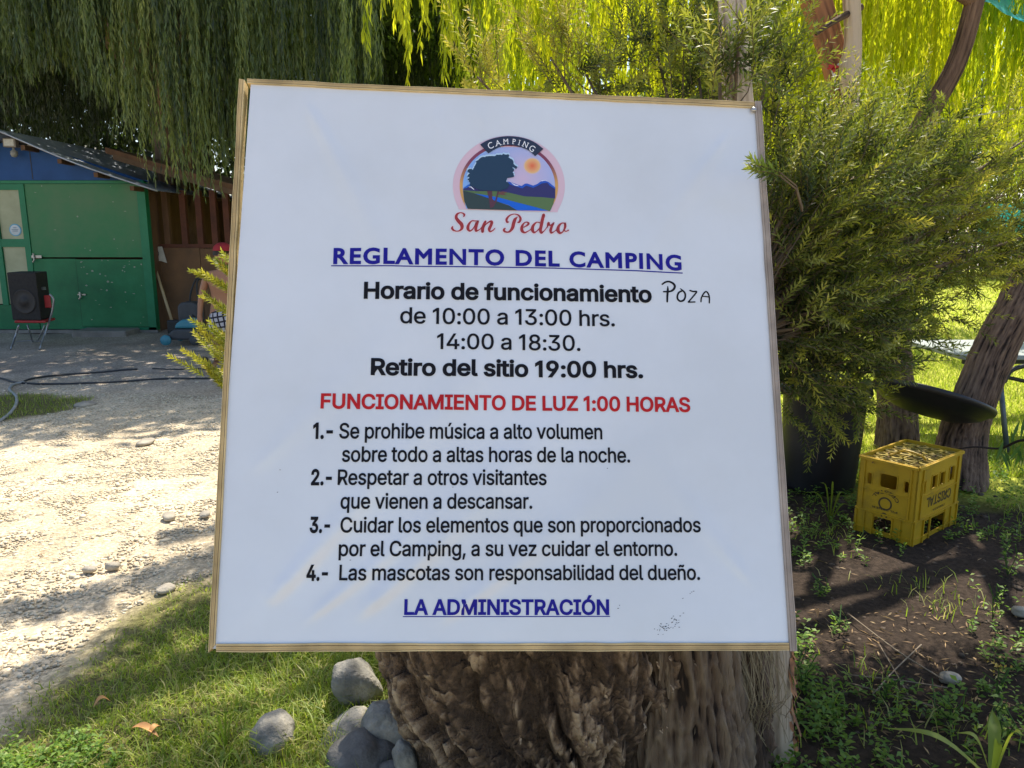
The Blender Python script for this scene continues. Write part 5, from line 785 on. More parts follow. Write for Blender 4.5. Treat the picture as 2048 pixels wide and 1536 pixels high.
o = addstr(WR, bunches(90, (900, 2200), (11.0, 14.5), [(900, 330), (1500, 440), (2200, 440)], -60, (6, 12), .16, 50, .2), .040, .13, .026, L_willowlit, .6, .06, .35); o['label'] = 'strands further back'

# trees beyond
def bgtree(loc, h, w_, n, seed, label, lsz=.17, lo=.12):
    T = thing('leafy_tree', loc, label, 'tree', 'trees at the far edge of the camp'); g = np.random.default_rng(seed); q = []
    for _ in range(34):
        a = g.uniform(0, 6.28); z = g.uniform(lo, .93); r = w_ * math.sqrt(max(.05, 1 - ((z - .5) / .55) ** 2)) * g.uniform(.25, .95); c = np.array([math.cos(a) * r, math.sin(a) * r, z * h]); d = norm(g.normal(size=(n // 34, 3))); q.append(c + d * (g.uniform(.3, 1, n // 34) ** .5)[:, None] * w_ * g.uniform(.22, .42))
    q = np.concatenate(q) + np.array(loc); V, Fq = leaf_geo(q, g.normal(size=(len(q), 3)) + [0, 0, -.4], g.normal(size=(len(q), 3)) + [0, 0, .7], lsz * g.uniform(.6, 1.3, len(q)), lsz * .55, 0)
    x, y, z = loc; trunk('trunk', [(x, y, -.1), (x + .1, y, h * .25), (x - .1, y, h * .6), (x, y, h * .85)], [w_ * .11, w_ * .085, w_ * .06, w_ * .02], M_bark, T, 18, 30, .14, 5, 1.2, seed)
    mesh('crown', V, Fq, L_far, T, attr=np.repeat(g.uniform(0, 1, len(q)), 4)); return T
for k, (x, y, h, w_, lb) in enumerate(((-13.5, 19, 8.5, 3.4, 'dark leafy tree far left behind the shed'), (-8.2, 21, 9, 3.5, 'tall dark tree straight behind the shed roof'), (-3.0, 20.5, 8.5, 3.3, 'dark tree behind the lean to of the shed'), (1.6, 24, 9.5, 3.2, 'tree hidden behind the upper right of the sign'), (6.6, 30, 10.5, 4.2, 'bushy tree beyond the lawn behind the needle leaved crown'), (13.5, 31, 11, 4.6, 'wide tree beyond the lawn behind the leaning trunk'), (21, 30, 11, 4.8, 'tree beyond the lawn at the right edge of the view'), (-19.5, 20, 8.5, 3.6, 'dark tree at the far left edge of the view'), (29, 34, 12, 5.4, 'farthest tree beyond the right edge of the lawn'))):
    bgtree((x, y, 0), h, w_, 15000, 40 + k, lb, .30 if y > 23 else .27, .05)
# hedge of low shrubs beyond the shed and the lawn
def shrub(loc, h, w_, n, seed, label, m_=None):
    g = np.random.default_rng(seed); T = thing('shrub', loc, label, 'shrub', 'shrubs at the far edge of the camp'); d = norm(g.normal(size=(n, 3))); d[:, 2] = np.abs(d[:, 2]); r = (g.uniform(.3, 1, n) ** .4)[:, None]
    q = d * r * [w_, w_ * .7, h] * (1 + .25 * fbm(d * 2 + seed, 2))[:, None] + np.array(loc); V, Fq = leaf_geo(q, g.normal(size=(n, 3)), g.normal(size=(n, 3)) + [0, 0, .7], .14 * g.uniform(.6, 1.3, n), .07, 0)
    mesh('foliage', V, Fq, m_ or L_far, T, attr=np.repeat(g.uniform(0, 1, n), 4)); trunk('stem', [(loc[0], loc[1], -.05), (loc[0], loc[1], h * .5), (loc[0] + .1, loc[1], h * .8)], [.08, .06, .03], M_bark, T, 10, 12)
for k, (x, y, h, w_, lb) in enumerate(((-5.2, 18.6, 2.6, 2.2, 'shrub seen through the open lean to'), (-2.6, 18.2, 2.4, 2.0, 'shrub right of the lean to behind the sign'), (.6, 19, 2.6, 2.2, 'shrub behind the middle of the sign'), (5.2, 27, 2.6, 2.6, 'shrub beyond the lawn left of the leaning trunk'), (10.5, 27.5, 2.5, 2.8, 'shrub beyond the lawn right of the leaning trunk'), (16, 27, 2.6, 2.8, 'shrub at the far right of the lawn'))):
    shrub((x, y, 0), h, w_, 5000, 70 + k, lb, L_willow)

# nearer trunks at the right
TB = thing('leaning_tree', tuple(gnd(1915, 960)), 'brown barked trunk leaning right over the folding table', 'tree')
Yt = gnd(1915, 960)[1]
trunk('trunk', [gnd(1912, 975) - [0, 0, .05], at(1925, 880, Yt), at(1953, 794, Yt), at(1995, 694, Yt + .05), at(2047, 590, Yt + .1), at(2115, 440, Yt + .2), at(2200, 240, Yt + .3), at(2320, -80, Yt + .4)], [.17, .13, .118, .115, .105, .10, .09, .08], M_bark, TB, 130, 420, .13, 24, 7, 6)
Y2 = gnd(1795, 905)[1]
TC = thing('forked_tree', tuple(gnd(1795, 905)), 'reddish tree rising behind the bin lid and forking above the bush', 'tree')
trunk('trunk', [gnd(1795, 905) - [0, 0, .05], at(1795, 830, Y2), at(1788, 740, Y2), at(1775, 560, Y2), at(1740, 420, Y2 - .1), at(1705, 320, Y2 - .2)], [.15, .122, .112, .11, .10, .095], M_bark, TC, 110, 320, .13, 24, 7, 7)
trunk('branch', [at(1708, 340, Y2 - .2), at(1692, 230, Y2 - .22), at(1672, 130, Y2 - .25), at(1632, 0, Y2 - .3), at(1590, -130, Y2 - .35)], [.085, .08, .078, .085, .08], M_barkred, TC, 40, 120, .13, 8, 2.0, 9)
trunk('pale_branch', [at(1712, 340, Y2 - .25), at(1704, 230, Y2 - .32), at(1700, 150, Y2 - .36), at(1706, 80, Y2 - .38), at(1702, -20, Y2 - .4), at(1700, -130, Y2 - .4)], [.034, .042, .062, .046, .044, .04], M_barkpale, TC, 40, 120, .20, 7, 1.6, 12)['label'] = 'pale knotted branch with peeling bark'
trunk('branch', [at(1780, 460, Y2 - .05), at(1810, 320, Y2 - .1), at(1862, 220, Y2 - .15), at(1915, 120, Y2 - .2), at(1950, 0, Y2 - .25), at(1985, -140, Y2 - .3)], [.068, .06, .056, .052, .05, .048], M_bark, TC, 60, 200, .16, 8, 2.0, 13)
trunk('broken_branch', [at(1632, 68, Y2 - .5), at(1670, 42, Y2 - .46), at(1722, 14, Y2 - .36)], [.010, .016, .020], M_barkfib, TC, 12, 20, .1, 5, 3, 1)
def overhead(parent, clumps, lsz, seed, label):
    g = np.random.default_rng(seed); q = []
    for (x, y, z, r, n) in clumps:
        d = norm(g.normal(size=(n, 3))) * (g.uniform(.1, 1, n) ** .5)[:, None] * [r, r, r * .45]; q.append(d + [x, y, z])
    q = np.concatenate(q); V, Fq = leaf_geo(q, g.normal(size=(len(q), 3)) + [0, 0, -.5], g.normal(size=(len(q), 3)) + [0, 0, 1.], lsz * g.uniform(.7, 1.3, len(q)), lsz * .3, .05)
    mesh('crown', V, Fq, L_willow, parent, attr=np.repeat(g.uniform(.1, .9, len(q)), 4))['label'] = label
g_ = np.random.default_rng(21); cl_ = []  # leaf clumps added out of view, placed as shadow casters
for _ in range(12): cl_.append((g_.uniform(1.2, 5.0), g_.uniform(3.5, 4.9), g_.uniform(3.7, 4.6), g_.uniform(.25, .45), 380))
for _ in range(8): cl_.append((g_.uniform(-.2, 1.2), g_.uniform(3.9, 4.9), g_.uniform(3.8, 4.5), g_.uniform(.2, .36), 300))
for (x0_, y0_, x1_, y1_, n_) in ((-.15, 5.9, -1.25, 5.1, 9), (.1, 5.4, -1.0, 4.6, 7), (-.1, 4.9, -1.25, 4.05, 9), (.0, 6.3, -.9, 5.9, 5)):
    for k in range(n_): f = k / (n_ - 1); cl_.append((x0_ + (x1_ - x0_) * f, y0_ + (y1_ - y0_) * f + g_.normal(0, .03), 4.1 + g_.normal(0, .05), .20 * (1.15 - .6 * f) * g_.uniform(.8, 1.2), int(210 * (1.1 - .5 * f))))
overhead(TC, cl_, .10, 22, 'unseen leafy crown clumps added above the view to dapple the ground')
for e in ((-.6, 4.3, 4.1), (.8, 4.2, 4.2), (3.6, 4.4, 4.2), (4.6, 5.4, 4.3)): trunk('branch', [at(1950, 0, Y2 - .25), (1.9 * .5 + e[0] * .5, (4.7 + e[1]) / 2, 3.75), e], [.05, .035, .012], M_bark, TC, 10, 18, .1, 4, 2, 31)
mb = MB(); rg = np.random.default_rng(5); c = at(1664, 138, Y2 - .42)
for k in range(9):
    a = rg.uniform(0, 6.28); e = c + np.array([math.cos(a) * .035, -.02, math.sin(a) * .03]); mb.tube(np.array([c, (c + e) / 2 + [0, -.008, .004], e]), [.006, .010, .003], 5)
rb = thing('tied_ribbon', tuple(c), 'red ribbon knot with pale tails tied round the forked tree', 'ribbon'); mb.build('knot', mat('ribbon_red', (.50, .03, .03), None, 20, .6), rb, True)
mb = MB(); mb.tube(np.array([c, c + [.012, -.01, -.04], c + [.02, -.005, -.085]]), [.007, .010, .006], 5); mb.tube(np.array([c + [.03, 0, .02], c + [.05, -.01, .03]]), [.008, .006], 5); mb.build('tail', mat('ribbon_white', (.6, .58, .55), None, 20, .6), rb, True)
# sapling twig with long leaves at the right of the crate
sp_ = thing('sapling_branch', tuple(gnd(2060, 960)), 'thin dark twig with drooping narrow leaves beside the grey table legs', 'branch'); Ys = 4.35
P = cr(np.array([at(1905, 900, Ys), at(1950, 894, Ys), at(2000, 897, Ys), at(2060, 886, Ys - .1), gnd(2110, 1000)]), 8); mb = MB(); mb.tube(P, np.linspace(.004, .010, len(P)), 6); mb.build('stem', M_bark, sp_)
q = np.array([at(px, py, Ys) for px, py in ((2005, 897), (2008, 880), (2030, 890), (2045, 885), (2040, 840), (2048, 835), (2022, 860), (2046, 895), (2000, 900), (2060, 880))]); D = np.array([(rg.normal(0, .4), rg.normal(0, .3), -1) for _ in q]); V, Fq = leaf_geo(q, D, np.tile((0, -1, .3), (len(q), 1)), .13, .022, .1); mesh('leaves', V, Fq, L_weed, sp_, attr=np.repeat(rg.uniform(0, .5, len(q)), 4))
mb = MB(); mb.tube(cr(np.array([at(1775, 262, 5.2), at(1850, 250, 5.3), at(1960, 230, 5.5), at(2080, 210, 5.8), at(2250, 190, 6.2)]), 6), .006, 5); tag(mb.build('cord', mat('pale_cord', (.55, .52, .46), None, 20, .7), None, True), 'pale cord strung from the forked tree to the right edge', 'cord')
# blue shade cloth
M_net = leafmat('blue_shade_cloth', [(.02, .22, .28), (.03, .30, .36), (.05, .40, .46)], .5, [(.03, .45, .55), (.04, .55, .62), (.1, .65, .7)], .5)
def cloth(name, cs, label, seed):
    n = 36; cs = [np.array(c, float) for c in cs]; V = []; at_ = []
    for j in range(n + 1):
        for i in range(n + 1):
            u, v = i / n, j / n; p = (cs[0] * (1 - u) + cs[1] * u) * (1 - v) + (cs[3] * (1 - u) + cs[2] * u) * v; s_ = 4 * u * (1 - u) * 4 * v * (1 - v); p = p - [0, 0, .25 * s_] + np.array([0, .0, .05]) * fbm([[u * 6, v * 6, seed]], 3)[0]; V.append(p); at_.append(.5 + .5 * fbm([[u * 25, v * 25, seed + 3]], 3)[0])
    Fs = [(j * (n + 1) + i, j * (n + 1) + i + 1, (j + 1) * (n + 1) + i + 1, (j + 1) * (n + 1) + i) for j in range(n) for i in range(n)]
    return tag(mesh(name, V, Fs, M_net, None, True, attr=np.clip(at_, 0, 1)), label, 'shade cloth')
cloth('shade_cloth', (at(1957, 14, 4.9), at(2320, 172, 5.4), at(2500, -200, 7.5), at(1940, -150, 6.2)), 'blue shade cloth corner stretched overhead at the top right', 1)
cloth('shade_cloth', (at(1955, 470, 15), at(2300, 470, 16), at(2320, 400, 16.5), at(1960, 410, 15.4)), 'turquoise cloth hanging far back behind the bush crown', 2)
# ---------------------------------------------------------------- yellow crate
M_crate = mat('crate_plastic', (.50, .30, .008), (.20, .125, .018), 7, .5, .12, 60, spec=.4, c3=(.45, .275, .008), pos=(.3, .75)); M_cratedirt = mat('crate_dirty', (.42, .30, .03), (.20, .15, .05), 22, .75, .3, 60)
I_crate = mat('ink_crate', (.05, .035, .015), (.09, .06, .02), 40, .6)
g0 = gnd(1822, 1097); gl = gnd(1708, 1062); gr = gnd(1930, 1056)
wa = norm(gl - g0); wb_ = np.array([-wa[1], wa[0], 0]); wb_ = wb_ if wb_ @ (gr - g0) > 0 else -wb_
la = np.linalg.norm(gl - g0); lb_ = max(.27, abs((gr - g0) @ wb_)); hC = at(1820, 936, g0[1])[2]
CR = thing('bottle_crate', tuple(g0), 'yellow plastic bottle crate standing upside down on the ground between bin and table', 'crate'); CR.location = tuple(float(x) for x in g0)
def cf(O, A, B):                               # maps (u along the face, v height, d outwards)
    return lambda u, v, d: O + A * u + np.array([0, 0, 1.0]) * v + B * d
faces = [(g0, wa, -wb_, la, 'L'), (g0, wb_, -wa, lb_, 'R'), (g0 + wb_ * lb_, wa, wb_, la, 'L'), (g0 + wa * la, wb_, wa, lb_, 'R')]
TH = .006
for (O, A, B, Lf, kind) in faces:
    fn = cf(O, A, B); H = hC
    if kind == 'L': holes = [(.14, .21, .66, .80), (.34, .62, .66, .83), (.77, .84, .66, .80), (.36, .68, .10, .27)]
    else: holes = [(.10, .17, .64, .80), (.32, .42, .66, .82), (.50, .60, .66, .82), (.72, .82, .66, .84), (.22, .72, .08, .27)]
    us = sorted({0, 1} | {h[0] for h in holes} | {h[1] for h in holes}); vs = sorted({0, 1} | {h[2] for h in holes} | {h[3] for h in holes}); mb = MB()
    for i in range(len(us) - 1):
        for j in range(len(vs) - 1):
            um, vm = (us[i] + us[i + 1]) / 2, (vs[j] + vs[j + 1]) / 2
            if any(h[0] < um < h[1] and h[2] < vm < h[3] for h in holes): continue
            u0, u1, v0, v1 = us[i] * Lf, us[i + 1] * Lf, vs[j] * H, vs[j + 1] * H
            mb.prism([(u0, v0), (u1, v0), (u1, v1), (u0, v1)], -TH, 0, fn)
    for h in holes:   # rounded corners of the openings
        r = .010
        for cu, cv, su, sv in ((h[0] * Lf, h[2] * H, 1, 1), (h[1] * Lf, h[2] * H, -1, 1), (h[1] * Lf, h[3] * H, -1, -1), (h[0] * Lf, h[3] * H, 1, -1)):
            mb.prism([(cu, cv), (cu + su * r, cv), (cu + su * r * .3, cv + sv * r * .3), (cu, cv + sv * r)], -TH * .98, -.0004, fn)
    mb.build('side_panel', M_crate, CR)
    def bar(u0, v0, u1, v1, d=.006, nm='rib'):
        mb.prism([(u0 * Lf, v0 * H), (u1 * Lf, v0 * H), (u1 * Lf, v1 * H), (u0 * Lf, v1 * H)], .0, d, fn)
    mb = MB(); bar(0, .962, 1, .995, .009); bar(.0, .315, 1, .33, .008); bar(.0, .09, 1, .10, .006); bar(.10, .595, .90, .607, .006)
    for u in (.095, .895): bar(u, .335, u + .018, .955, .007)
    for u in (.0, .20, .34, .685, .83, .975): bar(u, .0, u + .018, .30, .007)
    for h in holes: # raised rims
        bar(h[0] - .012, h[3] + .006, h[1] + .012, h[3] + .018, .0035)
        for u in (h[0] - .018, h[1] + .006): bar(u, h[2], u + .012, h[3], .0035)
    mb.build('ribs', M_crate, CR)
mb = MB()
for k in range(1, 4): u = k / 4; P = g0 + wa * la * u; mb.box(0, 1, 0, 1, 0, 1, (np.stack([wa * .005, wb_ * (lb_ - .03), np.array([0, 0, .05])], 1), P + wb_ * .015 + [0, 0, hC - .062]))
for k in range(1, 5): u = k / 5; P = g0 + wb_ * lb_ * u; mb.box(0, 1, 0, 1, 0, 1, (np.stack([wa * (la - .03), wb_ * .005, np.array([0, 0, .046])], 1), P + wa * .015 + [0, 0, hC - .060]))
ax_ = np.stack([wa, wb_, np.array([0, 0, 1.])], 1)
for i in range(4):
    for j in range(5):
        c = g0 + wa * la * (i + .5) / 4 + wb_ * lb_ * (j + .5) / 5 + [0, 0, hC - .03]; mb.lathe([(.030, 0), (.030, .018), (.018, .020), (.018, 0)], c, 12, ax_)
mb.build('bottom_grid', M_cratedirt, CR)
mb = MB(); c = g0 + wa * la * .42 + wb_ * lb_ * .34 + [0, 0, hC - .006]; P = cr(np.array([c - wa * .07 + wb_ * .02, c - wa * .05 + [0, 0, .022], c + wa * .02 + [0, 0, .030], c + wa * .06 + [0, 0, .012], c + wa * .08 - wb_ * .04]), 5); mb.tube(P, .006, 6); mb.build('broken_rim', M_crate, CR)
P = np.array([g0 + wa * la * rg.uniform(.03, .97) + wb_ * lb_ * rg.uniform(.03, .97) + [0, 0, hC - .030 + rg.uniform(0, .012)] for _ in range(150)]); D = norm(np.stack([rg.normal(size=150), rg.normal(size=150), rg.normal(0, .2, 150)], 1))
V, Fq = leaf_geo(P, D, np.array([0, 0, 1.]) + .4 * rg.normal(size=(150, 3)), rg.uniform(.02, .05, 150), rg.uniform(.006, .011, 150), 0); tag(mesh('crate_litter', V, Fq, L_dry, None, attr=np.repeat(rg.uniform(0, .8, 150), 4)), 'dry leaves lying on top of the yellow crate', kind='stuff')
def face_text(s, fn, Lf, u0, u1, v, h, arcr=None, bold=14, flip=True, name='printed_lettering', uc=None):
    polys = layout(s, 'I' if all(c in GL['I'] for c in s) else 'B', bold); V, Fs, lift = fillbold(polys, bold * .6); x0, x1 = V[:, 0].min(), V[:, 0].max(); hh = 350.
    f = (V[:, 0] - x0) / (x1 - x0); y = V[:, 1] / hh * h
    if arcr is None:
        X = u0 + (u1 - u0) * f; Yv = v + y
        if flip: X = u0 + u1 - X; Yv = v - y
    else:
        a0, a1 = u0, u1; a = a0 + (a1 - a0) * f; rr = arcr + y; X = uc[0] + rr * np.sin(a); Yv = uc[1] + rr * np.cos(a)
        if flip: X = 2 * uc[0] - X; Yv = 2 * uc[1] - Yv
    return mesh(name, np.array([fn(a, b, .0012 + l_) for a, b, l_ in zip(X, Yv, lift)]), Fs, I_crate, CR)
fL = cf(g0, wa, -wb_); fR = cf(g0, wb_, -wa)
# seen from outside, u runs right-to-left on the left face; mirror it so the words read upside down, not mirrored
fLm = lambda u, v, d: fL(la - u, v, d)
face_text('CRISTAL', fR, lb_, .24 * lb_, .80 * lb_, .560 * hC, .066, name='printed_lettering')
face_text('CERVEZA', fR, lb_, .40 * lb_, .68 * lb_, .385 * hC, .013, bold=10)
uc = (.50 * la, .46 * hC)
def ringp(r0, r1, n=32, a0=0, a1=360):
    V = []; 
    for k in range(n + 1):
        a = R(a0 + (a1 - a0) * k / n)
        for r in (r0, r1): V.append(fLm(uc[0] + r * math.cos(a), uc[1] + r * math.sin(a), .0011))
    return V, [(2 * i, 2 * i + 1, 2 * i + 3, 2 * i + 2) for i in range(n)]
def arc_top(s, r, h, a_half, fn, uc_):
    """words bent over the top of the emblem, printed upside down"""
    polys = layout(s, 'I', 14); V, Fs, lift = fillbold(polys, 9); x0, x1 = V[:, 0].min(), V[:, 0].max(); f = (V[:, 0] - x0) / (x1 - x0); y = V[:, 1] / 350. * h
    a = a_half - 2 * a_half * f      # runs right to left once turned over
    rr = r + h - y; X = uc_[0] + rr * np.sin(a); Yv = uc_[1] + rr * np.cos(a)
    return mesh('printed_lettering', np.array([fn(p, q, .0012 + l_) for p, q, l_ in zip(X, Yv, lift)]), Fs, I_crate, CR)
arc_top('CRISTAL', .052, .022, 1.15, fLm, (uc[0], uc[1] - .005))
V, Fs = ringp(.026, .034); mesh('printed_ring', V, Fs, I_crate, CR)
face_text('PILSENER', fLm, la, .28 * la, .72 * la, .40 * hC, .014, bold=10)
V, Fs = ringp(.010, .016); V = [np.array(v) - [0, 0, .062] for v in V]; mesh('printed_ring', V, Fs, I_crate, CR)

# ---------------------------------------------------------------- black bin with its lid hanging open
M_bin = mat('bin_plastic', (.010, .010, .012), (.018, .018, .021), 5, .45, .08, 30, spec=.45)
gb = gnd(1662, 992); BIN = thing('rubbish_bin', tuple(gb), 'black round plastic bin under the bush with its lid hanging open to the right', 'bin'); hb = at(1662, 778, gb[1] + .1)[2]
rb_ = .235; cb = gb + [0, .20, 0]
mb = MB(); mb.lathe([(.001, .0), (rb_ * .86, 0), (rb_ * .88, .02), (rb_ * .96, hb * .5), (rb_, hb - .06), (rb_ + .006, hb - .05), (rb_ + .006, hb - .03), (rb_ - .008, hb - .02), (rb_ - .012, hb * .5), (rb_ * .84, .03), (.001, .03)], cb, 48); mb.build('drum', M_bin, BIN, True)
mb = MB(); mb.lathe([(rb_ - .012, hb - .045), (rb_ + .022, hb - .045), (rb_ + .030, hb - .03), (rb_ + .022, hb), (rb_ + .008, hb + .006), (rb_ - .012, hb)], cb, 48); mb.build('rim', M_bin, BIN, True)
pa = at(1750, 760, gb[1] + .15); pb = at(1985, 832, gb[1] - .02); ctr = (pa + pb) / 2; xa = norm(pb - pa); nup = norm(np.array([.0, .27, 1.0]) - xa * (np.array([.0, .27, 1.0]) @ xa)); ya = np.cross(nup, xa); rl = np.linalg.norm(pb - pa) / 2
mb = MB(); axm = np.stack([xa, ya, nup], 1); mb.lathe([(rl * .93, .0), (rl * .96, .012), (rl, .012), (rl * 1.005, -.002), (rl * .98, -.020), (rl * .93, -.026), (rl * .82, -.060), (rl * .58, -.092), (rl * .25, -.106), (.001, -.108)], ctr, 56, axm)
mb.lathe([(rl * .93, 0.0), (rl * .90, -.016), (rl * .55, -.066), (.001, -.078)], ctr, 56, axm); mb.build('lid', M_bin, BIN, True)
mb = MB(); mb.tube(np.array([cb + [rb_ + .01, -.02, hb - .01], (cb + [rb_ + .03, -.02, hb - .0] + pa) / 2, pa + [0, 0, -.01]]), [.014, .014, .012], 8); mb.build('hinge', M_bin, BIN)

# ---------------------------------------------------------------- folding table
M_tabtop = mat('table_top', (.34, .37, .35), (.26, .29, .28), 7, .5); M_steel = mat('painted_steel', (.16, .18, .20), (.10, .115, .13), 12, .45, metal=.5); M_blk = mat('black_paint', (.02, .022, .026), (.03, .03, .033), 9, .5)
Yb = 5.35; tz = at(1990, 706, Yb)[2]; xl = at(1908, 706, Yb)[0]
TAB = thing('folding_table', (xl + .75, Yb + .3, 0), 'grey topped folding table with tubular legs behind the leaning trunk', 'table')
mb = MB(); mb.prism([(xl + .02, Yb - .10), (xl + 1.5, Yb - .10), (xl + 1.53, Yb - .05), (xl + 1.53, Yb + .65), (xl + 1.5, Yb + .7), (xl + .03, Yb + .7), (xl, Yb + .65), (xl, Yb - .06)], tz - .035, tz, lambda u, v, d: np.array([u, v, d])); mb.build('table_top', M_tabtop, TAB, bevel=.008)
mb = MB(); mb.box(xl + .06, xl + 1.47, Yb - .02, Yb + .0, tz - .075, tz - .036); mb.build('apron', M_blk, TAB)
def leg(a, b, r, m_=M_steel, nm='leg'): mb = MB(); mb.tube(np.array([a, (np.array(a) + b) / 2, b]), r, 10); return mb.build(nm, m_, TAB, True)
leg(np.array([at(2018, 740, 5.0)[0], 5.0 + .3, tz - .06]), gnd(1938, 962), .019); leg(at(1998, 735, 5.35), gnd(2014, 905), .018)
leg(at(1938, 720, 5.35), gnd(1898, 890), .016, M_blk); leg(np.array([xl + 1.35, Yb + .2, tz - .06]), np.array([xl + 1.5, Yb - .1, 0]), .018)
mb = MB(); mb.tube(cr(np.array([at(2008, 765, 5.2), at(2022, 742, 5.2), at(2050, 732, 5.2), at(2100, 729, 5.2)]), 6), .016, 8); mb.build('brace', M_blk, TAB, True)
mb = MB(); mb.tube(cr(np.array([at(2000, 752, 5.4), at(2030, 758, 5.4), at(2060, 765, 5.4)]), 10), .014, 8); mb.build('coiled_spring', M_blk, TAB, True)

# ---------------------------------------------------------------- shed
YS = 11.9
def sx(px): return float(at(px, 520, YS)[0])
def szz(py): return float(at(200, py, YS)[2])
M_green = mat('green_paint', (.010, .13, .05), (.020, .19, .075), 2.2, .55, .25, 30, c3=(.014, .16, .06)); M_greenl = mat('green_paint_faded', (.030, .20, .075), (.085, .20, .095), 1.3, .6, .15, 30); M_blue = mat('blue_paint', (.004, .055, .20), (.008, .075, .26), 2.0, .6, .12, 20); M_frameg = mat('green_trim', (.008, .16, .07), (.012, .20, .09), 4, .5)
M_pane = mat('milky_pane', (.40, .42, .27), (.30, .32, .20), 3, .35); M_roof = mat('zinc_sheet', (.30, .33, .38), (.42, .45, .50), 3, .4, metal=.6); M_wood = mat('dark_timber', (.10, .055, .032), (.16, .085, .045), 6, .85, .3, 60, stretch=(1, 1, .3)); M_woodred = mat('red_timber', (.13, .045, .025), (.08, .03, .02), 5, .8); M_board = mat('brown_board', (.20, .105, .05), (.12, .07, .04), 2.5, .85, .2, 30); M_conc = mat('concrete', (.27, .25, .23), (.19, .175, .16), 5, .9, .4, 40)
SH = thing('shed', (sx(60), YS, 0), 'small wooden shed with green doors, blue gable and sagging zinc roof', 'shed')
z0 = szz(662); ztop = 2.20; X0, X1 = sx(-330), sx(300)
def bx(nm, m_, *b_, par=SH, **k): mb = MB(); mb.box(*b_); return mb.build(nm, m_, par, **k)
bx('side_wall', M_green, X0, X0 + .06, YS + .05, YS + 3.4, 0, ztop); bx('side_wall', M_wood, X1 - .06, X1, YS + .08, YS + 3.4, 0, ztop); bx('back_wall', M_wood, X0, X1, YS + 3.4, YS + 3.46, 0, ztop)
bx('sill', M_conc, X0, X1 + .05, YS - .06, YS + .05, 0, z0 + .02)
xa_, xb_ = sx(66), sx(286); zm = szz(516); zt = szz(368)
bx('upper_door', M_greenl, xa_, xb_, YS, YS + .04, zm + .012, zt); bx('lower_panel', M_green, xa_, sx(151), YS, YS + .04, z0 + .03, zm - .012)
bx('hatch_gap', M_blk, sx(150.6), sx(151.6), YS + .0, YS + .02, z0 + .05, zm - .012); hd = bx('hatch_door', M_green, sx(152), sx(304) - .05, YS - .012, YS + .03, z0 + .07, zm - .02); bx('hatch_sill', M_frameg, sx(152), sx(304), YS - .03, YS + .04, z0 + .02, z0 + .062)
bx('door_post', M_frameg, xb_ + .01, xb_ + .13, YS - .03, YS + .09, z0 - .02, zt + .02); bx('lintel', M_frameg, X0, xb_ + .12, YS - .02, YS + .06, zt + .005, zt + .05)
bx('dark_interior', M_wood, X0 + .1, X1 - .1, YS + .4, YS + .44, 0, ztop)  # timber sheet added to stand in for the shade inside
# glazed part left of the door
for a_, b_, c_, d_ in ((-330, 66, 478, 494), ): bx('transom', M_frameg, sx(a_), sx(b_) - .01, YS - .01, YS + .05, szz(d_), szz(c_))
for a_, b_ in ((54, 66), (-4, 8), (-120, -108)): bx('mullion', M_frameg, sx(a_), sx(b_) - .005, YS - .015, YS + .05, szz(610), zt)
for (a_, b_, t_, u_) in ((8, 54, 380, 478), (8, 54, 494, 608), (-108, -4, 380, 478), (-108, -4, 494, 608)): bx('pane', M_pane, sx(a_), sx(b_), YS + .015, YS + .025, szz(u_), szz(t_))
bx('window_head', M_frameg, sx(-330), sx(54), YS - .008, YS + .05, szz(380), zt); bx('lower_panel', M_green, X0, sx(64), YS, YS + .04, z0 + .03, szz(610)); bx('side_panel', M_green, X0, sx(-120), YS + .002, YS + .04, szz(610), zt)
xp, zp = sx(60), szz(272); xe, ze = sx(330), szz(372)
mb = MB(); mb.prism([(2 * xp - xe + .1, zt + .055), (xe - .15, zt + .055), (xe - .15, ze + .06), (xp, zp - .03), (2 * xp - xe + .1, ze + .06)], YS - .005, YS + .03, lambda u, v, d: np.array([u, d, v])); mb.build('gable', M_blue, SH)
mb = MB(); mb.box(sx(84), sx(84) + .012, YS - .009, YS - .004, zt + .07, zp - .15); mb.build('gable_joint', M_blk, SH)
def corr(x0, z0_, x1, z1_, y0, y1, m_, nm='roof_sheet', par=SH, n=70, amp=.012, sag=0.0, pitch_=.076):
    V = []; L = math.hypot(x1 - x0, z1_ - z0_); ny = int((y1 - y0) / pitch_ * 6); nx_ = 12; nrm_ = np.array([-(z1_ - z0_), 0, x1 - x0]) / L * (1 if x1 > x0 else -1)
    for j in range(ny + 1):
        y = y0 + (y1 - y0) * j / ny; h = amp * math.sin(2 * math.pi * (y - y0) / pitch_)
        for i in range(nx_ + 1): f = i / nx_; V.append(np.array([x0 + (x1 - x0) * f, y, z0_ + (z1_ - z0_) * f - sag * 4 * f * (1 - f)]) + nrm_ * h)
    Fs = [(j * (nx_ + 1) + i, j * (nx_ + 1) + i + 1, (j + 1) * (nx_ + 1) + i + 1, (j + 1) * (nx_ + 1) + i) for j in range(ny) for i in range(nx_)]
    return mesh(nm, V, Fs, m_, par, True)
xe2, ze2 = sx(352), szz(388)
corr(xp, zp + .04, xe2, ze2 + .03, YS - .42, YS + 3.6, M_roof, sag=.05); corr(xp, zp + .04, 2 * xp - xe2, ze2 + .03, YS - .42, YS + 3.6, M_roof, sag=.05)
mb = MB(); P = np.array([(xp, YS - .43, zp + .035), ((xp + xe2) / 2, YS - .43, (zp + ze2) / 2 - .02), (xe2, YS - .43, ze2 + .02)]); mb.tube(cr(P, 6), .016, 6); mb.build('roof_edge', M_roof, SH, True)
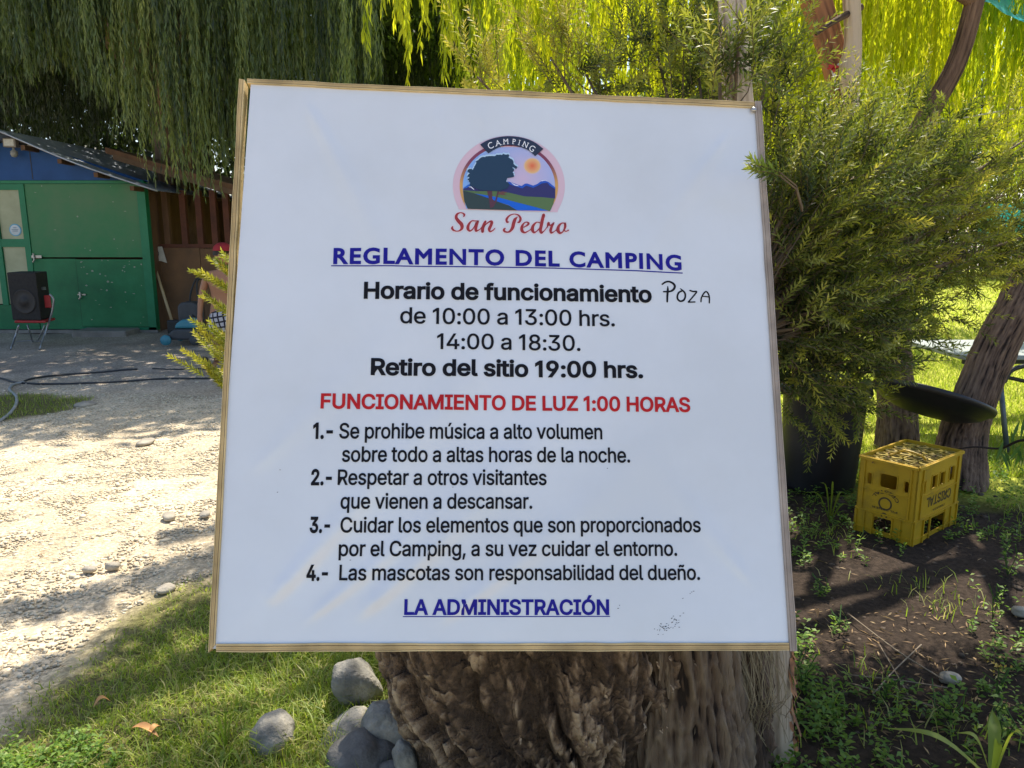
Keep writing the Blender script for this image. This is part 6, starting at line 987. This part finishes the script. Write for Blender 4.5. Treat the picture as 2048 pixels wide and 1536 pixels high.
for k in range(4): f = (k + .6) / 4.4; bx('rafter', M_wood, xp + (xe2 - xp) * f - .03, xp + (xe2 - xp) * f + .03, YS - .35, YS + 3.4, zp + (ze2 - zp) * f - .12, zp + (ze2 - zp) * f - .055)
for a_, b_, c_, d_ in ((66, 86, 508, 520), (150, 166, 585, 594)):
    mb = MB(); mb.box(sx(a_), sx(b_), YS - .03, YS - .013, szz(d_) + .03, szz(c_) - .02); mb.tube(np.array([[sx(a_) + .04, YS - .04, szz(c_) + .01], [sx(a_) + .05, YS - .05, szz(d_)], [sx(a_) + .02, YS - .04, szz(d_) - .03]]), .012, 6); mb.build('latch', M_screw, hd if a_ > 100 else SH)
mb = MB(); mb.lathe([(.001, .004), (.088, .004), (.092, .002), (.092, 0)], np.array([sx(37), YS + .012, szz(460)]), 30, np.stack([np.array([1., 0, 0]), np.array([0, 0, 1.]), np.array([0, -1., 0])], 1)); o = mb.build('sticker', mat('sticker_blue', (.10, .36, .55), (.12, .4, .6), 5, .4), SH)
mb = MB(); mb.lathe([(.001, .006), (.076, .006), (.076, .0045)], np.array([sx(37), YS + .012, szz(460)]), 30, np.stack([np.array([1., 0, 0]), np.array([0, 0, 1.]), np.array([0, -1., 0])], 1)); mb.build('sticker_face', mat('sticker_white', (.62, .68, .72), None, 5, .4), o)
mb = MB()
for k, (w_, zz_) in enumerate(((.05, .03), (.10, 0), (.08, -.02))): mb.box(sx(37) - w_ / 2, sx(37) + w_ / 2, YS + .004, YS + .0055, szz(460) + zz_, szz(460) + zz_ + .008)
mb.build('sticker_print', mat('sticker_ink', (.06, .16, .28), None, 5, .4), o)
rg2 = np.random.default_rng(9)
for own, n_, xs, ys in ((hd, 34, (156, 285), (520, 650)), (SH, 22, (70, 285), (372, 640))):
    mb = MB()
    for _ in range(n_):
        px = rg2.uniform(*xs); py = ys[0] + (ys[1] - ys[0]) * rg2.uniform() ** 1.8; x, z = sx(px), szz(py); w_, h_ = rg2.uniform(.006, .03), rg2.uniform(.005, .022); yq = YS - .0135 if own is hd else YS - .0015
        if own is SH and (150 < px < 305 and py > 512): continue
        k = rg2.integers(5, 8); mb.add([(x + w_ * math.cos(a) * rg2.uniform(.5, 1), yq, z + h_ * math.sin(a) * rg2.uniform(.5, 1)) for a in np.linspace(0, 6.28, k + 1)[:-1]], [tuple(range(k))])
    mb.build('paint_chips', mat('bare_wood_%s' % own.name, (.34, .36, .28), (.20, .26, .2), 30, .8), own)['kind'] = 'stuff'
# lamp on the gable
FL = thing('floodlight', (sx(66), YS - .05, szz(290)), 'small square floodlight with a motion sensor bulb under the gable peak', 'light')
bx('mounting_plate', mat('plate_cream', (.42, .38, .30), None, 5, .6), sx(70), sx(96), YS - .03, YS - .008, szz(301), szz(283), par=FL)
mb = MB(); mb.box(sx(50), sx(75), YS - .20, YS - .10, szz(297), szz(279)); mb.build('housing', mat('lamp_housing', (.30, .27, .22), None, 8, .5), FL, bevel=.01); bx('lens', mat('lamp_glass', (.62, .60, .50), (.5, .48, .40), 30, .15), sx(53), sx(72), YS - .208, YS - .201, szz(294.5), szz(281.5), par=FL)
mb = MB(); mb.lathe([(.001, -.055), (.035, -.045), (.05, -.01), (.048, .03), (.02, .05), (.014, .09)], np.array([sx(65), YS - .14, szz(309)]), 20); mb.build('sensor', mat('sensor_grey', (.34, .34, .30), None, 8, .4), FL, True)
mb = MB(); mb.tube(np.array([[sx(74), YS - .12, szz(290)], [sx(82), YS - .06, szz(290)], [sx(82), YS - .02, szz(290)]]), .014, 6); mb.build('bracket', M_blk, FL)

# lean-to right of the shed
LT = thing('lean_to', (sx(400), YS + .4, 0), 'dark open lean to with reddish posts joined to the right side of the shed', 'lean-to'); YL = YS + .35
bx('lower_board', M_board, sx(300), sx(382), YL, YL + .02, 0.02, szz(497), par=LT); bx('lower_board', M_board, sx(383), sx(470), YL + .003, YL + .023, 0.02, szz(498), par=LT); bx('lower_board', M_board, sx(471), sx(640), YL, YL + .02, 0.02, szz(497), par=LT)
for px in (316, 352, 384, 414, 440, 470, 520, 580, 640): mb = MB(); mb.box(sx(px) - .045, sx(px) + .045, YL + .03, YL + .12, 0, szz(383) + .04); mb.build('post', M_woodred if px > 340 else M_wood, LT)
bx('rail', M_woodred, sx(300), sx(640), YL + .0301 - .02, YL + .029, szz(497) + .005, szz(490) + .01, par=LT)
bx('rear_wall', M_wood, sx(400), sx(640), YL + 2.6, YL + 2.64, 0, 2.1, par=LT); bx('rear_wall', M_wood, sx(300), sx(345), YL + 2.6, YL + 2.64, 0, 2.1, par=LT); bx('rear_board', M_wood, sx(346), sx(399), YL + 2.6, YL + 2.64, 0, 1.35, par=LT)
mb = MB(); mb.prism([(sx(225), szz(305)), (sx(640), szz(430)), (sx(640), szz(420)), (sx(225), szz(293))], YL - .25, YL + 2.9, lambda u, v, d: np.array([u, d, v])); mb.build('roof_slab', M_wood, LT)
mb = MB(); mb.prism([(sx(240), szz(318)), (sx(640), szz(442)), (sx(640), szz(431.5)), (sx(240), szz(307))], YL - .27, YL - .2, lambda u, v, d: np.array([u, d, v])); mb.build('fascia_beam', mat('beam_brown', (.16, .10, .06), (.10, .065, .04), 7, .85), LT)
tag(bx('door_step', M_conc, sx(165), sx(272), YS - .52, YS - .07, -.02, .09, par=None, bevel=.02), 'low concrete step in front of the green hatch', 'step')
# broom with pennant sign
BR = thing('broom', tuple(gnd(345, 662)), 'long wooden handled broom leaning on the brown board of the lean to', 'broom'); pt, pb_ = at(303, 512, YL - .03), at(344, 642, YL - .45)
mb = MB(); mb.tube(np.array([pt, (pt + pb_) / 2, pb_]), .021, 8); mb.build('handle', mat('broom_handle', (.50, .38, .22), (.42, .3, .17), 8, .6), BR, True)
mb = MB(); mb.box(-.07, .15, -.05, .05, -.20, .02, (np.eye(3), pb_)); mb.build('brush', M_blk, BR, bevel=.03)
PN = thing('pennant_sign', tuple(at(315, 520, YL - .04)), 'small white pennant with a black round emblem pinned above the broom', 'sign'); Yp = YL - .05
mb = MB(); mb.prism([(at(304, 494, Yp)[0], at(304, 494, Yp)[2]), (at(324, 493, Yp)[0], at(324, 493, Yp)[2]), (at(334, 526, Yp)[0], at(334, 526, Yp)[2]), (at(322, 522, Yp)[0], at(322, 522, Yp)[2]), (at(306, 522, Yp)[0], at(306, 522, Yp)[2])], Yp, Yp + .006, lambda u, v, d: np.array([u, d, v])); mb.build('flag', mat('sign_white', (.62, .60, .56), None, 5, .5), PN)
mb = MB(); c = at(312, 507, Yp - .004); mb.lathe([(.001, .002), (.052, .002), (.052, 0)], c, 22, np.stack([np.array([.9, 0, 0]), np.array([0, 0, 1.25]), np.array([0, -1., 0])], 1)); em = mb.build('emblem_disc', M_blk, PN)
mb = MB(); c = at(312, 507, Yp - .008); mb.lathe([(.034, .001), (.040, .001)], c, 22, np.stack([np.array([.9, 0, 0]), np.array([0, 0, 1.25]), np.array([0, -1., 0])], 1)); mb.box(c[0] - .01, c[0] + .008, c[1] - .001, c[1], c[2] - .03, c[2] + .02); mb.build('emblem_figure', mat('sign_white_figure', (.6, .58, .55), None, 5, .5), em)

# loudspeaker on a red folding chair
Yc = 10.35; M_spk = mat('speaker_black', (.018, .016, .016), (.028, .025, .024), 30, .8); M_tubem = mat('chrome_tube', (.35, .36, .38), (.25, .26, .28), 9, .35, metal=.7)
SP = thing('loudspeaker', tuple(at(60, 643, Yc)), 'large black loudspeaker standing on the red folding chair', 'loudspeaker')
c0_ = at(24, 640, Yc); c1_ = at(80, 645, Yc); ct0 = at(17, 545, Yc); Wd = .42; zb, zt_ = c0_[2], ct0[2]; x0_, x1_ = at(20, 600, Yc)[0], at(81, 600, Yc)[0]
mb = MB(); mb.prism([(x0_, Yc), (x1_, Yc - .04), (x1_ - .085, Yc + .36), (x0_ - .06, Yc + .40)], zb, zt_, lambda u, v, d: np.array([u, v, d])); mb.build('cabinet', M_spk, SP, bevel=.012)
axs = np.stack([norm(np.array([x1_ - x0_, -.04, 0])), np.array([0, 0, 1.]), -np.cross(norm(np.array([x1_ - x0_, -.04, 0])), [0, 0, 1.]) * -1], 1)
if axs[1, 2] > 0: axs[:, 2] *= -1
mb = MB(); mb.lathe([(.165, .0), (.160, .012), (.145, .004), (.06, .0015), (.055, .009), (.001, .016)], np.array([(x0_ + x1_) / 2, Yc - .022, zb + .25]), 36, axs); mb.build('cone', mat('speaker_cone', (.035, .03, .028), None, 20, .6), SP, True)
mb = MB(); mb.box(x1_ - .03, x1_ - .005, Yc + .10, Yc + .16, zt_ - .24, zt_ - .20); mb.build('handle', M_tubem, SP)
CH = thing('folding_chair', tuple(gnd(55, 690)), 'red folding chair with grey tube legs carrying the loudspeaker', 'chair'); M_redc = mat('chair_red', (.42, .03, .03), (.34, .025, .025), 6, .55)
mb = MB(); mb.prism([(x0_ + .03, Yc - .02), (x1_ + .05, Yc - .03), (x1_ - .04, Yc + .36), (x0_ + .0, Yc + .38)], zb - .04, zb - .004, lambda u, v, d: np.array([u, v, d])); mb.build('seat', M_redc, CH, bevel=.015)
def ctube(nm, pts, foot, Yq, r=.013):
    P = [at(px, py, Yq) for px, py in pts] + [gnd(*foot)]; mb = MB(); mb.tube(cr(np.array(P), 6), r, 8); mb.build(nm, M_tubem, CH, True)
ctube('leg', [(99, 588), (106, 596), (107, 606), (103, 628), (92, 662)], (80, 698), Yc + .04); ctube('leg', [(38, 650), (31, 672)], (22, 698), Yc + .0); ctube('leg', [(55, 649), (59, 664)], (66, 684), Yc + .3, .011); ctube('leg', [(90, 649), (84, 664)], (74, 684), Yc + .42, .011)
c = at(99, 602, Yc + .10); mb = MB(); mb.box(c[0] - .05, c[0] + .035, Yc + .06, Yc + .085, c[2] - .09, c[2] + .08); mb.build('backrest', M_redc, CH, bevel=.01)
mb = MB(); mb.tube(np.array([at(34, 683, Yc), at(60, 681, Yc), at(84, 683, Yc + .03)]), .008, 6); mb.build('crossbar', M_tubem, CH)

# lawn mower
Ym = 10.7; MW = thing('lawn_mower', tuple(gnd(372, 690)), 'electric lawn mower with a turquoise hood parked before the lean to', 'lawn mower'); M_teal = mat('mower_teal', (.05, .22, .30), (.06, .26, .34), 4, .45); M_mgrey = mat('mower_grey', (.045, .048, .055), (.07, .072, .08), 5, .6)
xm0, xm1 = at(345, 670, Ym)[0], at(405, 670, Ym)[0]; mb = MB(); mb.prism([(xm0, .07), (xm1, .07), (xm1 + .02, .14), (xm1 - .04, .22), (xm0 + .10, .22), (xm0 - .02, .13)], Ym - .18, Ym + .25, lambda u, v, d: np.array([u, d, v])); mb.build('deck', M_mgrey, MW, bevel=.03)
mb = MB(); mb.prism([(xm0 + .08, .225), (xm1 - .03, .225), (xm1 - .06, .30), (xm1 - .13, .345), (xm0 + .20, .345), (xm0 + .12, .30)], Ym - .14, Ym + .2, lambda u, v, d: np.array([u, d, v])); mb.build('hood', M_teal, MW, bevel=.03)
yax = np.stack([np.array([1., 0, 0]), np.array([0, 0, 1.]), np.array([0, 1., 0])], 1)
for x in (xm0, xm1 - .02):
    for y in (Ym - .22, Ym + .25): mb = MB(); mb.lathe([(.001, -.02), (.07, -.02), (.074, 0), (.07, .02), (.001, .02)], (x, y, .074), 20, yax); mb.build('wheel', M_teal if x < xm0 + .1 else M_mgrey, MW, True)
mb = MB(); a_ = at(355, 604, Ym + .3); b_ = at(400, 652, Ym + .3); mb.prism([(a_[0], b_[2] - .05), (b_[0], b_[2] - .05), (b_[0], a_[2] - .05), (b_[0] - .06, a_[2]), (a_[0] + .06, a_[2]), (a_[0], a_[2] - .06)], Ym + .26, Ym + .5, lambda u, v, d: np.array([u, d, v])); mb.build('grass_box', M_mgrey, MW, bevel=.03)
mb = MB()
for dx in (0, .12): mb.tube(cr(np.array([at(392, 655, Ym + .1) + [dx, 0, 0], at(380, 600, Ym + .45) + [dx, 0, 0], at(390, 562, Ym + .55) + [dx * .3, 0, 0], at(400, 556, Ym + .55) + [dx, 0, 0]]), 6), .013, 6)
mb.build('handle_bar', M_blk, MW, True)

# hoses and patch
def hose(pts, r, m_, label): mb = MB(); P = cr(np.array([gnd(*p) + [0, 0, r] for p in pts]), 8); P[:, 2] = gh(P[:, 0], P[:, 1]) + r; mb.tube(P, r, 8); return tag(mb.build('hose', m_, None, True), label, 'hose', 'hoses lying on the ground before the shed')
M_hose = mat('hose_black', (.03, .032, .035), (.05, .05, .055), 9, .6); M_hoseg = mat('hose_grey', (.26, .27, .27), (.34, .34, .33), 9, .6)
hose([(-90, 742), (0, 759), (40, 769), (160, 770), (300, 762), (420, 757)], .010, M_hose, 'black hose running across the ground below the other hose'); hose([(40, 770), (65, 760), (130, 750), (210, 743), (275, 740)], .010, M_hose, 'short black hose curving up from the grey hose'); hose([(305, 738), (350, 739), (400, 738), (520, 745)], .008, M_hose, 'thin black hose passing behind the child')
hose([(48, 768), (26, 774), (20, 785), (34, 800), (30, 818), (10, 838), (-30, 862)], .013, M_hoseg, 'pale grey hose curling over the grass strip')

# ---------------------------------------------------------------- the child
def body(name, nodes, edges, mat_, parent, lv=2):
    me = bpy.data.meshes.new(name); L = loc_of(parent); me.from_pydata([tuple(np.array(p) - L) for p, r in nodes], edges, []); me.materials.append(mat_)
    o = bpy.data.objects.new(name, me); COL.objects.link(o); o.parent = parent; sk = o.modifiers.new('s', 'SKIN'); sk.use_smooth_shade = True
    for v, (p, r) in zip(me.skin_vertices[0].data, nodes): v.radius = (r, r) if not isinstance(r, tuple) else r; v.use_root = False
    me.skin_vertices[0].data[0].use_root = True; s_ = o.modifiers.new('u', 'SUBSURF'); s_.levels = lv; s_.render_levels = lv; return o
Yk = 8.15; KX = float(at(447, 640, Yk)[0]); KID = thing('person', (KX, Yk, 0), 'shirtless child in red cap and checked shorts half hidden behind the sign', 'person')
M_skin = mat('skin', (.34, .17, .10), (.30, .145, .085), 5, .5); k = lambda x, y, z: (KX + x, Yk + y, z)
N_ = [(k(0, 0, .72), (.115, .085)), (k(.0, -.01, .84), (.105, .075)), (k(.01, -.03, .96), (.125, .085)), (k(.02, -.04, 1.06), (.125, .075)), (k(.03, -.03, 1.13), .055), (k(.04, -.01, 1.19), .048),  # torso neck 0-5
      (k(-.125, -.03, 1.07), .050), (k(-.185, -.02, .93), .038), (k(-.215, -.03, .80), .034), (k(-.225, -.05, .68), .026), (k(-.23, -.06, .62), .030),   # left arm 6-10
      (k(.16, -.02, 1.07), .050), (k(.22, .02, .93), .038), (k(.22, .02, .80), .034), (k(.21, -.06, .68), .024), (k(.21, -.09, .62), .028),             # right arm 11-15
      (k(-.075, 0, .64), .085), (k(-.09, .02, .50), .068), (k(-.10, .04, .36), .052), (k(-.14, .13, .24), .048), (k(-.19, .22, .13), .030),             # rear leg 16-20
      (k(.075, 0, .64), .085), (k(.08, -.06, .50), .068), (k(.08, -.08, .36), .052), (k(.07, -.03, .22), .045), (k(.07, .02, .08), .030), (k(-.205, .20, .10), .03), (k(-.21, .10, .06), .026), (k(.07, -.06, .045), .030), (k(.07, -.14, .035), .024)]
E_ = [(0, 1), (1, 2), (2, 3), (3, 4), (4, 5), (3, 6), (6, 7), (7, 8), (8, 9), (9, 10), (3, 11), (11, 12), (12, 13), (13, 14), (14, 15), (0, 16), (16, 17), (17, 18), (18, 19), (19, 20), (0, 21), (21, 22), (22, 23), (23, 24), (24, 25), (20, 26), (26, 27), (25, 28), (28, 29)]
for hb_, sx_ in ((10, -1), (15, 1)):
    w0 = np.array(N_[hb_][0])
    for q_, (dx, dl) in enumerate(((-.020, .055), (-.007, .066), (.007, .062), (.020, .050))):
        a = w0 + [dx, 0, -.025]; N_ += [(tuple(a), .0095), (tuple(a + [dx * .3, -.004, -dl * .5]), .0085), (tuple(a + [dx * .3, .006, -dl]), .007)]; n0 = len(N_); E_ += [(hb_, n0 - 3), (n0 - 3, n0 - 2), (n0 - 2, n0 - 1)]
    a = w0 + [-.025 * sx_, -.01, -.005]; N_ += [(tuple(a), .010), (tuple(a + [-.012 * sx_, -.006, -.03]), .008)]; n0 = len(N_); E_ += [(hb_, n0 - 2), (n0 - 2, n0 - 1)]
body('body', N_, E_, M_skin, KID)
def ell(nm, c, r, m_, cut=None, n=22, par=KID, fn=None):
    V = []; 
    for j in range(n + 1):
        ph = math.pi * j / n
        for i in range(2 * n): th = math.pi * i / n; V.append(np.array([math.sin(ph) * math.cos(th), math.sin(ph) * math.sin(th), math.cos(ph)]))
    V = np.array(V); 
    if fn: V = fn(V)
    V = V * r + c; Fs = [(j * 2 * n + i, (j + 1) * 2 * n + i, (j + 1) * 2 * n + (i + 1) % (2 * n), j * 2 * n + (i + 1) % (2 * n)) for j in range(n if cut is None else cut) for i in range(2 * n)]
    return mesh(nm, V, Fs, m_, par, True)
hc = np.array(k(.05, -.02, 1.29))
def hf(V):   # face towards +x: nose, brow, chin
    V = V.copy(); x, y, z = V.T; V[:, 0] += .16 * np.exp(-((y / .16) ** 2 + ((z + .12) / .18) ** 2)) * (x > 0); V[:, 0] += .06 * np.exp(-((y / .3) ** 2 + ((z + .72) / .2) ** 2)) * (x > 0); V[:, 1] *= np.where(z < 0, 1 + .25 * z, 1); V[:, 0] -= .05 * np.exp(-(((np.abs(y) - .33) / .16) ** 2 + ((z - .02) / .12) ** 2)) * (x > 0); return V
hd_ = ell('head', hc, np.array([.088, .074, .108]), M_skin, fn=hf); ell('hair', hc + [-.008, 0, .01], np.array([.093, .080, .108]), mat('hair_dark', (.02, .013, .01), None, 40, .6), cut=12)
M_cap = mat('cap_red', (.30, .015, .02), (.24, .012, .016), 12, .7); ell('cap', hc + [0, 0, .045], np.array([.100, .090, .085]), M_cap, cut=11)
mb = MB(); mb.prism([(.05, -.07), (.12, -.065), (.165, -.03), (.175, 0), (.165, .03), (.12, .065), (.05, .07)], .0, .008, lambda u, v, d: hc + [u, v, d + .048 - u * .08]); mb.build('cap_peak', M_cap, KID)
for s_ in (-1, 1): ell('ear', hc + [-.01, s_ * .075, -.01], np.array([.018, .010, .028]), M_skin, n=8); ell('eye', hc + [.073, s_ * .030, .004], np.array([.009, .010, .007]), M_blk, n=8)
mb = MB(); mb.tube(np.array([hc + [.083, -.022, -.052], hc + [.090, 0, -.055], hc + [.083, .022, -.052]]), .004, 6); mb.build('mouth', mat('lips', (.28, .09, .07), None, 9, .5), KID)
# checked shorts
m = bpy.data.materials.new('checked_cloth'); m.use_nodes = True; t = m.node_tree; b = t.nodes['Principled BSDF']; b.inputs['Roughness'].default_value = .9; tc = t.nodes.new('ShaderNodeTexCoord'); mp = t.nodes.new('ShaderNodeMapping'); mp.inputs['Rotation'].default_value = (.0, .18, .5); t.links.new(tc.outputs['Object'], mp.inputs[0]); s3 = t.nodes.new('ShaderNodeSeparateXYZ'); t.links.new(mp.outputs[0], s3.inputs[0]); fs = []
for ax2 in ('X', 'Z'):
    mo = t.nodes.new('ShaderNodeMath'); mo.operation = 'PINGPONG'; mo.inputs[1].default_value = .028; t.links.new(s3.outputs[ax2], mo.inputs[0]); gt = t.nodes.new('ShaderNodeMath'); gt.operation = 'GREATER_THAN'; gt.inputs[1].default_value = .019; t.links.new(mo.outputs[0], gt.inputs[0]); fs.append(gt)
mxx = t.nodes.new('ShaderNodeMath'); mxx.operation = 'MAXIMUM'; t.links.new(fs[0].outputs[0], mxx.inputs[0]); t.links.new(fs[1].outputs[0], mxx.inputs[1]); r = t.nodes.new('ShaderNodeValToRGB'); r.color_ramp.elements[0].color = (.42, .42, .46, 1); r.color_ramp.elements[1].color = (.02, .02, .03, 1); t.links.new(mxx.outputs[0], r.inputs[0]); t.links.new(r.outputs[0], b.inputs['Base Color'])
body('shorts', [(k(0, 0, .76), (.125, .098)), (k(0, 0, .66), (.135, .11)), (k(-.082, .01, .56), .098), (k(-.095, .02, .44), .092), (k(.082, -.03, .56), .098), (k(.09, -.06, .44), .092)], [(0, 1), (1, 2), (2, 3), (1, 4), (4, 5)], m, KID)
for (c, rt) in ((k(-.245, .145, .075), (R(-62), 0, R(-25))), (k(.07, -.06, .012), (0, 0, 0))):
    mb = MB(); Mr = np.array(Euler(rt).to_matrix()); mb.prism([(-.045, -.11), (-.02, -.135), (.02, -.135), (.045, -.11), (.04, 0), (.038, .09), (.02, .115), (-.02, .115), (-.038, .09), (-.04, 0)], -.010, .012, lambda u, v, d: np.array(c) + Mr @ np.array([u, v, d])); fl = mb.build('flip_flop', M_blk, KID)

# ---------------------------------------------------------------- small plants that can be told apart
def strap_plant(name, base, blades, label, cat='plant', m_=None):
    T = thing(name, tuple(base), label, cat)
    for (tip, wd, vv) in blades:
        tip = np.array(tip); n = 12; a = np.array(base); mid = (a + tip) / 2; mid[2] = max(a[2], tip[2]) * .75 + .03; P = cr(np.array([a, mid, tip]), n // 2); T_ = norm(np.gradient(P, axis=0)); s = norm(np.cross(T_, [0, 0, 1.]) + 1e-6); V = []
        for i, (p, q) in enumerate(zip(P, s)):
            f = i / (len(P) - 1); w_ = wd * (.55 + .9 * f if f < .5 else 1.0 * (1 - f) * 2) ** 1 * .5 + .0005; V += [p + q * w_, p + np.array([0, 0, -w_ * .35]), p - q * w_]
        Fs = [(3 * i + a_, 3 * i + a_ + 1, 3 * i + a_ + 4, 3 * i + a_ + 3) for i in range(len(P) - 1) for a_ in (0, 1)]; mesh('blade', V, Fs, m_ or L_grass, T, True, attr=np.full(len(V), vv))
    return T
b = gnd(1985, 1560); Yq = b[1]
strap_plant('strap_leaf_plant', b, [(at(1765, 1455, Yq + .1), .030, .5), (at(1912, 1465, Yq + .05), .024, .6), (at(1985, 1420, Yq + .2), .034, .3), (at(1998, 1490, Yq), .034, .55), (at(2048, 1470, Yq - .05), .03, .5)], 'plant with broad bright strap leaves in the bottom right corner')
b = gnd(452, 1500); Yq = b[1]
strap_plant('spiky_plant', b, [(at(428, 1440, Yq), .016, .15), (at(482, 1425, Yq), .014, .2), (at(455, 1428, Yq), .014, .1), (at(520, 1470, Yq), .010, .2), (at(400, 1535, Yq - .05), .012, .2), (at(540, 1500, Yq - .05), .009, .25), (at(405, 1480, Yq), .012, .2), (at(490, 1545, Yq - .1), .010, .25), (at(440, 1560, Yq - .1), .012, .2)], 'dark green spiky rosette left of the upright cobble')
b = gnd(1660, 1045); Yq = b[1]
strap_plant('broad_grass_clump', b, [(at(1612, 985, Yq), .020, .15), (at(1640, 965, Yq), .022, .2), (at(1665, 962, Yq), .024, .25), (at(1690, 985, Yq), .020, .2), (at(1630, 1010, Yq), .018, .2), (at(1702, 1012, Yq), .018, .15)], 'clump of broad grass blades at the foot of the black bin')
def leafy_weed(px, py, h, n, size, label, fl=False):
    b = gnd(px, py); T = thing('weed', tuple(b), label, 'weed', 'leafy weeds on the shaded soil'); g = rng
    V, Fq = weed_geo(np.repeat(b[None], 4, 0) + g.normal(0, .02, (4, 3)) * [1, 1, 0], n, size, h, .42); mesh('leaves', V, Fq, L_weed, T, attr=np.repeat(g.uniform(.2, 1, len(Fq)), 4)); mb = MB()
    for _ in range(4): mb.tube(np.array([b, b + [g.normal(0, .02), g.normal(0, .02), h * .6], b + [g.normal(0, .03), g.normal(0, .03), h]]), .0018, 4)
    mb.build('stem', L_weed, T)
    if fl:
        q = b + np.array([.0, 0, h * 1.25]) + g.normal(0, .014, (26, 3)); V, Fq = leaf_geo(q, rnd_dir(26), rnd_dir(26), .014, .008, 0); mesh('flower', V, Fq, mat('petal_yellow', (.62, .42, .08), None, 9, .6), T); mb = MB(); mb.tube(np.array([b, b + [0, 0, h], b + [0, 0, h * 1.25]]), .0015, 4); mb.build('flower_stalk', L_weed, T)
for a_ in ((2015, 1150, .17, 14, .028, 'pale leafy weed right of the yellow crate'), (1985, 1240, .15, 14, .024, 'upright weed with small leaves at the right edge of the soil'), (1640, 1190, .08, 12, .022, 'low weed on dark soil just right of the sign'), (1610, 1390, .14, 16, .024, 'bushy weed beside the lower right corner of the sign'), (1680, 1265, .07, 10, .022, 'weed with two pale shoots on the bare soil'), (1900, 1440, .10, 12, .03, 'broad leaved seedling above the strap leaves'), (2010, 1480, .12, 14, .028, 'leafy weed touching the bottom right edge'), (1770, 1400, .08, 10, .022, 'thin weed between crossed dry twigs')): leafy_weed(*a_)
leafy_weed(1990, 1400, .10, 8, .02, 'weed with a pale yellow flower head near the right edge', True)
# dry sticks and big dry leaves
def stick(pts, r, label): mb = MB(); P = np.array([gnd(*p) + [0, 0, .012] for p in pts]); mb.tube(cr(P, 5), r, 5); return tag(mb.build('dry_twig', mat('dry_twig_%d' % len(bpy.data.materials), (.20, .15, .10), (.28, .22, .15), 20, .85), None, True), label, 'twig', 'dry twigs lying on the soil')
stick([(1695, 1232), (1790, 1305), (1885, 1365)], .0028, 'longest dry twig slanting down to the right across the soil'); stick([(1745, 1395), (1790, 1345), (1842, 1295)], .0024, 'dry twig rising to the right across the longest one'); stick([(1758, 1295), (1790, 1350), (1815, 1395)], .0022, 'thin dry twig crossing the other two steeply'); stick([(1690, 1370), (1780, 1395), (1868, 1420)], .0026, 'pale dry twig lying level above the bottom weeds'); stick([(1690, 1355), (1800, 1367), (1895, 1382)], .002, 'fine dry twig just above the pale level one'); stick([(320, 1445), (350, 1450), (365, 1475)], .002, 'short brown twig beside the dry leaf in the grass')
def bigleaf(px, py, L, ang, wd, label, lift=.02):
    c = gnd(px, py) + np.array([0, 0, lift]); n = 9; V = []; a = R(ang); d = np.array([math.cos(a), math.sin(a), 0]); s = np.array([-d[1], d[0], 0])
    for i in range(n): f = i / (n - 1); w_ = wd * math.sin(math.pi * min(.98, f + .02)) ** .8; p = c + d * L * (f - .5) + [0, 0, .02 * math.sin(f * 3.1)]; V += [p + s * w_ + [0, 0, w_ * .8], p, p - s * w_ + [0, 0, w_ * .6]]
    Fs = [(3 * i + a_, 3 * i + a_ + 1, 3 * i + a_ + 4, 3 * i + a_ + 3) for i in range(n - 1) for a_ in (0, 1)]; return tag(mesh('dry_leaf', V, Fs, M_dryleaf, None, True), label, 'dry leaf', 'dry leaves in the grass')
M_dryleaf = mat('dry_leaf_orange', (.52, .27, .09), (.36, .18, .07), 14, .6)
bigleaf(290, 1478, .11, -20, .012, 'long orange brown dry leaf in the grass at the lower left'); bigleaf(312, 1478, .05, 60, .010, 'short curled dry leaf touching the long orange one'); bigleaf(205, 1420, .05, 40, .010, 'small brown dry leaf further back in the grass'); bigleaf(1632, 1238, .05, 80, .008, 'yellow leaf standing on the dark soil right of the sign')
